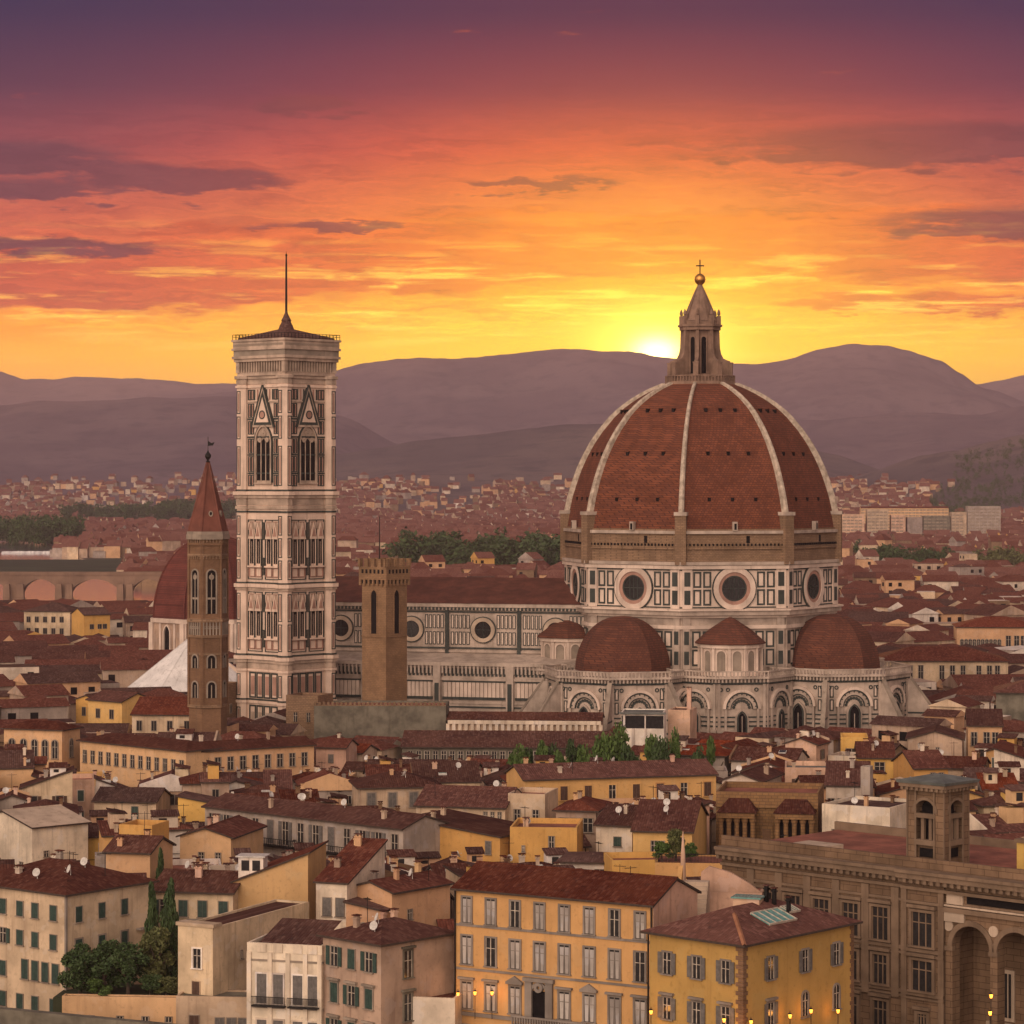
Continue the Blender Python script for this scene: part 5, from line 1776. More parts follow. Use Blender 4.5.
def corner_villa():
    H = corner_house('ochre corner house with grey shutters, stone quoins and teal skylights in its hip roof', 'house', 743, 946, 18.5, 42, 650, 853, vis=1024,
                     roof='hip', wall='gold', tile='tile', pitch=20, ov=.75)
    w, d = H['w'], H['d']
    for j, (z, st) in enumerate(((14.6, 'plain'), (10.0, 'hood'), (5.2, 'plain'), (1.2, 'plain'))):
        for i in range(3):
            u = w * (.19, .51, .82)[i]
            window(H, 'f', u, z, 1.05, 2.15, st, 'sgrey', 'open', trim='greystone')
        for i in range(3):
            u = d * (.24, .55, .84)[i]
            window(H, 'r', u, z, 1.0, 2.2 if j != 1 or i == 0 else 2.5, st if j != 1 or i == 0 else 'arch', 'sgrey' if not (j == 1 and i > 0) else None, 'open', trim='greystone')
    mb = MB(); mb.X = Matrix.Translation((w / 2, -d / 2, 0))
    for k in range(44):
        q = .85 if k % 2 else .55
        mb.box(-q, .10, -.10, q * .8, -1 + k * .44, -.6 + k * .44)
    obj('quoins', mb, ['brick'], H['root'])
    mb = MB(); mb.X = Matrix.Translation((w / 2, d / 2, 0))
    for k in range(44):
        q = .6 if k % 2 else .4
        mb.box(-.1, .08, -q, .08, -1 + k * .44, -.6 + k * .44)
    obj('quoins', mb, ['brick'], H['root'])
    # hip ridge tiles in lighter clay
    t = math.tan(R(20)); c = min(w, d) / 2
    mb = MB()
    vs = []
    p0 = Vector((w / 2 + .75, -d / 2 - .75, 18.5 + .22)); rise = (c + .75) * t
    p1 = Vector((w / 2 - c, -d / 2 + c, 18.5 + .22 + rise))
    dv = (p1 - p0).normalized(); sd = dv.cross(Vector((0, 0, 1))).normalized()
    for p in (p0, p0.lerp(p1, .8)):
        vs += [tuple(p - sd * .24), tuple(p + Vector((0, 0, .17))), tuple(p + sd * .24)]
    mb.add(vs, [(0, 1, 4, 3), (1, 2, 5, 4)])
    obj('hip_ridge', mb, ['ridgeclay'], H['roof'])
    # skylights on the right slope
    def slope_pane(face, u0, u1, s0, s1, name):
        mb = MB()
        t_ = R(20)
        if face == 'r':
            Xm = Matrix.Translation((w / 2 + .75, 0, 18.5 + .24)) @ Matrix.Rotation(PI / 2, 4, 'Z') @ Matrix.Rotation(t_, 4, 'X')
        else:
            Xm = Matrix.Translation((0, -d / 2 - .75, 18.5 + .24)) @ Matrix.Rotation(t_, 4, 'X')
        mb.X = Xm
        mb.box(u0, u1, s0, s1, .02, .16, 0)
        n = 4
        for k in range(n + 1): mb.box(u0 + (u1 - u0) * k / n - .05, u0 + (u1 - u0) * k / n + .05, s0 - .05, s1 + .05, .16, .24, 1)
        mb.box(u0 - .05, u1 + .05, s0 - .1, s0, .02, .25, 1); mb.box(u0 - .05, u1 + .05, s1, s1 + .1, .02, .25, 1)
        obj(name, mb, ['teal', 'frame'], H['roof'])
    slope_pane('r', -3.0, 1.6, 2.5, 5.0, 'skylight')
    slope_pane('r', 2.2, 4.0, 3.9, 5.1, 'skylight')
    mb = MB()
    mb.box(-1.4, 1.4, -1.0, 1.0, -1, 1.0, 0); mb.box(-1.6, 1.6, -1.2, 1.2, 1.0, 1.15, 1)
    obj('dormer', mb, ['pink', 'teal'], H['roof'], (-1.0, .6, roof_z(H, -1, .6)), .4)
    for x, y in ((.3, 2.0), (1.0, 2.4), (3.0, 2.2)): chimney(H, H['roof'], x, y, roof_z(H, x, y), .35, .35, 1.6, 'iron')
    mb = MB(); mb.box(-w / 2 - .2, -w / 2 - .06, -d / 2 - .2, -d / 2 - .06, 0, 18.4)
    obj('drainpipe', mb, ['iron'], H['root'])
    return H
M['ridgeclay'] = stone('light_ridge_clay', (.36, .16, .085), .4, 1.0)
VIL = corner_villa()

def sandstone_palace():
    """big brown palace with a corner tower and an arcaded loggia"""
    h = 22.0
    Y1 = (EYE - h) * F / (870 - HOR)                       # depth where the cornice passes column 905
    a = R(44)
    X_ = Vector((math.cos(a), -math.sin(a)))
    P = Vector((xat(905, Y1), Y1))
    q = (722 - 512.0) / F
    t0 = (q * P.y - P.x) / (-X_.x + q * X_.y)             # length from P back to column 722
    w = t0 + 34.0; d = 22.0
    Yd = Vector((math.sin(a), math.cos(a)))
    c = P + X_ * (34.0 - w / 2) + Yd * d / 2
    root = link('sandstone_palace', None, None, (c.x, c.y, 0), -a)
    tag(root, 'long brown sandstone palace with heavy cornice, arched loggia and a square roof tower', 'palace')
    FOOT.append((c.x, c.y, w, d, -a, 24)); VIS.append((512, 715, 766, 494, 494)); VIS.append((126, 192, 688, 690, 690)); VIS.append((722, 905, 1024, Y1 + t0 * math.sin(a), Y1)); VIS.append((905, 1100, 1024, Y1, Y1 - 30))
    H = dict(root=root, w=w, d=d, h=h, cx=c.x, cy=c.y)
    uP = t0                                                # u of column 905 on the front
    uB = uP + 5.6                                          # end of the projecting block, loggia begins
    mats = ['sandstone', 'sandtrim', 'palestone', 'dark', 'asphalt']
    mb = MB()
    mb.box(-w / 2, -w / 2 + uB, -d / 2, d / 2, -1, h, 0)
    mb.box(-w / 2 + uB, w / 2, -d / 2 + 5.0, d / 2, -1, h, 0)      # rear wall of the loggia
    mb.frame(-w / 2, -d / 2, 1, 0)
    Lw = w
    # projecting block and its pilasters
    mb.rect(uP, uB, -1, h, .55, 0)
    for u in (uP, uB - .7): mb.rect(u, u + .7, -1, h - 1.6, .75, 1)
    # loggia front: piers and true arches
    piers = []
    u = uB
    pw, aw = 0.9, 4.9
    zsp, ztop = 14.4, 18.1
    k = 0
    while u + pw + aw < Lw:
        mb.box(u, u + pw, -1.1, .3, -1, ztop, 0)
        mb.rect(u - .12, u + pw + .12, zsp - .5, zsp, .5, 1); mb.rect(u - .12, u + pw + .12, -1, 1.0, .5, 1)
        n = 14
        a0, b0 = u + pw, u + pw + aw
        pts = [(a0 + (b0 - a0) * (1 - math.cos(PI * i / n)) / 2, zsp + aw / 2 * math.sin(PI * i / n) * .98) for i in range(n + 1)]
        vs = []
        for p_, z in pts: vs += [(p_, .3, z), (p_, .3, ztop), (p_, -1.1, z), (p_, -1.1, ztop)]
        fs = []
        for i in range(n):
            e = 4 * i
            fs += [(e, e + 4, e + 5, e + 1), (e + 2, e + 3, e + 7, e + 6), (e, e + 2, e + 6, e + 4)]
        mb.add(vs, fs, 0)
        mb.ring((a0 + b0) / 2, zsp, aw / 2 - .02, aw / 2 + .55, .48, 1, 22, 0, PI, .25)
        mb.ring(u + pw / 2, zsp + 2.2, 0, .6, .42, 2, 14)
        piers.append((a0, b0))
        u += pw + aw
    mb.box(u, Lw, -1.1, .3, -1, ztop, 0)
    mb.box(uB, Lw, -5.0, .28, ztop, h, 0)                    # storey above the arches
    mb.box(uB, Lw, -5.0, -1.1, ztop - .35, ztop, 1)
    mb.rect(uB, Lw, ztop, ztop + .5, .75, 1); mb.rect(uB, Lw, ztop + .6, ztop + .8, .60, 2); mb.rect(uB, Lw, ztop + .85, ztop + 1.05, .45, 1)
    mb.rect(uB + 2.8, Lw, ztop + 1.1, ztop + 2.0, .34, 3); mb.rect(uB + .3, uB + 2.4, ztop + .9, ztop + 2.0, .55, 2)
    mb.rect(uB, uB + 2.6, ztop - 1.0, ztop + .4, .62, 2)
    # cornice and string courses
    for z, hh, e in ((h - 1.9, .35, .35), (h - 1.1, .5, .7), (h - .6, .6, 1.25), (h, .35, 1.5)):
        mb.rect(0, uP, z, z + hh, e, 1); mb.rect(uP, Lw, z, z + hh, e + .55, 1)
    for k in range(int(Lw / .9)):
        e = .55 if k * .9 > uP else 0
        mb.rect(k * .9, k * .9 + .4, h - 1.08, h - .62, 1.1 + e, 1)
    mb.rect(0, Lw, h + .35, h + 1.5, .1, 0, -.5)
    for z, hh in ((13.3, .4), (12.8, .25), (8.5, .4), (8.1, .22), (18.6, .3), (3.0, .5)):
        mb.rect(0, uP, z, z + hh, .22, 1); mb.rect(uP, uB, z, z + hh, .80, 1)
    for k in range(11):
        u = uP - 1.2 - k * 4.1
        if u > 1: mb.rect(u - .5, u + .5, 7.9, h - 2, .25, 1)
    mb.X = Matrix.Identity(4)
    obj('wall', mb, mats, root)
    # windows: wide framed pairs
    def bigwin(u, z, w_, h_, off):
        m2 = MB(); m2.frame(-w / 2, -d / 2, 1, 0)
        m2.rect(u - w_ / 2 - .35, u - w_ / 2, z - .2, z + h_ + .3, off + .30, 0); m2.rect(u + w_ / 2, u + w_ / 2 + .35, z - .2, z + h_ + .3, off + .30, 0)
        m2.rect(u - w_ / 2, u + w_ / 2, z + h_, z + h_ + .3, off + .30, 0); m2.rect(u - w_ / 2 - .5, u + w_ / 2 + .5, z - .4, z - .2, off + .45, 0)
        m2.rect(u - w_ / 2 - .5, u + w_ / 2 + .5, z + h_ + .45, z + h_ + .8, off + .5, 0)
        m2.X = Matrix.Identity(4)
        f = obj('window', m2, ['sandtrim'], root)
        m2 = MB(); m2.frame(-w / 2, -d / 2, 1, 0)
        m2.rect(u - w_ / 2, u + w_ / 2, z - .2, z + h_, off + .04, 0)
        for k in (-.5, -.17, .17, .5):
            m2.rect(u + k * w_ - .07, u + k * w_ + .07, z - .2, z + h_, off + .12, 1)
        m2.rect(u - w_ / 2, u + w_ / 2, z + h_ * .66, z + h_ * .66 + .12, off + .11, 1)
        m2.X = Matrix.Identity(4)
        obj('pane', m2, ['glass', 'sandtrim'], f)
    for z, hh in ((14.2, 3.5), (9.3, 3.1)):
        bigwin(uP + 2.8, z, 2.7, hh, .57)
    bigwin(uP + 2.8, 5.6, 1.2, 1.0, .57)
    for k in range(10):
        u = uP - 3.25 - k * 4.1
        if u < 2: break
        for z, hh, ww in ((14.2, 3.4, 2.2), (9.3, 3.0, 1.9), (4.2, 3.0, 1.9)): bigwin(u, z, ww, hh, .02)
    for i, (a0, b0) in enumerate(piers):
        u = (a0 + b0) / 2 + .6
        m2 = MB(); m2.frame(-w / 2, -d / 2 + 5.0, 1, 0)
        m2.rect(u - 1.5, u + 1.5, 6.0, 11.6, .2, 0); m2.rect(u - 1.1, u + 1.1, 6.4, 11.2, .24, 1)
        for k in (-.36, 0, .36): m2.rect(u + k * 2 - .06, u + k * 2 + .06, 6.4, 11.2, .3, 0)
        m2.rect(u - 1.9, u + 1.9, 5.3, 5.8, .6, 0)
        m2.X = Matrix.Identity(4)
        obj('window', m2, ['palestone', 'glass'], root)
    # flat roofs: red terrace with pale walks
    mb = MB()
    mb.box(-w / 2 + .6, w / 2, -d / 2 + .7, d / 2 - .6, h + .01, h + .25, 0)
    mb.box(-w / 2, w / 2, d / 2 - .5, d / 2, h + .02, h + 1.2, 1)
    mb.box(-w / 2 + .8, -w / 2 + uP - 8, -d / 2 + 4.2, -d / 2 + 6.0, h + .25, h + .32, 2)
    mb.box(-w / 2 + uP - 18, -w / 2 + uP - 13, -d / 2 + 3, -d / 2 + 6, h + .25, h + 1.1, 2)
    mb.box(-w / 2 + uP + 9.5, w / 2, -d / 2 + 7.6, -d / 2 + 8.4, h + .02, h + 3.2, 3); mb.box(-w / 2 + uP + 9.3, w / 2, -d / 2 + 7.4, -d / 2 + 8.6, h + 3.2, h + 3.6, 1)
    obj('terrace', mb, ['terrace', 'sandtrim', 'palestone', 'gold'], root)
    # square belvedere tower
    mt = MB()
    tw = 4.9
    tx, ty = -w / 2 + uP + 1.0, -d / 2 + 4.8
    zt = h + 8.6
    mt.X = Matrix.Translation((tx, ty, 0))
    q = tw / 2
    for sx in (-1, 1):
        for sy in (-1, 1): mt.box(sx * q - (1.05 if sx > 0 else 0), sx * q + (1.05 if sx < 0 else 0), sy * q - (1.05 if sy > 0 else 0), sy * q + (1.05 if sy < 0 else 0), h - .5, zt, 0)
    mt.box(-q + .6, q - .6, -q + .6, q - .6, h - .5, h + 3.0, 0)
    mt.box(-q + 1.2, q - 1.2, -q + 1.2, q - 1.2, h + 3.0, zt - .2, 3)
    for (ox, oy), (ux, uy) in (((-q, -q), (1, 0)), ((q, -q), (0, 1)), ((q, q), (-1, 0)), ((-q, q), (0, -1))):
        mt.frame(tx + ox, ty + oy, ux, uy)
        n = 12
        a0, b0 = 1.05, tw - 1.05
        zs = zt - 2.4
        pts = [(a0 + (b0 - a0) * i / n, zs + (b0 - a0) / 2 * math.sin(math.acos(max(-1, min(1, 2 * i / n - 1))))) for i in range(n + 1)]
        vs = []
        for p_, z in pts: vs += [(p_, -.1, z), (p_, -.1, zt), (p_, -1.2, z), (p_, -1.2, zt)]
        fs = []
        for i in range(n):
            e = 4 * i
            fs += [(e, e + 4, e + 5, e + 1), (e, e + 2, e + 6, e + 4)]
        mt.add(vs, fs, 0)
        mt.ring(tw / 2, zs, (b0 - a0) / 2 - .02, (b0 - a0) / 2 + .3, .08, 1, 14, 0, PI, -.3)
        mt.rect(a0, b0, zs - .6, zs - .1, .06, 1, -.5)
        mt.rect(a0, b0, h + 2.6, h + 3.2, .12, 1, -.7); mt.rect(a0 + .3, b0 - .3, h + 1.2, h + 2.2, -.52, 3, -.8)
        for u in (tw / 2 - .7, tw / 2 + .35): mt.rect(u, u + .4, h + 3.2, zs - .6, -.2, 1, -.6)
        mt.rect(0, .18, h, zt, .12, 1); mt.rect(1.1, 1.3, h, zt, .1, 1); mt.rect(tw - 1.3, tw - 1.1, h, zt, .1, 1)
        mt.rect(-.3, tw + .3, zt, zt + .4, .35, 1); mt.rect(-.6, tw + .6, zt + .4, zt + .8, .7, 1)
        for k in range(9): mt.rect(-.4 + k * .67, -.1 + k * .67, zt + .05, zt + .4, .62, 1)
    mt.X = Matrix.Translation((tx, ty, 0))
    e = q + .8
    mt.prism([(-e, -e), (e, -e), (e, e), (-e, e)], zt + .8, zt + 1.1, 2, [(-e - .1, -e - .1), (e + .1, -e - .1), (e + .1, e + .1), (-e - .1, e + .1)])
    mt.prism([(-e, -e), (e, -e), (e, e), (-e, e)], zt + 1.1, zt + 1.7, 2, [(-.6, -.6), (.6, -.6), (.6, .6), (-.6, .6)])
    mt.X = Matrix.Identity(4)
    obj('tower', mt, ['sandstone', 'sandtrim', 'slate', 'dark'], root)
    H['uP'] = uP; H['piers'] = piers; H['a'] = a
    return H
PALACE = sandstone_palace()

W = window
def row(H, face, us, z, w=1.0, h=1.6, **kw):
    L = face_len(H, face)
    for u in us: window(H, face, L * u, z, w, h, **kw)
def srow(H, face, us, z, w=1.0, h=1.6, sh='sgreen', trim='stone', mode=0):
    L = face_len(H, face)
    for u in us: simple_window(H, face, L * u, z, (w, h, sh, trim, mode))

# foreground left: house with green shutters above the garden
G = corner_house('cream apartment house with rows of green shutters and two satellite dishes beside the hedge garden', 'house', 66, 896, 15.5, 38, -34, 153, vis=1010, roof='hip', wall='cream', pitch=19)
for j, z in enumerate((12.4, 8.9, 4.9, 1.2)):
    for u in (.06, .22, .38, .55, .70, .88):
        if j == 2 and u > .5: continue
        W(G, 'f', G['w'] * u, z, 1.15, 1.75, 'bare', 'sgreen', 'closed' if (j + int(u * 100)) % 3 else 'open')
    if j == 2:
        for u in (.60, .70, .80, .90): W(G, 'f', G['w'] * u, z, 1.15, 2.3, 'bare', 'sgreen', 'closed')
for j, (z, hh) in enumerate(((12.2, 1.8), (7.6, 2.5), (3.4, 2.0))):
    for i, u in enumerate((.14, .40, .66)): W(G, 'r', G['d'] * u, z, 1.05, hh, 'plain' if j else 'bare', 'sgreen', 'closed')
mb = MB(); mb.frame(G['w'] / 2, -G['d'] / 2, 0, 1)
for u in (.40, .66): mb.rect(G['d'] * u - 1.1, G['d'] * u + 1.1, 7.1, 7.35, .9); [mb.rect(G['d'] * u - 1.05 + .2 * k, G['d'] * u - 1.0 + .2 * k, 7.35, 8.2, .85, 0, .8) for k in range(11)]
mb.rect(G['d'] * .80, G['d'] * .97, 10.0, 10.2, .9); mb.X = Matrix.Identity(4)
obj('balcony', mb, ['greystone'], G['root'])
dish(G['roof'], 1.5, -5.0, roof_z(G, 1.5, -5.0) + .2); dish(G['roof'], 5.2, -3.0, roof_z(G, 5.2, -3.0) + .2, -.4); dish(G['roof'], 4.0, 0.5, roof_z(G, 4, .5) + .2, .2)
trims(G, hr, 3, 0, 1)
mb = MB(); mb.box(G['w'] / 2 - .15, G['w'] / 2 + .12, -G['d'] / 2 - .12, -G['d'] / 2 + .15, 0, 15.4)
obj('drainpipe', mb, ['greystone'], G['root'])

H = corner_house('small cream attic house standing up behind the dishes of the green shuttered house', 'house', 150, 853, 17.5, 14, 106, 156, vis=885, roof='gable', wall='peach', tile='tile2', d=8)
trims(H, hr, 2, 0, 1)
H = corner_house('low pale house with green shutters and a long roof left of the tall yellow wall', 'house', 233, 893, 13.5, 12, 153, 240, vis=925, roof='gable', wall='cream', tile='tile2', d=10)
for u in (.14, .38, .62, .88): W(H, 'f', H['w'] * u, 10.4, 1.15, 2.0, 'bare', 'sgreen', 'closed' if u > .2 else 'open')
for u in (.12, .34, .6, .85): W(H, 'f', H['w'] * u, 6.6, 1.1, 1.9, 'bare', 'sgreen', 'closed')
mb = MB(); mb.frame(-H['w'] / 2, -H['d'] / 2, 1, 0); mb.rect(H['w'] * .46, H['w'], 9.3, 9.6, 1.2); mb.rect(H['w'] * .46, H['w'], 9.6, 10.3, 1.2, 0, 1.1); mb.X = Matrix.Identity(4)
obj('balcony', mb, ['greystone'], H['root'])
trims(H, hr, 3, 1, 0)

H = corner_house('tall blank yellow gable wall with a tiny arched window and a roof terrace', 'house', 308, 884, 14.5, 8, 233, 322, vis=925, roof='shedr', wall='yellow2', tile='tile', pitch=21, d=11)
W(H, 'f', H['w'] * .70, 10.6, .9, 1.5, 'arch', None, trim='ochre'); W(H, 'f', H['w'] * .52, 11.0, .25, 1.3, 'bare', None, trim='ochre')
mb = MB(); mb.box(-1.6, 1.6, -1.2, 1.2, -1, 1.9, 0); mb.box(-1.9, 1.9, -1.5, 1.5, 1.9, 2.05, 1); mb.box(-1.2, -.2, -1.24, -1.2, .2, 1.5, 2); mb.box(.2, 1.2, -1.24, -1.2, .2, 1.5, 2)
obj('dormer', mb, ['white', 'metalwhite', 'glass'], H['roof'], (-H['w'] * .28, -3.6, roof_z(H, -H['w'] * .28, 0) + .2))

H = corner_house('cream corner building with one brown shuttered window and a long side wall beside the garden', 'house', 213, 931, 13.0, 26, 178, 312, vis=1024, roof='flat', wall='cream', tile='tile2', parapet=.35, maxd=22)
W(H, 'f', H['w'] * .55, 8.6, 1.1, 2.2, 'plain', None, trim='white'); W(H, 'f', H['w'] * .52, 4.9, 1.0, 2.1, 'bare', 'sbrown', 'closed', trim='cream'); W(H, 'f', H['w'] * .52, .9, 1.0, 1.8, 'bare', 'sbrown', 'closed')
W(H, 'r', H['d'] * .28, 8.9, .4, .9, 'bare')
mb = MB(); mb.box(-H['w'] / 2 - .2, H['w'] / 2 + .2, -H['d'] / 2 - .2, -H['d'] / 2 + 1.6, 13.36, 13.75); obj('cornice', mb, ['beige'], H['root'])
X0 = H
c = at(213, 0, 318)
H = corner_house('low cream street front with three dark shuttered windows under the cream corner building', 'house', 249, 1000, 5.4, 6, 176, 255, vis=1024, roof='flat', wall='cream', tile='oldgrey', parapet=.3, d=4.5)
for u in (.25, ): W(H, 'f', H['w'] * u, 1.3, 1.1, 2.2, 'bare', 'sbrown', 'closed')
for u in (.60, .76, .92): W(H, 'f', H['w'] * u, 1.2, 1.05, 2.1, 'bare', 'oldgrey' if False else 'sgrey', 'closed')

H = corner_house('pale stuccoed palazzetto with pilasters, tall grey shuttered windows and iron balconies', 'house', 322, 955, 12.6, 16, 247, 335, vis=1024, roof='flat', wall='pale', tile='tile2', d=10, parapet=1.0, band=(11.6, 6.4))
for u in (.20, .42, .68, .88):
    W(H, 'f', H['w'] * u, 7.0, 1.15, 3.2, 'plain', 'sgrey', 'closed', trim='white'); W(H, 'f', H['w'] * u, 2.2, 1.15, 2.9, 'plain', 'sgrey', 'closed', trim='pale')
mb = MB(); mb.frame(-H['w'] / 2, -H['d'] / 2, 1, 0)
for u in (.03, .31, .55, .78, .97): mb.rect(H['w'] * u - .25, H['w'] * u + .25, 0, 12.6, .16)
for u in (.2, .42, .68, .88): mb.rect(H['w'] * u - .5, H['w'] * u + .5, 12.62, 13.55, .12)
mb.X = Matrix.Identity(4); obj('pilasters', mb, ['pale'], H['root'])
mb = MB(); mb.frame(-H['w'] / 2, -H['d'] / 2, 1, 0)
for u0, u1 in ((.09, .53), (.57, .97)):
    mb.rect(H['w'] * u0, H['w'] * u1, 6.65, 6.8, .8); mb.rect(H['w'] * u0, H['w'] * u1, 7.75, 7.82, .8, 0, .74)
    for k in range(26): mb.rect(H['w'] * (u0 + (u1 - u0) * k / 25) - .025, H['w'] * (u0 + (u1 - u0) * k / 25) + .025, 6.8, 7.8, .79, 0, .75)
mb.X = Matrix.Identity(4); obj('balcony', mb, ['iron'], H['root'])
mb = MB(); mb.add([(-H['w'] / 2 + .6, -H['d'] / 2 + .5, 12.9), (H['w'] / 2 - 1, -H['d'] / 2 + .5, 12.9), (H['w'] / 2 - 1, H['d'] / 2 - .5, 14.9), (-H['w'] / 2 + .6, H['d'] / 2 - .5, 14.9)], [(0, 1, 2, 3)]); obj('roof', mb, ['tile2'], H['root'])

H = corner_house('beige corner house with dark shutters in rows of three and a wide rough hip roof', 'house', 381, 946, 14.6, 44, 323, 454, vis=1024, roof='hip', wall='beige', tile='tile', pitch=18, maxd=17)
for j, z in enumerate((11.6, 7.6, 3.6, .2)):
    for u in (.20, .50, .80):
        W(H, 'f', H['w'] * u, z, 1.15, 2.1, 'hood' if j else 'bare', 'sgreen', 'closed' if (j + int(u * 10)) % 2 else 'open')
for j, z in enumerate((10.7, 6.0)): W(H, 'r', H['d'] * .36, z, 1.2, 2.9, 'hood', None, trim='oldgrey')
W(H, 'r', H['d'] * .30, 1.6, 1.6, 2.0, 'plain', None, trim='oldgrey')
mb = MB(); mb.frame(-H['w'] / 2, -H['d'] / 2, 1, 0); mb.rect(.3, H['w'] - .3, 2.7, 2.95, .9); mb.rect(.3, H['w'] - .3, 2.95, 3.7, .88, 0, .78); mb.X = Matrix.Identity(4)
obj('balcony', mb, ['sgreen'], H['root'])
trims(H, hr, 3, 2, 1)
HB = H
H = corner_house('squat pale flat roofed house wedged between the beige corner house and the ochre palazzo', 'house', 455, 1003, 8.0, 12, 412, 460, vis=1024, roof='flat', wall='pale', tile='tile2', d=7, parapet=.5)
for u in (.28, .72): W(H, 'f', H['w'] * u, 3.6, 1.1, 1.7, 'bare', None)

H = corner_house('narrow pale house with two grey shutters and a tilted tile roof', 'house', 347, 884, 15.6, 20, 316, 352, vis=930, roof='shedb', wall='pale', tile='tile', pitch=17, d=12)
row(H, 'f', (.36, .78), 11.6, 1.1, 2.2, style='bare', sh='sgrey', state='closed'); row(H, 'f', (.36,), 6.6, 1.1, 2.6, style='plain')
trims(H, hr, 3, 0, 0)
H = corner_house('pinkish house with a long lean-to roof climbing to the yellow wall', 'house', 392, 893, 14.6, 40, 350, 450, vis=925, roof='gabley', wall='peach', tile='tile', pitch=15, maxd=22)
trims(H, hr, 3, 1, 1)
row(H, 'r', (.3,), 11.0, .8, 1.2, style='bare')
H = corner_house('small pink lean-to with a round topped hole beside the narrow pale house', 'house', 384, 912, 12.5, 16, 346, 390, vis=935, roof='shedl', wall='peach', tile='tile2', pitch=10, d=6)
W(H, 'f', H['w'] * .45, 10.0, .6, 1.0, 'arch', None)
H = corner_house('little loggia house with white awning under tiles behind the beige roof', 'house', 443, 908, 11.5, 8, 402, 450, vis=925, roof='gable', wall='grey', tile='tile2', d=7)
mb = MB(); mb.frame(-H['w'] / 2, -H['d'] / 2, 1, 0); mb.ext([(0, 10.6), (H['w'] * .8, 10.6), (H['w'] * .8, 10.75), (0, 10.75)], 1.6); mb.X = Matrix.Identity(4); obj('awning', mb, ['white'], H['root'])
row(H, 'f', (.2, .5, .8), 8.6, 1.3, 1.8, style='bare')

H = corner_house('pale barn like house with a broad gable and few small windows at the picture edge', 'house', 32, 828, 14.0, 48, -24, 88, vis=872, roof='gabley', wall='pale', tile='palestone', pitch=12, maxd=14)
row(H, 'f', (.15, .42, .62, .82), 7.6, .9, 1.1, style='bare'); row(H, 'r', (.25,), 9.6, .8, .8, style='bare')
H = corner_house('pale gabled house with two small square windows between orange walls', 'house', 231, 838, 14.0, 14, 180, 240, vis=862, roof='gabley', wall='peach', tile='tile', pitch=17, d=14)
row(H, 'f', (.42, .75), 10.6, .8, 1.2, style='bare'); trims(H, hr, 2, 0, 0)
H = corner_house('little orange plastered penthouse on the roofs left of the long grey loggia', 'house', 208, 803, 14.0, 6, 178, 212, vis=822, roof='shedl', wall='yellow', tile='tile2', pitch=10, d=6)
H = corner_house('orange box house with a terrace below the pale gabled house', 'house', 152, 832, 16.0, 16, 119, 156, vis=850, roof='flat', wall='yellow', tile='terrace', d=6)
H = corner_house('low cream shed under a very dark roof edge with one green door', 'house', 156, 802, 12.0, 8, 94, 165, vis=822, roof='gable', wall='cream', tile='tile2', d=9)
row(H, 'f', (.66,), 8.6, 1.1, 2.6, style='bare', sh='sgreen', state='closed')

# second plane
H = corner_house('long grey loggia house with tall dark openings under a straight tiled roof', 'house', 403, 829, 15.0, 41, 205, 414, vis=858, roof='gable', wall='grey', tile='tile', pitch=17, d=9, maxw=60)
n = 13
for i in range(n):
    W(H, 'f', H['w'] * (i + .5) / n, 10.7, 1.3, 3.4, 'bare', None if i % 3 == 0 else 'sgrey', 'closed' if i % 4 == 0 else 'open', trim='grey')
mb = MB(); mb.frame(-H['w'] / 2, -H['d'] / 2, 1, 0); mb.rect(0, H['w'], 10.2, 10.5, .9); mb.rect(0, H['w'], 11.4, 11.5, .85, 0, .78)
for k in range(90): mb.rect(H['w'] * k / 90, H['w'] * k / 90 + .06, 10.5, 11.4, .84, 0, .79)
mb.X = Matrix.Identity(4); obj('balcony', mb, ['iron'], H['root']); trims(H, hr, 3, 2, 0)
H = corner_house('bright yellow blank walled house with a broken tile edge on its sloping top', 'house', 500, 838, 13.6, 30, 405, 511, vis=862, roof='shedl', wall='yellow', tile='tile2', pitch=6, d=12)
row(H, 'f', (.88,), 11.2, .9, 1.8, style='bare', sh='sgrey', state='closed'); row(H, 'r', (.3,), 11.0, .8, 1.8, style='bare'); trims(H, hr, 2, 0, 0)
H = corner_house('bright yellow terrace house with one doorway next to the broken tile edge', 'house', 577, 834, 14.2, 6, 510, 582, vis=860, roof='flat', wall='yellow', tile='terrace', d=11)
row(H, 'f', (.62,), 11.6, .8, 2.2, style='bare'); row(H, 'f', (.2,), 11.6, .4, .8, style='bare'); trims(H, hr, 1, 1, 1)
H = corner_house('low white roof house with rounded corner behind the ochre palazzo roof', 'house', 617, 864, 13.2, 10, 560, 624, vis=872, roof='hip', wall='white', tile='tile2', pitch=9, d=9)
row(H, 'f', (.3, .7), 11.6, 1.4, .8, style='bare')
H = corner_house('orange yellow blank wall running behind the ochre palazzo roof', 'house', 690, 866, 13.8, -6, 612, 700, vis=880, roof='flat', wall='yellow', tile='terrace', d=8)
H = corner_house('plain ochre house with twin windows under a huge dark pitched roof', 'house', 692, 832, 15.0, 10, 633, 705, vis=862, roof='gable', wall='ochre', tile='tile', pitch=17, d=20)
row(H, 'f', (.36, .48), 11.9, .9, 1.7, style='bare'); trims(H, hr, 3, 2, 1)
H = corner_house('pale cottage with one green shuttered window behind the yellow terrace house', 'house', 632, 826, 14.6, 20, 596, 640, vis=850, roof='gable', wall='pale', tile='tile', d=12)
row(H, 'f', (.6,), 11.6, 1.1, 1.3, style='bare', sh='sgreen', state='closed'); trims(H, hr, 2, 1, 0)
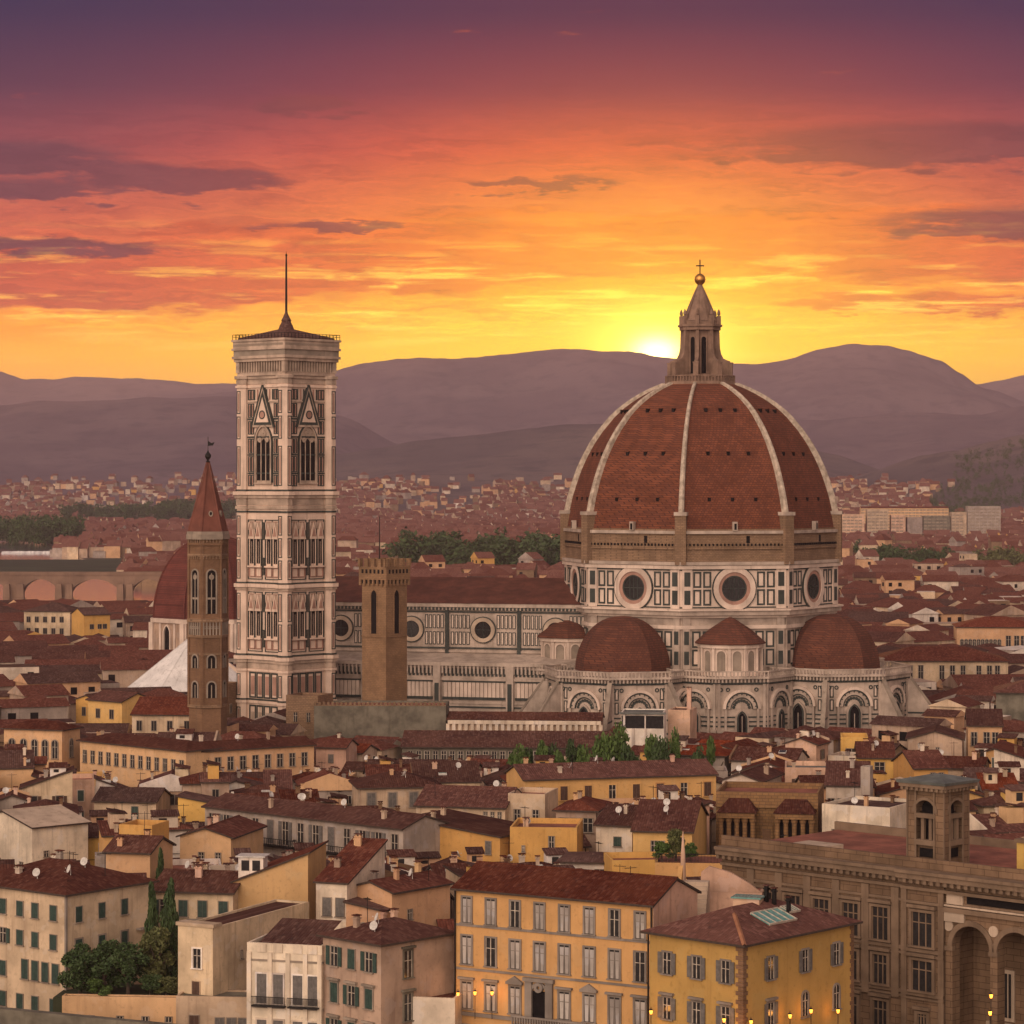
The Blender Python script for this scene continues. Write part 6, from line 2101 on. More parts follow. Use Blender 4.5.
H = corner_house('dark roofed glazed loggia house between the yellow terrace and the long ochre house', 'house', 596, 812, 15.0, 12, 556, 604, vis=835, roof='hip', wall='beige', tile='tile', d=11)
row(H, 'f', (.2, .5, .8), 12.0, 1.5, 2.0, style='bare', sh=None); trims(H, hr, 2, 0, 0)
H = corner_house('cream house with small balcony and door left of the long ochre house', 'house', 545, 800, 15.4, 14, 508, 552, vis=835, roof='flat', wall='cream', tile='terrace', d=9)
row(H, 'f', (.25, .75), 11.8, 1.0, 2.0, style='bare'); row(H, 'f', (.3, .7), 8.6, .9, 1.8, style='bare')
H = corner_house('cream terrace house with three narrow windows under a broad brown roof', 'house', 505, 808, 14.2, 14, 416, 512, vis=830, roof='gable', wall='cream', tile='tile', d=13)
row(H, 'f', (.78, .86, .94), 12.0, .55, 1.5, style='bare'); trims(H, hr, 2, 1, 1)
H = corner_house('pale hip roofed house with four tall windows right of the grey stone yard', 'house', 360, 789, 15.0, 80, 352, 441, vis=806, roof='hip', wall='cream', tile='tile', pitch=18, maxd=16)
L = H['d']
row(H, 'r', (.14, .40, .66, .90), 12.0, 1.3, 2.3, style='plain', sh='sgrey', state='closed'); trims(H, hr, 2, 1, 1)
H = corner_house('long ochre house with a row of dark windows under a straight roof below the hedge', 'house', 524, 780, 17.0, 75, 506, 716, vis=800, roof='gabley', wall='ochre', tile='tile', pitch=17, maxw=11, w=11)
for i in range(8): W(H, 'r', H['d'] * (.08 + .125 * i), 13.6, 1.2, 2.2, 'plain', 'sbrown' if i % 3 else None, 'closed', trim='ochre')
trims(H, hr, 4, 3, 1)
H = corner_house('pink gabled house end with a small square hole beside the long ochre house', 'house', 760, 782, 16.0, 20, 722, 768, vis=800, roof='gabley', wall='pale', tile='tile', pitch=19, d=14)
row(H, 'f', (.5,), 13.4, 1.3, .8, style='bare'); trims(H, hr, 2, 1, 0)

# brown ruined looking pavilion with columns
H = corner_house('brown ruined looking pavilion with columned porches behind the sandstone palace', 'pavilion', 818, 800, 17.5, 10, 716, 824, vis=852, roof='flat', wall='rubbleochre', tile='terrace', d=14, parapet=1.0)
mb = MB(); mb.frame(-H['w'] / 2, -H['d'] / 2, 1, 0); L = H['w']
for u0, u1 in ((.05, .40), (.60, .97)):
    a0, b0 = L * u0, L * u1
    mb.box(a0 + .4, b0 - .4, 0, 2.6, 0, 15.0, 1)
    for k in range(5):
        u = a0 + .3 + (b0 - a0 - .6) * k / 4
        mb.X = mb.X @ Matrix.Translation((u, 3.2, 0)); mb.lathe([(.48, 8), (.45, 8.4), (.38, 9), (.34, 14.2), (.5, 14.6), (.5, 15.0)], 10); mb.frame(-H['w'] / 2, -H['d'] / 2, 1, 0)
    mb.box(a0, b0, -.1, 3.9, 15.0, 15.8, 0)
    mb.add([(a0 - .3, 4.2, 15.85), (b0 + .3, 4.2, 15.85), (b0 - 1.2, -.1, 17.6), (a0 + 1.2, -.1, 17.6)], [(0, 1, 2, 3)], 2); mb.add([(a0 - .3, 4.2, 15.85), (a0 + 1.2, -.1, 17.6), (a0 - .3, -.1, 15.85)], [(0, 1, 2)], 2); mb.add([(b0 + .3, 4.2, 15.85), (b0 - 1.2, -.1, 17.6), (b0 + .3, -.1, 15.85)], [(0, 1, 2)], 2)
mb.rect(L * .44, L * .56, 8, 13.5, .3, 0); mb.rect(L * .46, L * .54, 8, 13.0, .34, 3); mb.rect(0, L, 16.2, 16.7, .4, 0); mb.X = Matrix.Identity(4)
obj('porch', mb, ['rubbleochre', 'dark', 'tile', 'brick'], H['root'])

# stairs, curved pink wall and planted terrace behind the corner villa
H = corner_house('pink plastered wall with a rounded top behind the skylit corner house', 'wall', 762, 893, 18.4, 8, 700, 768, vis=930, roof='flat', wall='pink', tile='terrace', d=3.0, parapet=.05)
mb = MB(); mb.frame(-H['w'] / 2, -H['d'] / 2, 1, 0); L = H['w']
mb.ext([(0, 18.4), (L * .02, 20.6), (L * .15, 21.3), (L * .5, 20.6), (L * .8, 19.4), (L, 18.4)], .0, 0, -.6); mb.X = Matrix.Identity(4); obj('gable_top', mb, ['pink'], H['root'])
c = H
mb = MB()
root = link('stone_stairs', None, None, (xat(692, 306), 306, 0), R(-10)); tag(root, 'flight of pale stone steps climbing beside the pink rounded wall', 'stairs')
for k in range(12): mb.box(-1.5, 1.5, -1.8 + k * .42, 4.5, 0 if k == 0 else 15.4 + (k - 1) * .42, 15.4 + k * .42)
obj('steps', mb, ['palestone'], root)
mb = MB(); mb.box(-2.0, -1.5, -2.0, 4.5, 0, 17.0); mb.add([(-2.0, -2.0, 17.0), (-1.5, -2.0, 17.0), (-1.5, 4.5, 21.6), (-2.0, 4.5, 21.6), (-2, 4.5, 17), (-1.5, 4.5, 17)], [(0, 1, 2, 3), (0, 3, 4), (1, 2, 5)]); obj('side_wall', mb, ['ochre'], root)
FOOT.append((xat(692, 308), 308, 5, 7, 0, 20))
H = corner_house('planted roof terrace with dark iron railing above the stone steps', 'terrace', 742, 866, 16.5, 5, 655, 748, vis=872, roof='flat', wall='ochre', tile='terrace', d=8, parapet=.3)
mb = MB(); mb.frame(-H['w'] / 2, -H['d'] / 2, 1, 0); L = H['w']
for k in range(60): mb.rect(L * k / 60, L * k / 60 + .05, 16.8, 17.9, 0, 0, -.05)
mb.rect(0, L, 17.85, 17.95, .03, 0, -.06); mb.X = Matrix.Identity(4); obj('railing', mb, ['iron'], H['root'])
TER = H
mb = MB(); mb.lathe([(.5, 0), (.42, 17), (.25, 22), (.05, 24.5)], 10); tag(obj('obelisk', mb, ['pink'], None, (xat(683, 318), 318, 0)), 'thin pink tapering pinnacle beside the planted roof terrace', 'pinnacle')

# third plane
H = corner_house('tall peach hall with arched windows and a big hip roof at the picture edge', 'hall', 62, 731, 18.0, 20, 4, 80, vis=752, roof='hip', wall='peach', tile='tile', pitch=18, maxd=16)
row(H, 'f', (.14, .34, .53, .71, .88), 12.8, 1.2, 3.4, style='arch', sh=None); row(H, 'r', (.5,), 12.8, 1.2, 3.4, style='arch')
H = corner_house('long low peach wing with a row of small dark windows stretching from the arched hall', 'wing', 186, 752, 16.0, 43, 80, 200, vis=772, roof='hip', wall='peach', tile='tile', pitch=16, maxw=60, d=8.5)
row(H, 'f', [.05 + i * .076 for i in range(13)], 12.2, 1.1, 2.2, style='bare')
H = corner_house('peach wing with nine square windows bending away from the long low peach wing', 'wing', 190, 752, 15.8, 58, 184, 314, vis=772, roof='gabley', wall='peach', tile='tile', pitch=16, w=7.5, maxd=60)
row(H, 'r', [.12 + i * .10 for i in range(9)], 12.2, 1.2, 2.3, style='bare')
trims(H, hr, 3, 1, 0)
H = corner_house('dark battlemented stone wall block at the foot of the watchtower', 'wall', 446, 708, 16.5, 2, 314, 452, vis=738, roof='flat', wall='oldgrey', tile='terrace', d=12, parapet=.6, maxw=60)
mb = MB(); L = H['w']; mb.frame(-L / 2, -H['d'] / 2, 1, 0)
cz = [(0, 16.9)]
for k in range(30):
    for q, z in ((0, 17.7), (.55, 17.7), (.56, 17.12), (.99, 17.12)): cz.append((L * (k + q) / 30, z))
mb.ext(cz + [(L, 17.12), (L, 16.9)], .06, 0, -.4); mb.X = Matrix.Identity(4)
obj('battlements', mb, ['rubble'], H['root'])
H = corner_house('small ruined brick block before the marble bell tower', 'ruin', 318, 699, 18.0, 20, 286, 324, vis=722, roof='flat', wall='rubble', tile='terrace', d=8, parapet=.7)
row(H, 'f', (.3, .7), 13.0, .9, 2.0, style='bare', trim='rubble')
H = corner_house('long dark tiled arcade roof below the white colonnade', 'hall', 612, 748, 12.0, 3, 402, 618, vis=762, roof='gable', wall='oldgrey', tile='tile2', pitch=16, d=16, maxw=60)
row(H, 'f', [.04 + i * .04 for i in range(24)], 9.4, 1.0, 1.8, style='bare', trim='grey')
H = corner_house('white colonnaded hall of pale piers in front of the apse', 'hall', 601, 721, 14.0, 5, 448, 604, vis=738, roof='gable', wall='dark', tile='tile2', pitch=14, d=9, maxw=60)
mb = MB(); mb.frame(-H['w'] / 2, -H['d'] / 2, 1, 0); L = H['w']
for k in range(26): mb.rect(L * k / 25 - .35, L * k / 25 + .35, 0, 13.2, .5)
mb.rect(0, L, 13.2, 14.0, .6); mb.rect(0, L, 5, 9.6, .45); mb.X = Matrix.Identity(4); obj('colonnade', mb, ['pale'], H['root'])
H['wall'].data.materials[0] = M['beige']
H = corner_house('white modern flat house with dark glass band and white columns above the trees', 'house', 664, 714, 17.0, 6, 621, 672, vis=745, roof='flat', wall='white', tile='slate', d=9, parapet=.3)
mb = MB(); mb.frame(-H['w'] / 2, -H['d'] / 2, 1, 0); L = H['w']
mb.rect(.1, L - .1, 14.0, 16.6, .04, 0); mb.rect(L * .55, L * .58, 10, 17, .3, 1); mb.rect(L * .05, L * .1, 6, 16.9, .5, 1); mb.rect(L * .25, L * .3, 6, 14, .5, 1); mb.rect(-.4, L + .4, 17.0, 17.3, .9, 2); mb.X = Matrix.Identity(4); obj('glass_front', mb, ['glass', 'white', 'slate'], H['root'])
row(H, 'f', (.75,), 10.0, 1.3, 1.6, style='bare')
H = corner_house('blank pink tower house with a tall thin chimney right of the white modern house', 'house', 690, 712, 16.6, 14, 668, 704, vis=742, roof='flat', wall='pink', tile='tile2', d=8, parapet=.4)
chimney(H, H['root'], H['w'] / 2 - .9, 0, 17.5, .9, .8, 3.6, 'pink')

# right hand middle distance
H = corner_house('long pale cream palace with dark bays and broad brown roof right of the apse', 'palace', 1008, 662, 17.0, 4, 876, 1014, vis=676, roof='hip', wall='cream', tile='tile', pitch=17, d=20, maxw=60)
row(H, 'f', [.13, .26, .34, .50, .58, .66, .78, .86, .92], 11.6, 1.3, 4.4, style='bare')
H = corner_house('wide peach palace with small arches under a long straight roof at the right edge', 'palace', 1040, 628, 17.0, 6, 957, 1060, vis=644, roof='hip', wall='peach', tile='tile3', pitch=16, d=20, maxw=60)
row(H, 'f', [.06 + i * .05 for i in range(10)], 11.0, 1.0, 2.2, style='arch'); row(H, 'f', (.62, .72, .8, .88, .95), 11.0, 1.6, 3.4, style='bare')
H = corner_house('dark grey walled house with a heavy hip roof cut by the picture edge', 'house', 1052, 694, 18.5, 10, 996, 1070, vis=710, roof='hip', wall='oldgrey', tile='tile', pitch=18, d=16, maxw=40)
H = corner_house('pale peach house with three tall dark windows under broad brown roofs', 'house', 1002, 726, 16.5, 8, 968, 1012, vis=744, roof='gable', wall='peach', tile='tile', pitch=18, d=15)
row(H, 'f', (.18, .55, .8), 12.6, 1.2, 2.6, style='bare'); trims(H, hr, 2, 0, 0)
H = corner_house('broad beige gable end with a shallow roof below the apse buttresses', 'house', 962, 740, 15.4, 10, 908, 970, vis=756, roof='gabley', wall='beige', tile='tile2', pitch=16, d=14)
row(H, 'f', (.55,), 12.8, .7, 1.1, style='bare')
H = corner_house('small yellow house with a dark wide opening among the roofs below the apse', 'house', 868, 742, 15.5, 6, 841, 876, vis=752, roof='flat', wall='yellow', tile='terrace', d=9)
row(H, 'f', (.4,), 12.4, 2.2, 1.8, style='bare')
H = corner_house('small orange house under a spreading tile roof in the crowded quarter', 'house', 894, 758, 15.0, 5, 858, 902, vis=770, roof='gable', wall='yellow', tile='tile', d=12)
row(H, 'f', (.6, ), 12.2, 1.8, 2.0, style='bare'); trims(H, hr, 2, 1, 0)
H = corner_house('low orange walled house with a small doorway near the round white chimney', 'house', 948, 768, 15.0, -8, 914, 954, vis=782, roof='gable', wall='yellow', tile='tile', d=13)
row(H, 'f', (.55, .8), 12.2, .8, 2.0, style='bare'); trims(H, hr, 2, 1, 0)
H = corner_house('big pale plastered block with few windows left of the palace tower', 'house', 890, 812, 16.5, 30, 822, 905, vis=832, roof='flat', wall='pale', tile='tile2', d=12, parapet=.6)
row(H, 'f', (.2, .65, .9), 11.6, 1.1, 1.8, style='bare'); trims(H, hr, 2, 1, 1)
H = corner_house('pale house with a row of small windows and a rooftop terrace above the pale block', 'house', 868, 787, 16.5, 8, 826, 876, vis=808, roof='shedb', wall='pale', tile='tile2', d=12, pitch=12)
row(H, 'f', (.12, .35, .62, .85), 12.8, 1.1, 1.8, style='bare'); trims(H, hr, 2, 0, 0)
H = corner_house('bare concrete chimney tower standing in front of the pale block', 'tower', 870, 768, 20.0, 20, 864, 874, vis=800, roof='flat', wall='grey', tile='slate', parapet=.2, maxw=2.2, maxd=2.2)

# far landmarks beyond the dome
H = corner_house('long bright ochre block with dark window bands far beyond the dome', 'block', 936, 579, 16.0, 3, 887, 940, vis=592, roof='flat', wall='yellow', tile='tile2', d=14, maxw=60)
srow(H, 'f', [.08 + i * .12 for i in range(8)], 11.5, 1.8, 1.8); srow(H, 'f', [.08 + i * .12 for i in range(8)], 6.5, 1.8, 1.8)
H = corner_house('smaller bright yellow block with a brown roof far beyond the dome', 'block', 978, 569, 15.0, 3, 950, 984, vis=576, roof='hip', wall='yellow', tile='tile2', d=14, maxw=60)
srow(H, 'f', [.1 + i * .16 for i in range(6)], 10.5, 1.8, 1.8)
far = [(841, 864, 515, 532, 'pink', 'pinkish slab block standing closest to the dome flank'), (866, 888, 510, 531, 'beige', 'taller beige slab block second from the dome flank'), (890, 905, 516, 531, 'pink', 'short pinkish slab block beside the blank grey end wall'), (906, 922, 518, 530, 'grey', 'blank grey slab end wall in the row of far blocks'), (922, 950, 517, 530, 'oldgrey', 'grey flat office block in the row of far blocks'),
       (950, 966, 513, 528, 'beige', 'narrow beige tower in the row of far blocks'), (966, 1000, 507, 525, 'grey', 'highest grey stepped apartment block of the far row'), (860, 948, 508, 514, 'peach', 'long pinkish block with red roof behind the far slab blocks')]
for px0, px1, p0, p1, wm, lb in far:
    Yb = 2900 if wm != 'peach' else 3200
    h = zat(p0, Yb)
    H = house(lb, 'apartment block', (xat(px0, Yb) + xat(px1, Yb)) / 2, Yb, xat(px1, Yb) - xat(px0, Yb) - 1, 14, 0, h, roof='flat' if wm != 'peach' else 'gable', wall=wm, tile='tile3', name='apartment_block', pitch=12)
    mb = MB(); mb.frame(-H['w'] / 2, -7, 1, 0)
    for j in range(int(h / 3.4) - 1):
        for k in range(max(2, int(H['w'] / 4.2))):
            u = 1.2 + k * 4.2
            if u + 2 < H['w'] and px0 != 906: mb.rect(u - .9, u + 2.6, h - 2.9 - j * 3.4, h - 1.5 - j * 3.4, .1)
    mb.X = Matrix.Identity(4)
    if mb.v: tag(obj('windows', mb, ['stone'], H['root']), kind='stuff')
# near the river on the left
H = corner_house('pale yellow corner house with many windows below the bridge arches', 'house', 70, 612, 17.0, 10, 24, 86, vis=632, roof='hip', wall='cream', tile='tile2', d=16, maxw=40)
for z in (13.2, 9.0): srow(H, 'f', [.1, .28, .46, .64, .82], z, 1.4, 2.0)
H = corner_house('tall yellow gabled house next to the pale yellow corner house', 'house', 84, 615, 17.5, 60, 66, 110, vis=636, roof='gabley', wall='yellow', tile='tile2', w=12, maxd=22)
srow(H, 'r', (.3, .6, .8), 12.5, 1.4, 1.6); srow(H, 'r', (.3, .6), 8.5, 1.4, 1.6)
H = corner_house('ochre cube house with a pale corner beside the baptistery roof', 'house', 122, 702, 17.0, 40, 88, 152, vis=722, roof='gable', wall='ochre', tile='tile', maxd=16, maxw=16)
srow(H, 'f', (.3, .7), 13.2, 1.2, 1.9); srow(H, 'r', (.4,), 13.4, 1.0, 1.6)
H = corner_house('small yellow house with arched shutters left of the baptistery', 'house', 96, 700, 16.5, 20, 76, 100, vis=715, roof='gabley', wall='yellow', tile='tile2', d=10)
srow(H, 'f', (.4, .7), 13.0, .8, 1.8)
H = corner_house('long dark red hall roof with small arched windows before the brick bell tower', 'hall', 193, 715, 16.5, 6, 132, 196, vis=732, roof='gable', wall='cream', tile='tile', d=16)
srow(H, 'f', (.12, .36, .62, .9), 13.2, 1.0, 2.0)
H = corner_house('old stepped stone house at the foot of the brick bell tower', 'house', 222, 688, 18.0, 20, 192, 240, vis=718, roof='flat', wall='rubble', tile='tile2', d=9, parapet=.8)
srow(H, 'f', (.3, .7), 13.0, 1.0, 2.4); srow(H, 'r', (.5,), 12.0, 1.0, 2.0)

# garden wall and embankment at the lower left
H = corner_house('long peach garden wall with small blind doors under the hedge', 'wall', 178, 1000, 4.6, 5, 62, 182, vis=1024, roof='flat', wall='peach', tile='tile2', d=1.4, parapet=.25)
row(H, 'f', (.06, .25, .5, .72, .92), .9, .75, 1.7, style='bare')
GW = H
root = link('embankment_wall', None, None, (xat(60, 300), 306, 0), R(-4))
mb = MB(); mb.add([(-30, -.6, -3), (14, -.6, -3), (14, .6, -3), (-30, .6, -3), (-30, -.6, 8.2), (14, -.6, 4.6), (14, .6, 4.6), (-30, .6, 8.2)], [(0, 1, 5, 4), (4, 5, 6, 7), (1, 2, 6, 5), (2, 3, 7, 6), (3, 0, 4, 7)])
obj('wall', mb, ['oldgrey'], root); tag(root, 'dark stone embankment parapet along the bottom edge', 'wall')
FOOT.append((xat(60, 300), 306, 70, 4, 0, 8))
# raised garden behind the garden wall
gx = GW['root'].location
root = link('garden_bed', None, None, (gx.x + .6, gx.y + 5.6, 0), R(-5))
mb = MB(); mb.box(-8.5, 7.2, -4.6, 4.6, -1, 4.3); obj('soil', mb, ['bank'], root); tag(root, kind='structure'); FOOT.append((gx.x, gx.y + 5, 17, 11, 0, 6))
gz = 4.2
tree('dense dark round shrub at the corner of the green shuttered house', 80, 0, gx.y + 3.6, 6.4, 6.4, 'round', 'leafdark', 'shrub', gz, 1)
tree('broad dark green shrub in the middle of the hedge garden', 104, 0, gx.y + 4.0, 6.4, 7.6, 'round', 'leafdark', 'shrub', gz, 2)
tree('dark shrub in front of the lamp post in the hedge garden', 128, 0, gx.y + 3.6, 6.4, 7.2, 'round', 'leafdark', 'shrub', gz, 3)
tree('lighter olive tree rising over the hedge garden', 157, 0, gx.y + 5.5, 8.4, 6.0, 'round', 'leafolive', 'tree', gz, 4)
tree('tall dark cypress beside the cream corner building', 170, 0, gx.y + 8.5, 12.5, 3.4, 'cypress', 'leafdark', 'cypress', gz, 5)
tree('ivy clad narrow tree climbing the wall between the shuttered houses', 152, 0, gx.y + 9.5, 12.0, 2.2, 'cypress', 'leafdark', 'cypress', gz, 6)
tree('low yellow green bush on the peach garden wall', 166, 0, gx.y + 2.4, 2.6, 4.6, 'round', 'leafolive', 'shrub', gz, 7)
tree('low dark bush at the right end of the peach garden wall', 150, 0, gx.y + 2.6, 3.0, 4.4, 'round', 'leafdark', 'shrub', gz, 8)
tree('small bright bush low in the hedge garden', 98, 0, gx.y + 1.9, 2.6, 4.0, 'round', 'leaf', 'shrub', gz, 9)
tree('dark conifer growing between the attic house and the pale roofs', 160, 0, 352, 17.2, 2.6, 'cypress', 'leafdark', 'cypress', 0, 5)
# roof terrace plants
tx, ty = TER['root'].location.x, TER['root'].location.y
for i, (px, hh, ww, lf, lb) in enumerate(((662, 2.8, 3.2, 'leaf', 'first leafy bush on the planted roof terrace beside the ochre house'), (676, 4.6, 3.4, 'leafolive', 'lighter bush on the planted roof terrace next to the pinnacle'), (690, 2.6, 2.6, 'leaf', 'small bush right of the pinnacle on the planted roof terrace'), (737, 2.6, 1.8, 'leafdark', 'dark climbing bush at the palace end of the planted roof terrace'))):
    tree(lb, px, 0, ty - 1.0, hh, ww, 'round', lf, 'shrub', 16.6, 20 + i)
# hedge and trees in front of the apse
for i in range(7):
    tree('clipped hedge bush in the row behind the long ochre house', 520 + i * 10.5, 0, 497 + (i % 2) * 3, 18.2 + (i % 3) * .6, 6.5, 'round', 'leafdark' if i % 2 else 'leaf', 'shrub', 0, 10 + i % 3, 'hedge bushes behind the long ochre house')
for i, (px, hh, ww, lf, lb) in enumerate(((604, 19.7, 7, 'leaf', 'bright green tree at the left end of the row before the apse'), (618, 20.8, 8, 'leaf', 'fullest green tree of the row before the apse'), (633, 19.2, 7, 'leafdark', 'darker tree directly below the white modern house'), (648, 19.4, 7, 'leaf', 'green tree below the corner of the white modern house'),
                                          (661, 19.0, 5.5, 'leafdark', 'dark tree below the blank pink tower house'), (676, 19.8, 5, 'leaf', 'upright green tree below the thin pink chimney'), (694, 18.8, 6, 'leafdark', 'dark bushy tree at the right end of the row before the apse'), (708, 19.0, 4, 'leaf', 'narrow green tree set apart at the end of the row before the apse'))):
    tree(lb, px, 0, 498 + i % 2 * 3, hh, ww, 'round', lf, 'tree', 0, 30 + i % 4)
FOOT.append(((xat(600, 500) + xat(600, 500)) / 2, 499, 38, 9, 0, 19))

# ------------------------------------------------------------------ street lanterns
LAMPM = None
def lantern(label, px, py, Y, power=60):
    global LAMPM
    p = at(px, py, Y)
    root = link('street_lantern', None, None, p)
    tag(root, label, 'lantern', 'lit street lanterns')
    if LAMPM is None:
        a = MB(); a.prism([(-.13, -.13), (.13, -.13), (.13, .13), (-.13, .13)], -.28, .22, 0, [(-.22, -.22), (.22, -.22), (.22, .22), (-.22, .22)])
        b = MB(); b.box(-.24, .24, -.24, .24, .23, .28); b.prism([(-.24, -.24), (.24, -.24), (.24, .24), (-.24, .24)], .28, .5, 0, [(-.04, -.04), (.04, -.04), (.04, .04), (-.04, .04)])
        b.box(-.05, .05, -.05, .05, -3.8, -.36); b.box(-.15, .15, -.15, .15, -.36, -.29); b.box(-.05, .05, -.05, .05, .5, .7)
        LAMPM = (a.mesh('lamp', ['lamp']), b.mesh('post', ['iron']))
    root.scale = (.75, .75, .75); link('lamp', LAMPM[0], root); link('post', LAMPM[1], root)
    l = bpy.data.lights.new('lantern_light', 'POINT'); l.energy = power; l.color = (1.0, .40, .08); l.shadow_soft_size = .3
    o = bpy.data.objects.new('lantern_light', l); COL.objects.link(o); o.parent = root; o.location = (0, -.6, .1)
def face_xy(H, u, off):
    c, s = math.cos(H['rot']), math.sin(H['rot'])
    x, y = -H['w'] / 2 + u, -H['d'] / 2 - off
    return H['cx'] + c * x - s * y, H['cy'] + s * x + c * y
def on_front(H, px, off):
    best = None
    for i in range(400):
        u = H['w'] * (i / 399 * 1.3 - .15)
        x, y = face_xy(H, u, off)
        e = abs(512 + x * F / y - px)
        if best is None or e < best[0]: best = (e, y)
    return best[1]
def right_xy(H, px, off):
    best = None
    c, s = math.cos(H['rot']), math.sin(H['rot'])
    for i in range(400):
        v = H['d'] * (i / 399 * 1.3 - .15)
        x, y = H['w'] / 2 + off, -H['d'] / 2 + v
        X, Yy = H['cx'] + c * x - s * y, H['cy'] + s * x + c * y
        e = abs(512 + X * F / Yy - px)
        if best is None or e < best[0]: best = (e, Yy)
    return best[1]
lantern('lit lantern at the outer corner of the ochre palazzo', 458, 994, on_front(PAL, 458, .9))
lantern('lit lantern between the first two windows of the ochre palazzo', 475, 993, on_front(PAL, 475, .9))
lantern('lit lantern in front of the second window of the ochre palazzo', 492, 993, on_front(PAL, 492, .9))
lantern('lit lantern in the gap between ochre palazzo and corner house', 651, 1012, on_front(VIL, 652, 1.0))
lantern('lit lantern under the windows left of the stone quoins', 724, 1020, on_front(VIL, 724, 1.0))
lantern('lit lantern at the foot of the stone quoins', 751, 1022, right_xy(VIL, 751, 1.0))
lantern('lit lantern under the first side window of the corner house', 790, 1016, right_xy(VIL, 790, 1.0))
lantern('lit lantern under the arched side windows of the corner house', 811, 1011, right_xy(VIL, 811, 1.0))
lantern('lit lantern at the far edge of the corner house side', 838, 1011, right_xy(VIL, 838, 1.0))
lantern('lit lantern hanging in the loggia arch of the sandstone palace', 991, 996, 284, 80)
lantern('lit lantern low at the street before the sandstone loggia', 990, 1013, 280, 120)

# ------------------------------------------------------------------ the crowd of roofs: more houses in the gaps, down to the river and past the cathedral
def limit(px, Y):
    """highest picture row a roof may reach at this column and depth"""
    if Y < 640:
        if px < 130: v = 660
        elif px < 240: v = 692
        elif px < 335: v = 706
        elif px < 450: v = 712
        elif px < 540: v = 716
        elif px < 910: v = 726
        else: v = 660
    else:
        v = 600 if px < 240 else 560
    return v
def clear(cx, cy, w, d, rot, h):
    """the top height allowed here, or None"""
    px = 512 + cx * F / cy
    half = (w + d) * .36 * F / cy
    top = zat(limit(px, cy), cy)
    for a, b, py, Ya, Yb in VIS:
        if px + half > a and px - half < b:
            t = min(1, max(0, (px - a) / max(1e-3, b - a)))
            if cy < Ya + (Yb - Ya) * t:
                top = min(top, zat(py - 1, cy))
    return top

fr = random.Random(2024)
WALLS = ['cream', 'pale', 'peach', 'beige', 'cream', 'pale', 'white', 'pink', 'beige', 'cream', 'peach', 'ochre', 'yellow', 'grey']
WORD = {'cream': 'cream', 'pale': 'pale plastered', 'peach': 'peach', 'beige': 'beige', 'white': 'white', 'pink': 'pinkish', 'ochre': 'ochre', 'yellow': 'yellow', 'grey': 'grey', 'oldgrey': 'dark grey', 'gold': 'gold'}
RWORD = {'gable': 'gable roofed', 'gabley': 'gable fronted', 'hip': 'hip roofed', 'shedb': 'lean-to roofed', 'shedl': 'slant roofed', 'shedr': 'slant roofed', 'flat': 'flat roofed'}
cand = []
def district(x, y):
    v = mnoise.noise(Vector((x / 140.0, y / 160.0, 3.3)))
    return R(-35 + 75 * (v + .5))
tries = 0
placed = list(FOOT)
def throw(y0, y1, n, wlo, whi, gap):
    out = 0
    for _ in range(n):
        Y = math.sqrt(fr.uniform(y0 * y0, y1 * y1))
        px = fr.uniform(-45, 1070)
        x = xat(px, Y)
        w, d = fr.uniform(wlo, whi), fr.uniform(wlo * .8, whi * .75)
        rot = district(x, Y) + fr.uniform(-.06, .06) + (PI / 2 if fr.random() < .3 else 0)
        if any(a < px < b and c < Y < e for a, b, c, e in NOBUILD): continue
        me = (x, Y, w, d, rot, 0)
        rr = (w + d) * .75
        if any(abs(f[0] - x) < rr + max(f[2], f[3]) and abs(f[1] - Y) < rr + max(f[2], f[3]) and overlap(me, f, gap) for f in placed): continue
        h = fr.uniform(11.0, 16.5)
        top = clear(x, Y, w, d, rot, h)
        rt = fr.choices(['gable', 'gabley', 'hip', 'shedb', 'flat', 'shedl', 'shedr'], [32, 16, 20, 8, 9, 4, 4])[0]
        pitch = fr.uniform(15, 21)
        t = math.tan(R(pitch))
        rise = {'gable': d / 2 * t, 'gabley': w / 2 * t, 'hip': min(w, d) / 2 * t, 'shedb': d * t, 'shedl': w * t, 'shedr': w * t, 'flat': 1.0}[rt] + .5
        if h + rise > top: h = top - rise
        if h < 4.5: continue
        placed.append((x, Y, w, d, rot, h + rise))
        cand.append((Y, x, w, d, rot, h, rt, pitch)); out += 1
    return out
throw(332, 470, 9000, 8.5, 14, .05)
throw(332, 470, 14000, 5, 8.5, .05)
throw(455, 640, 9000, 9, 16, .1)
throw(455, 640, 12000, 6, 9, .1)
throw(630, 1100, 9000, 13, 24, .5)
throw(630, 1100, 12000, 8, 14, .5)
cand.sort()
ROOM = 292 - NHOUSE
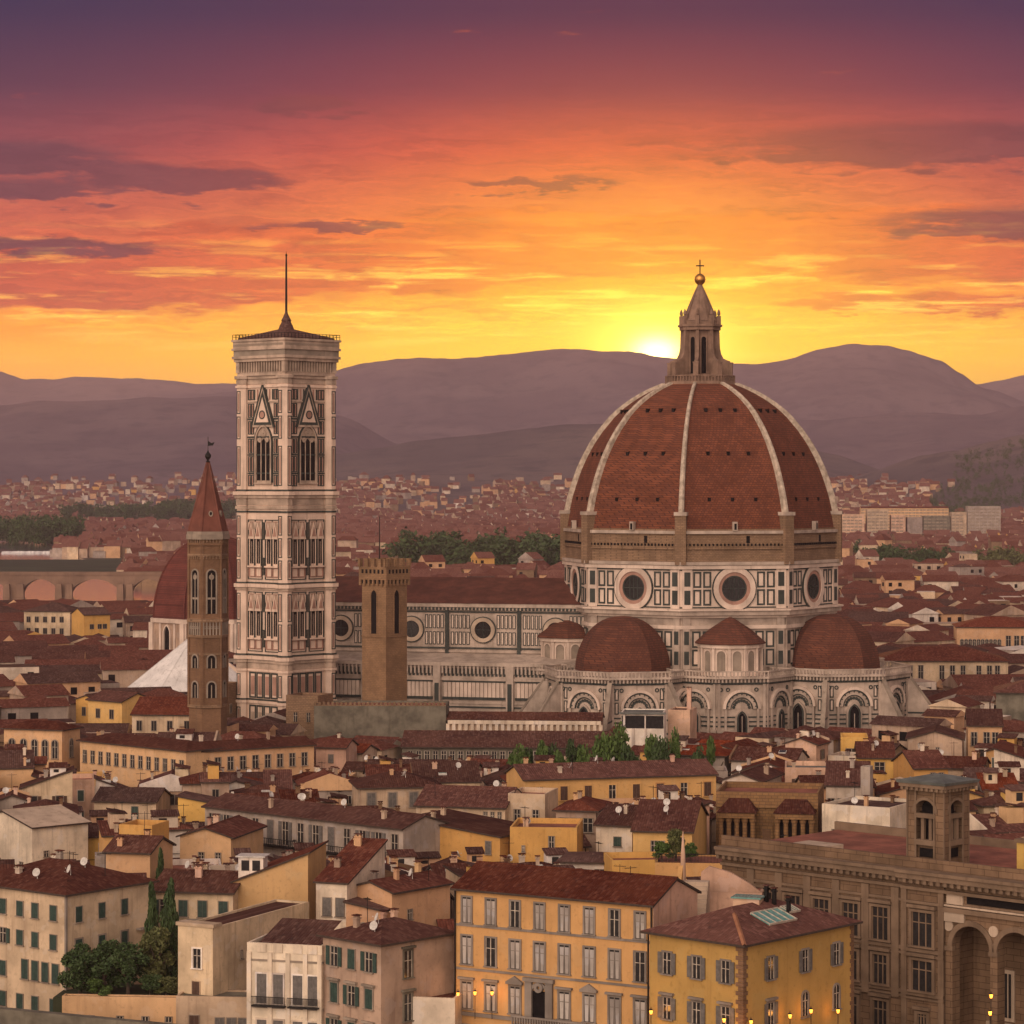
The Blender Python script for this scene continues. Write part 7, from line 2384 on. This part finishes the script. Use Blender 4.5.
# only houses that show: keep the nearest that are not sunk behind the cathedral
def shows(c):
    px = 512 + c[1] * F / c[0]
    py = HOR + (EYE - c[5] - 2) * F / c[0]
    if c[0] > 640 and 240 < px < 900: return False
    return -20 < px < 1044 and py < 1030
vis_c = [c for c in cand if shows(c)]
solo = vis_c[:ROOM]
rest = vis_c[ROOM:] + [c for c in cand if not shows(c)]
print('houses by hand', NHOUSE, 'filled', len(solo), 'rest', len(rest))
LAND = [('the pale barn', 30, 845), ('the long grey loggia house', 300, 835), ('the bright yellow blank wall', 455, 845), ('the beige corner house', 385, 960), ('the long ochre house', 620, 785), ('the brown ruined pavilion', 770, 825),
        ('the palace tower', 932, 820), ('the tall peach hall', 35, 738), ('the bent peach wing', 190, 755), ('the marble bell tower', 287, 705), ('the watchtower', 384, 705), ('the white colonnade', 525, 725), ('the left apse', 617, 725),
        ('the right apse', 835, 725), ('the white modern house', 645, 730), ('the pale block', 855, 815), ('the baptistery', 190, 690), ('the stone bridge', 95, 598), ('the long cream palace', 945, 668), ('the wide peach palace', 1000, 635), ('the dome drum', 860, 600),
        ('the brick bell tower', 208, 705), ('the tall yellow gable', 270, 890), ('the green shuttered house', 60, 930), ('the dark battlemented wall', 380, 735), ('the dark arcade roof', 505, 748)]
LAND = [(n.replace('left apse', 'near apse').replace('right apse', 'far apse'), x, y) for n, x, y in LAND]
ORD = ['nearest', 'second', 'third', 'fourth', 'fifth', 'sixth', 'seventh', 'eighth', 'ninth', 'tenth', 'eleventh', 'twelfth', 'thirteenth', 'fourteenth', 'fifteenth', 'sixteenth', 'seventeenth', 'eighteenth', 'nineteenth', 'twentieth']
info = []
for c in solo:
    px = 512 + c[1] * F / c[0]; py = HOR + (EYE - c[5]) * F / c[0]
    wl = fr.choice(WALLS)
    tl = fr.choices(['tile', 'tile2', 'tile3'], [5, 4, 2])[0]
    size = 'small' if c[2] * c[3] < 75 else 'broad' if c[2] * c[3] > 170 else 'midsize'
    ln, dx, dy = min(((n, px - x, py - y) for n, x, y in LAND), key=lambda q: q[1] ** 2 + (q[2] * 1.6) ** 2)
    if abs(dx) > abs(dy) * 2.2: rel = 'to the right of' if dx > 0 else 'to the left of'
    else: rel = 'in front of' if dy > 0 else 'behind'
    info.append([c, wl, tl, '%s %s %s house' % (size, RWORD[c[6]], WORD[wl]), ln, rel, dx * dx + dy * dy * 2.5])
groups = {}
for it in info: groups.setdefault((it[3], it[4], it[5]), []).append(it)
for k, l in groups.items():
    l.sort(key=lambda q: q[6])
    for i, it in enumerate(l):
        it.append('%s, %s%s %s' % (k[0], '' if len(l) == 1 else ORD[min(i, 19)] + ' ', k[2].replace('to the ', ''), k[1]))
WK = [(1.0, 1.7, 'sgreen', 'stone', 0), (.9, 1.5, 'sgrey', 'stone', 2), (1.0, 1.8, 'sgreen', 'pale', 2), (1.1, 1.7, 'sbrown', 'stone', 1), (.85, 1.3, 'sgrey', 'pale', 0)]
for it in info:
    (Y, x, w, d, rot, h, rt, pitch), wl, tl = it[0], it[1], it[2]
    H = house(it[7], 'house', x, Y, w, d, rot, h, roof=rt, wall=wl, tile=tl if rt != 'flat' else fr.choice(['terrace', 'slate', 'tile2']), pitch=pitch, group='houses crowded between the landmarks', foot=False)
    if Y > 800:
        continue
    wk = fr.choice(WK)
    toc = Vector((-x, -Y)).normalized()
    for face, nrm in (('f', (0, -1)), ('r', (1, 0)), ('b', (0, 1)), ('l', (-1, 0))):
        c, s = math.cos(rot), math.sin(rot)
        n = Vector((c * nrm[0] - s * nrm[1], s * nrm[0] + c * nrm[1]))
        if n.dot(toc) < .30: continue
        L = face_len(H, face)
        if fr.random() < (.08 if Y < 480 else .2): continue
        nw = max(1, int(L / fr.uniform(2.9, 4.2)))
        rows_ = 3 if Y < 430 else 2 if Y < 540 else 1
        for j in range(rows_):
            for i in range(nw):
                if fr.random() < .16: continue
                simple_window(H, face, L * (i + .5) / nw, h - 2.9 - 3.5 * j + (0 if rt != 'flat' else .2), wk)
    trims(H, fr, fr.choice([1, 2, 2, 3]) if Y < 620 else 1, 1 if (Y < 520 and fr.random() < .5) else 0, 1 if (Y < 560 and fr.random() < .25) else 0, None)
    if Y < 680: clutter(H, fr)
    if Y < 470 and rt in ('gable', 'gabley', 'hip'):
        mb = MB(); mb.box(w / 2 - .6, w / 2 - .48, -d / 2 - .15, -d / 2 - .02, 0, h - .1); mb.box(-w / 2, w / 2, -d / 2 - .12, -d / 2 - .02, h - 3.5, h - 3.44)
        obj('drainpipe', mb, ['iron'], H['root'])

# ------------------------------------------------------------------ the far city, beyond counting
def city():
    cr = random.Random(5)
    mats = ['cream', 'pale', 'beige', 'peach', 'white', 'yellow', 'tile', 'tile2', 'tile3', 'dark', 'grey', 'rubble', 'tilefar']
    mb = MB()
    V, Fc, Mi = mb.v, mb.f, mb.mi
    def block(x, y, w, d, rot, h, rt, z0=0.0, wins=True):
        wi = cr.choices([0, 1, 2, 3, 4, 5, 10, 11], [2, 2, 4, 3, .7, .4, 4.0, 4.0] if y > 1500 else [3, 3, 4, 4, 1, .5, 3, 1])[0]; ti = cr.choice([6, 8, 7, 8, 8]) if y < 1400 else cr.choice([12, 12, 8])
        c, s = math.cos(rot), math.sin(rot)
        def P(a, b, z): return (x + c * a - s * b, y + s * a + c * b, z + z0)
        X, Yv = w / 2, d / 2
        k = len(V)
        for z in (-3.0, h):
            V.extend([P(-X, -Yv, z), P(X, -Yv, z), P(X, Yv, z), P(-X, Yv, z)])
        Fc.extend([(k, k + 1, k + 5, k + 4), (k + 1, k + 2, k + 6, k + 5), (k + 2, k + 3, k + 7, k + 6), (k + 3, k, k + 4, k + 7)]); Mi.extend([wi] * 4)
        k = len(V); o = .5
        if rt == 0:
            V.extend([P(-X, -Yv, h + .05), P(X, -Yv, h + .05), P(X, Yv, h + .05), P(-X, Yv, h + .05)]); Fc.append((k, k + 1, k + 2, k + 3)); Mi.append(cr.choice([7, 2, 4]))
        else:
            rise = Yv * (.33 + min(.55, max(0, y - 900) / 2500)) + .2
            e = 0 if rt == 1 else min(X * .8, Yv)
            V.extend([P(-X - o, -Yv - o, h - .1), P(X + o, -Yv - o, h - .1), P(X + o, Yv + o, h - .1), P(-X - o, Yv + o, h - .1), P(-X - o + e, 0, h + rise), P(X + o - e, 0, h + rise)])
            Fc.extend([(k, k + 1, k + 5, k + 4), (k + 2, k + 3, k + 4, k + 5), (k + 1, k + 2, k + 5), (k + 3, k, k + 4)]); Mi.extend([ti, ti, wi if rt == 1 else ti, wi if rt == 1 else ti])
        if wins:
            for (ax, ay, bx, by) in ((-X, -Yv - .08, X, -Yv - .08), (X + .08, -Yv, X + .08, Yv), (-X - .08, Yv, -X - .08, -Yv)):
                L = math.hypot(bx - ax, by - ay); n = int(L / 4.2)
                for j in range(1 if h < 14 else 2):
                    for i in range(n):
                        if cr.random() < .35: continue
                        t0, t1 = (i + .32) / n, (i + .68) / n
                        z1 = h - 1.3 - j * 3.6
                        k = len(V)
                        V.extend([P(ax + (bx - ax) * t0, ay + (by - ay) * t0, z1 - 1.8), P(ax + (bx - ax) * t1, ay + (by - ay) * t1, z1 - 1.8), P(ax + (bx - ax) * t1, ay + (by - ay) * t1, z1), P(ax + (bx - ax) * t0, ay + (by - ay) * t0, z1)])
                        Fc.append((k, k + 1, k + 2, k + 3)); Mi.append(9)
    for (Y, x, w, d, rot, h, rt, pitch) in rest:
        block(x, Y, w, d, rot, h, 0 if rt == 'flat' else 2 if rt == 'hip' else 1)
    # the same quarter carries on past both edges of the view
    Y = 345.0
    while Y < 1110:
        for e0, e1 in ((-330, -58), (1078, 1350)):
            px = e0
            while px < e1:
                w = cr.uniform(9, 15)
                x = xat(px, Y)
                me = (x, Y, w, 11, 0, 0)
                if not any(abs(f[0] - x) < 40 + f[2] and overlap(me, f, .2) for f in placed):
                    block(x, Y + cr.uniform(-2, 2), w, cr.uniform(8, 11), cr.uniform(-.25, .25), cr.uniform(10, 15), cr.choice([0, 1, 1, 2]))
                px += (w + 2.5) * F / Y
        Y += 15.0
    # rows further and further away
    Y = 1110.0
    while Y < 6800:
        step = 9.5 + (Y - 1100) * .0045
        px = -190.0
        while px < 1220:
            w = cr.uniform(7, 15 if Y > 1700 else 18)
            x = xat(px, Y)
            yy = Y + cr.uniform(-.4, .4) * step
            hid = False
            if not hid and not any(a < px < b and c < yy < e for a, b, c, e in NOBUILD):
                z0 = hill_z(x, yy)
                dens = .92 if Y < 3600 else .85 if Y < 4600 else .7
                if z0 > 38: dens *= max(0, .7 - (z0 - 38) / 45)
                cl = mnoise.noise(Vector((x / 260.0, yy / 420.0, 9.1)))
                if Y > 2600 and cl < -.2: dens *= .3
                if cr.random() < dens:
                    h = (cr.uniform(8, 14) if Y < 1700 else cr.uniform(5, 10)) if Y > 2300 or cr.random() < .96 else cr.uniform(13, 19)
                    if px < 190 and yy < 1450:
                        h = min(h, zat(600, yy) - 3.0)
                        if h < 4: px += 8; continue
                    block(x, yy, w, cr.uniform(7, 13), district(x, yy) * .8 + cr.uniform(-.2, .2), h, cr.choices([0, 1, 2], [2, 6, 4])[0], z0, Y < 1900)
            px += (w + cr.uniform(0, 4)) * F / Y * .92
        Y += step
    # pale villas up the slopes
    for i in range(220):
        Y = cr.uniform(3000, 6900); px = cr.uniform(-20, 1044); x = xat(px, Y)
        z = hill_z(x, Y)
        if 3 < z < 150 and z < 45:
            block(x, Y, cr.uniform(7, 13), 8, cr.uniform(-.5, .5), cr.uniform(5, 9), cr.choice([1, 2]), z, False)
    me = mb.mesh('distant_city', mats)
    o = link('distant_city', me)
    tag(o, 'endless red roofs and pale walls of the city reaching to the hills', 'city', kind='stuff')
city()
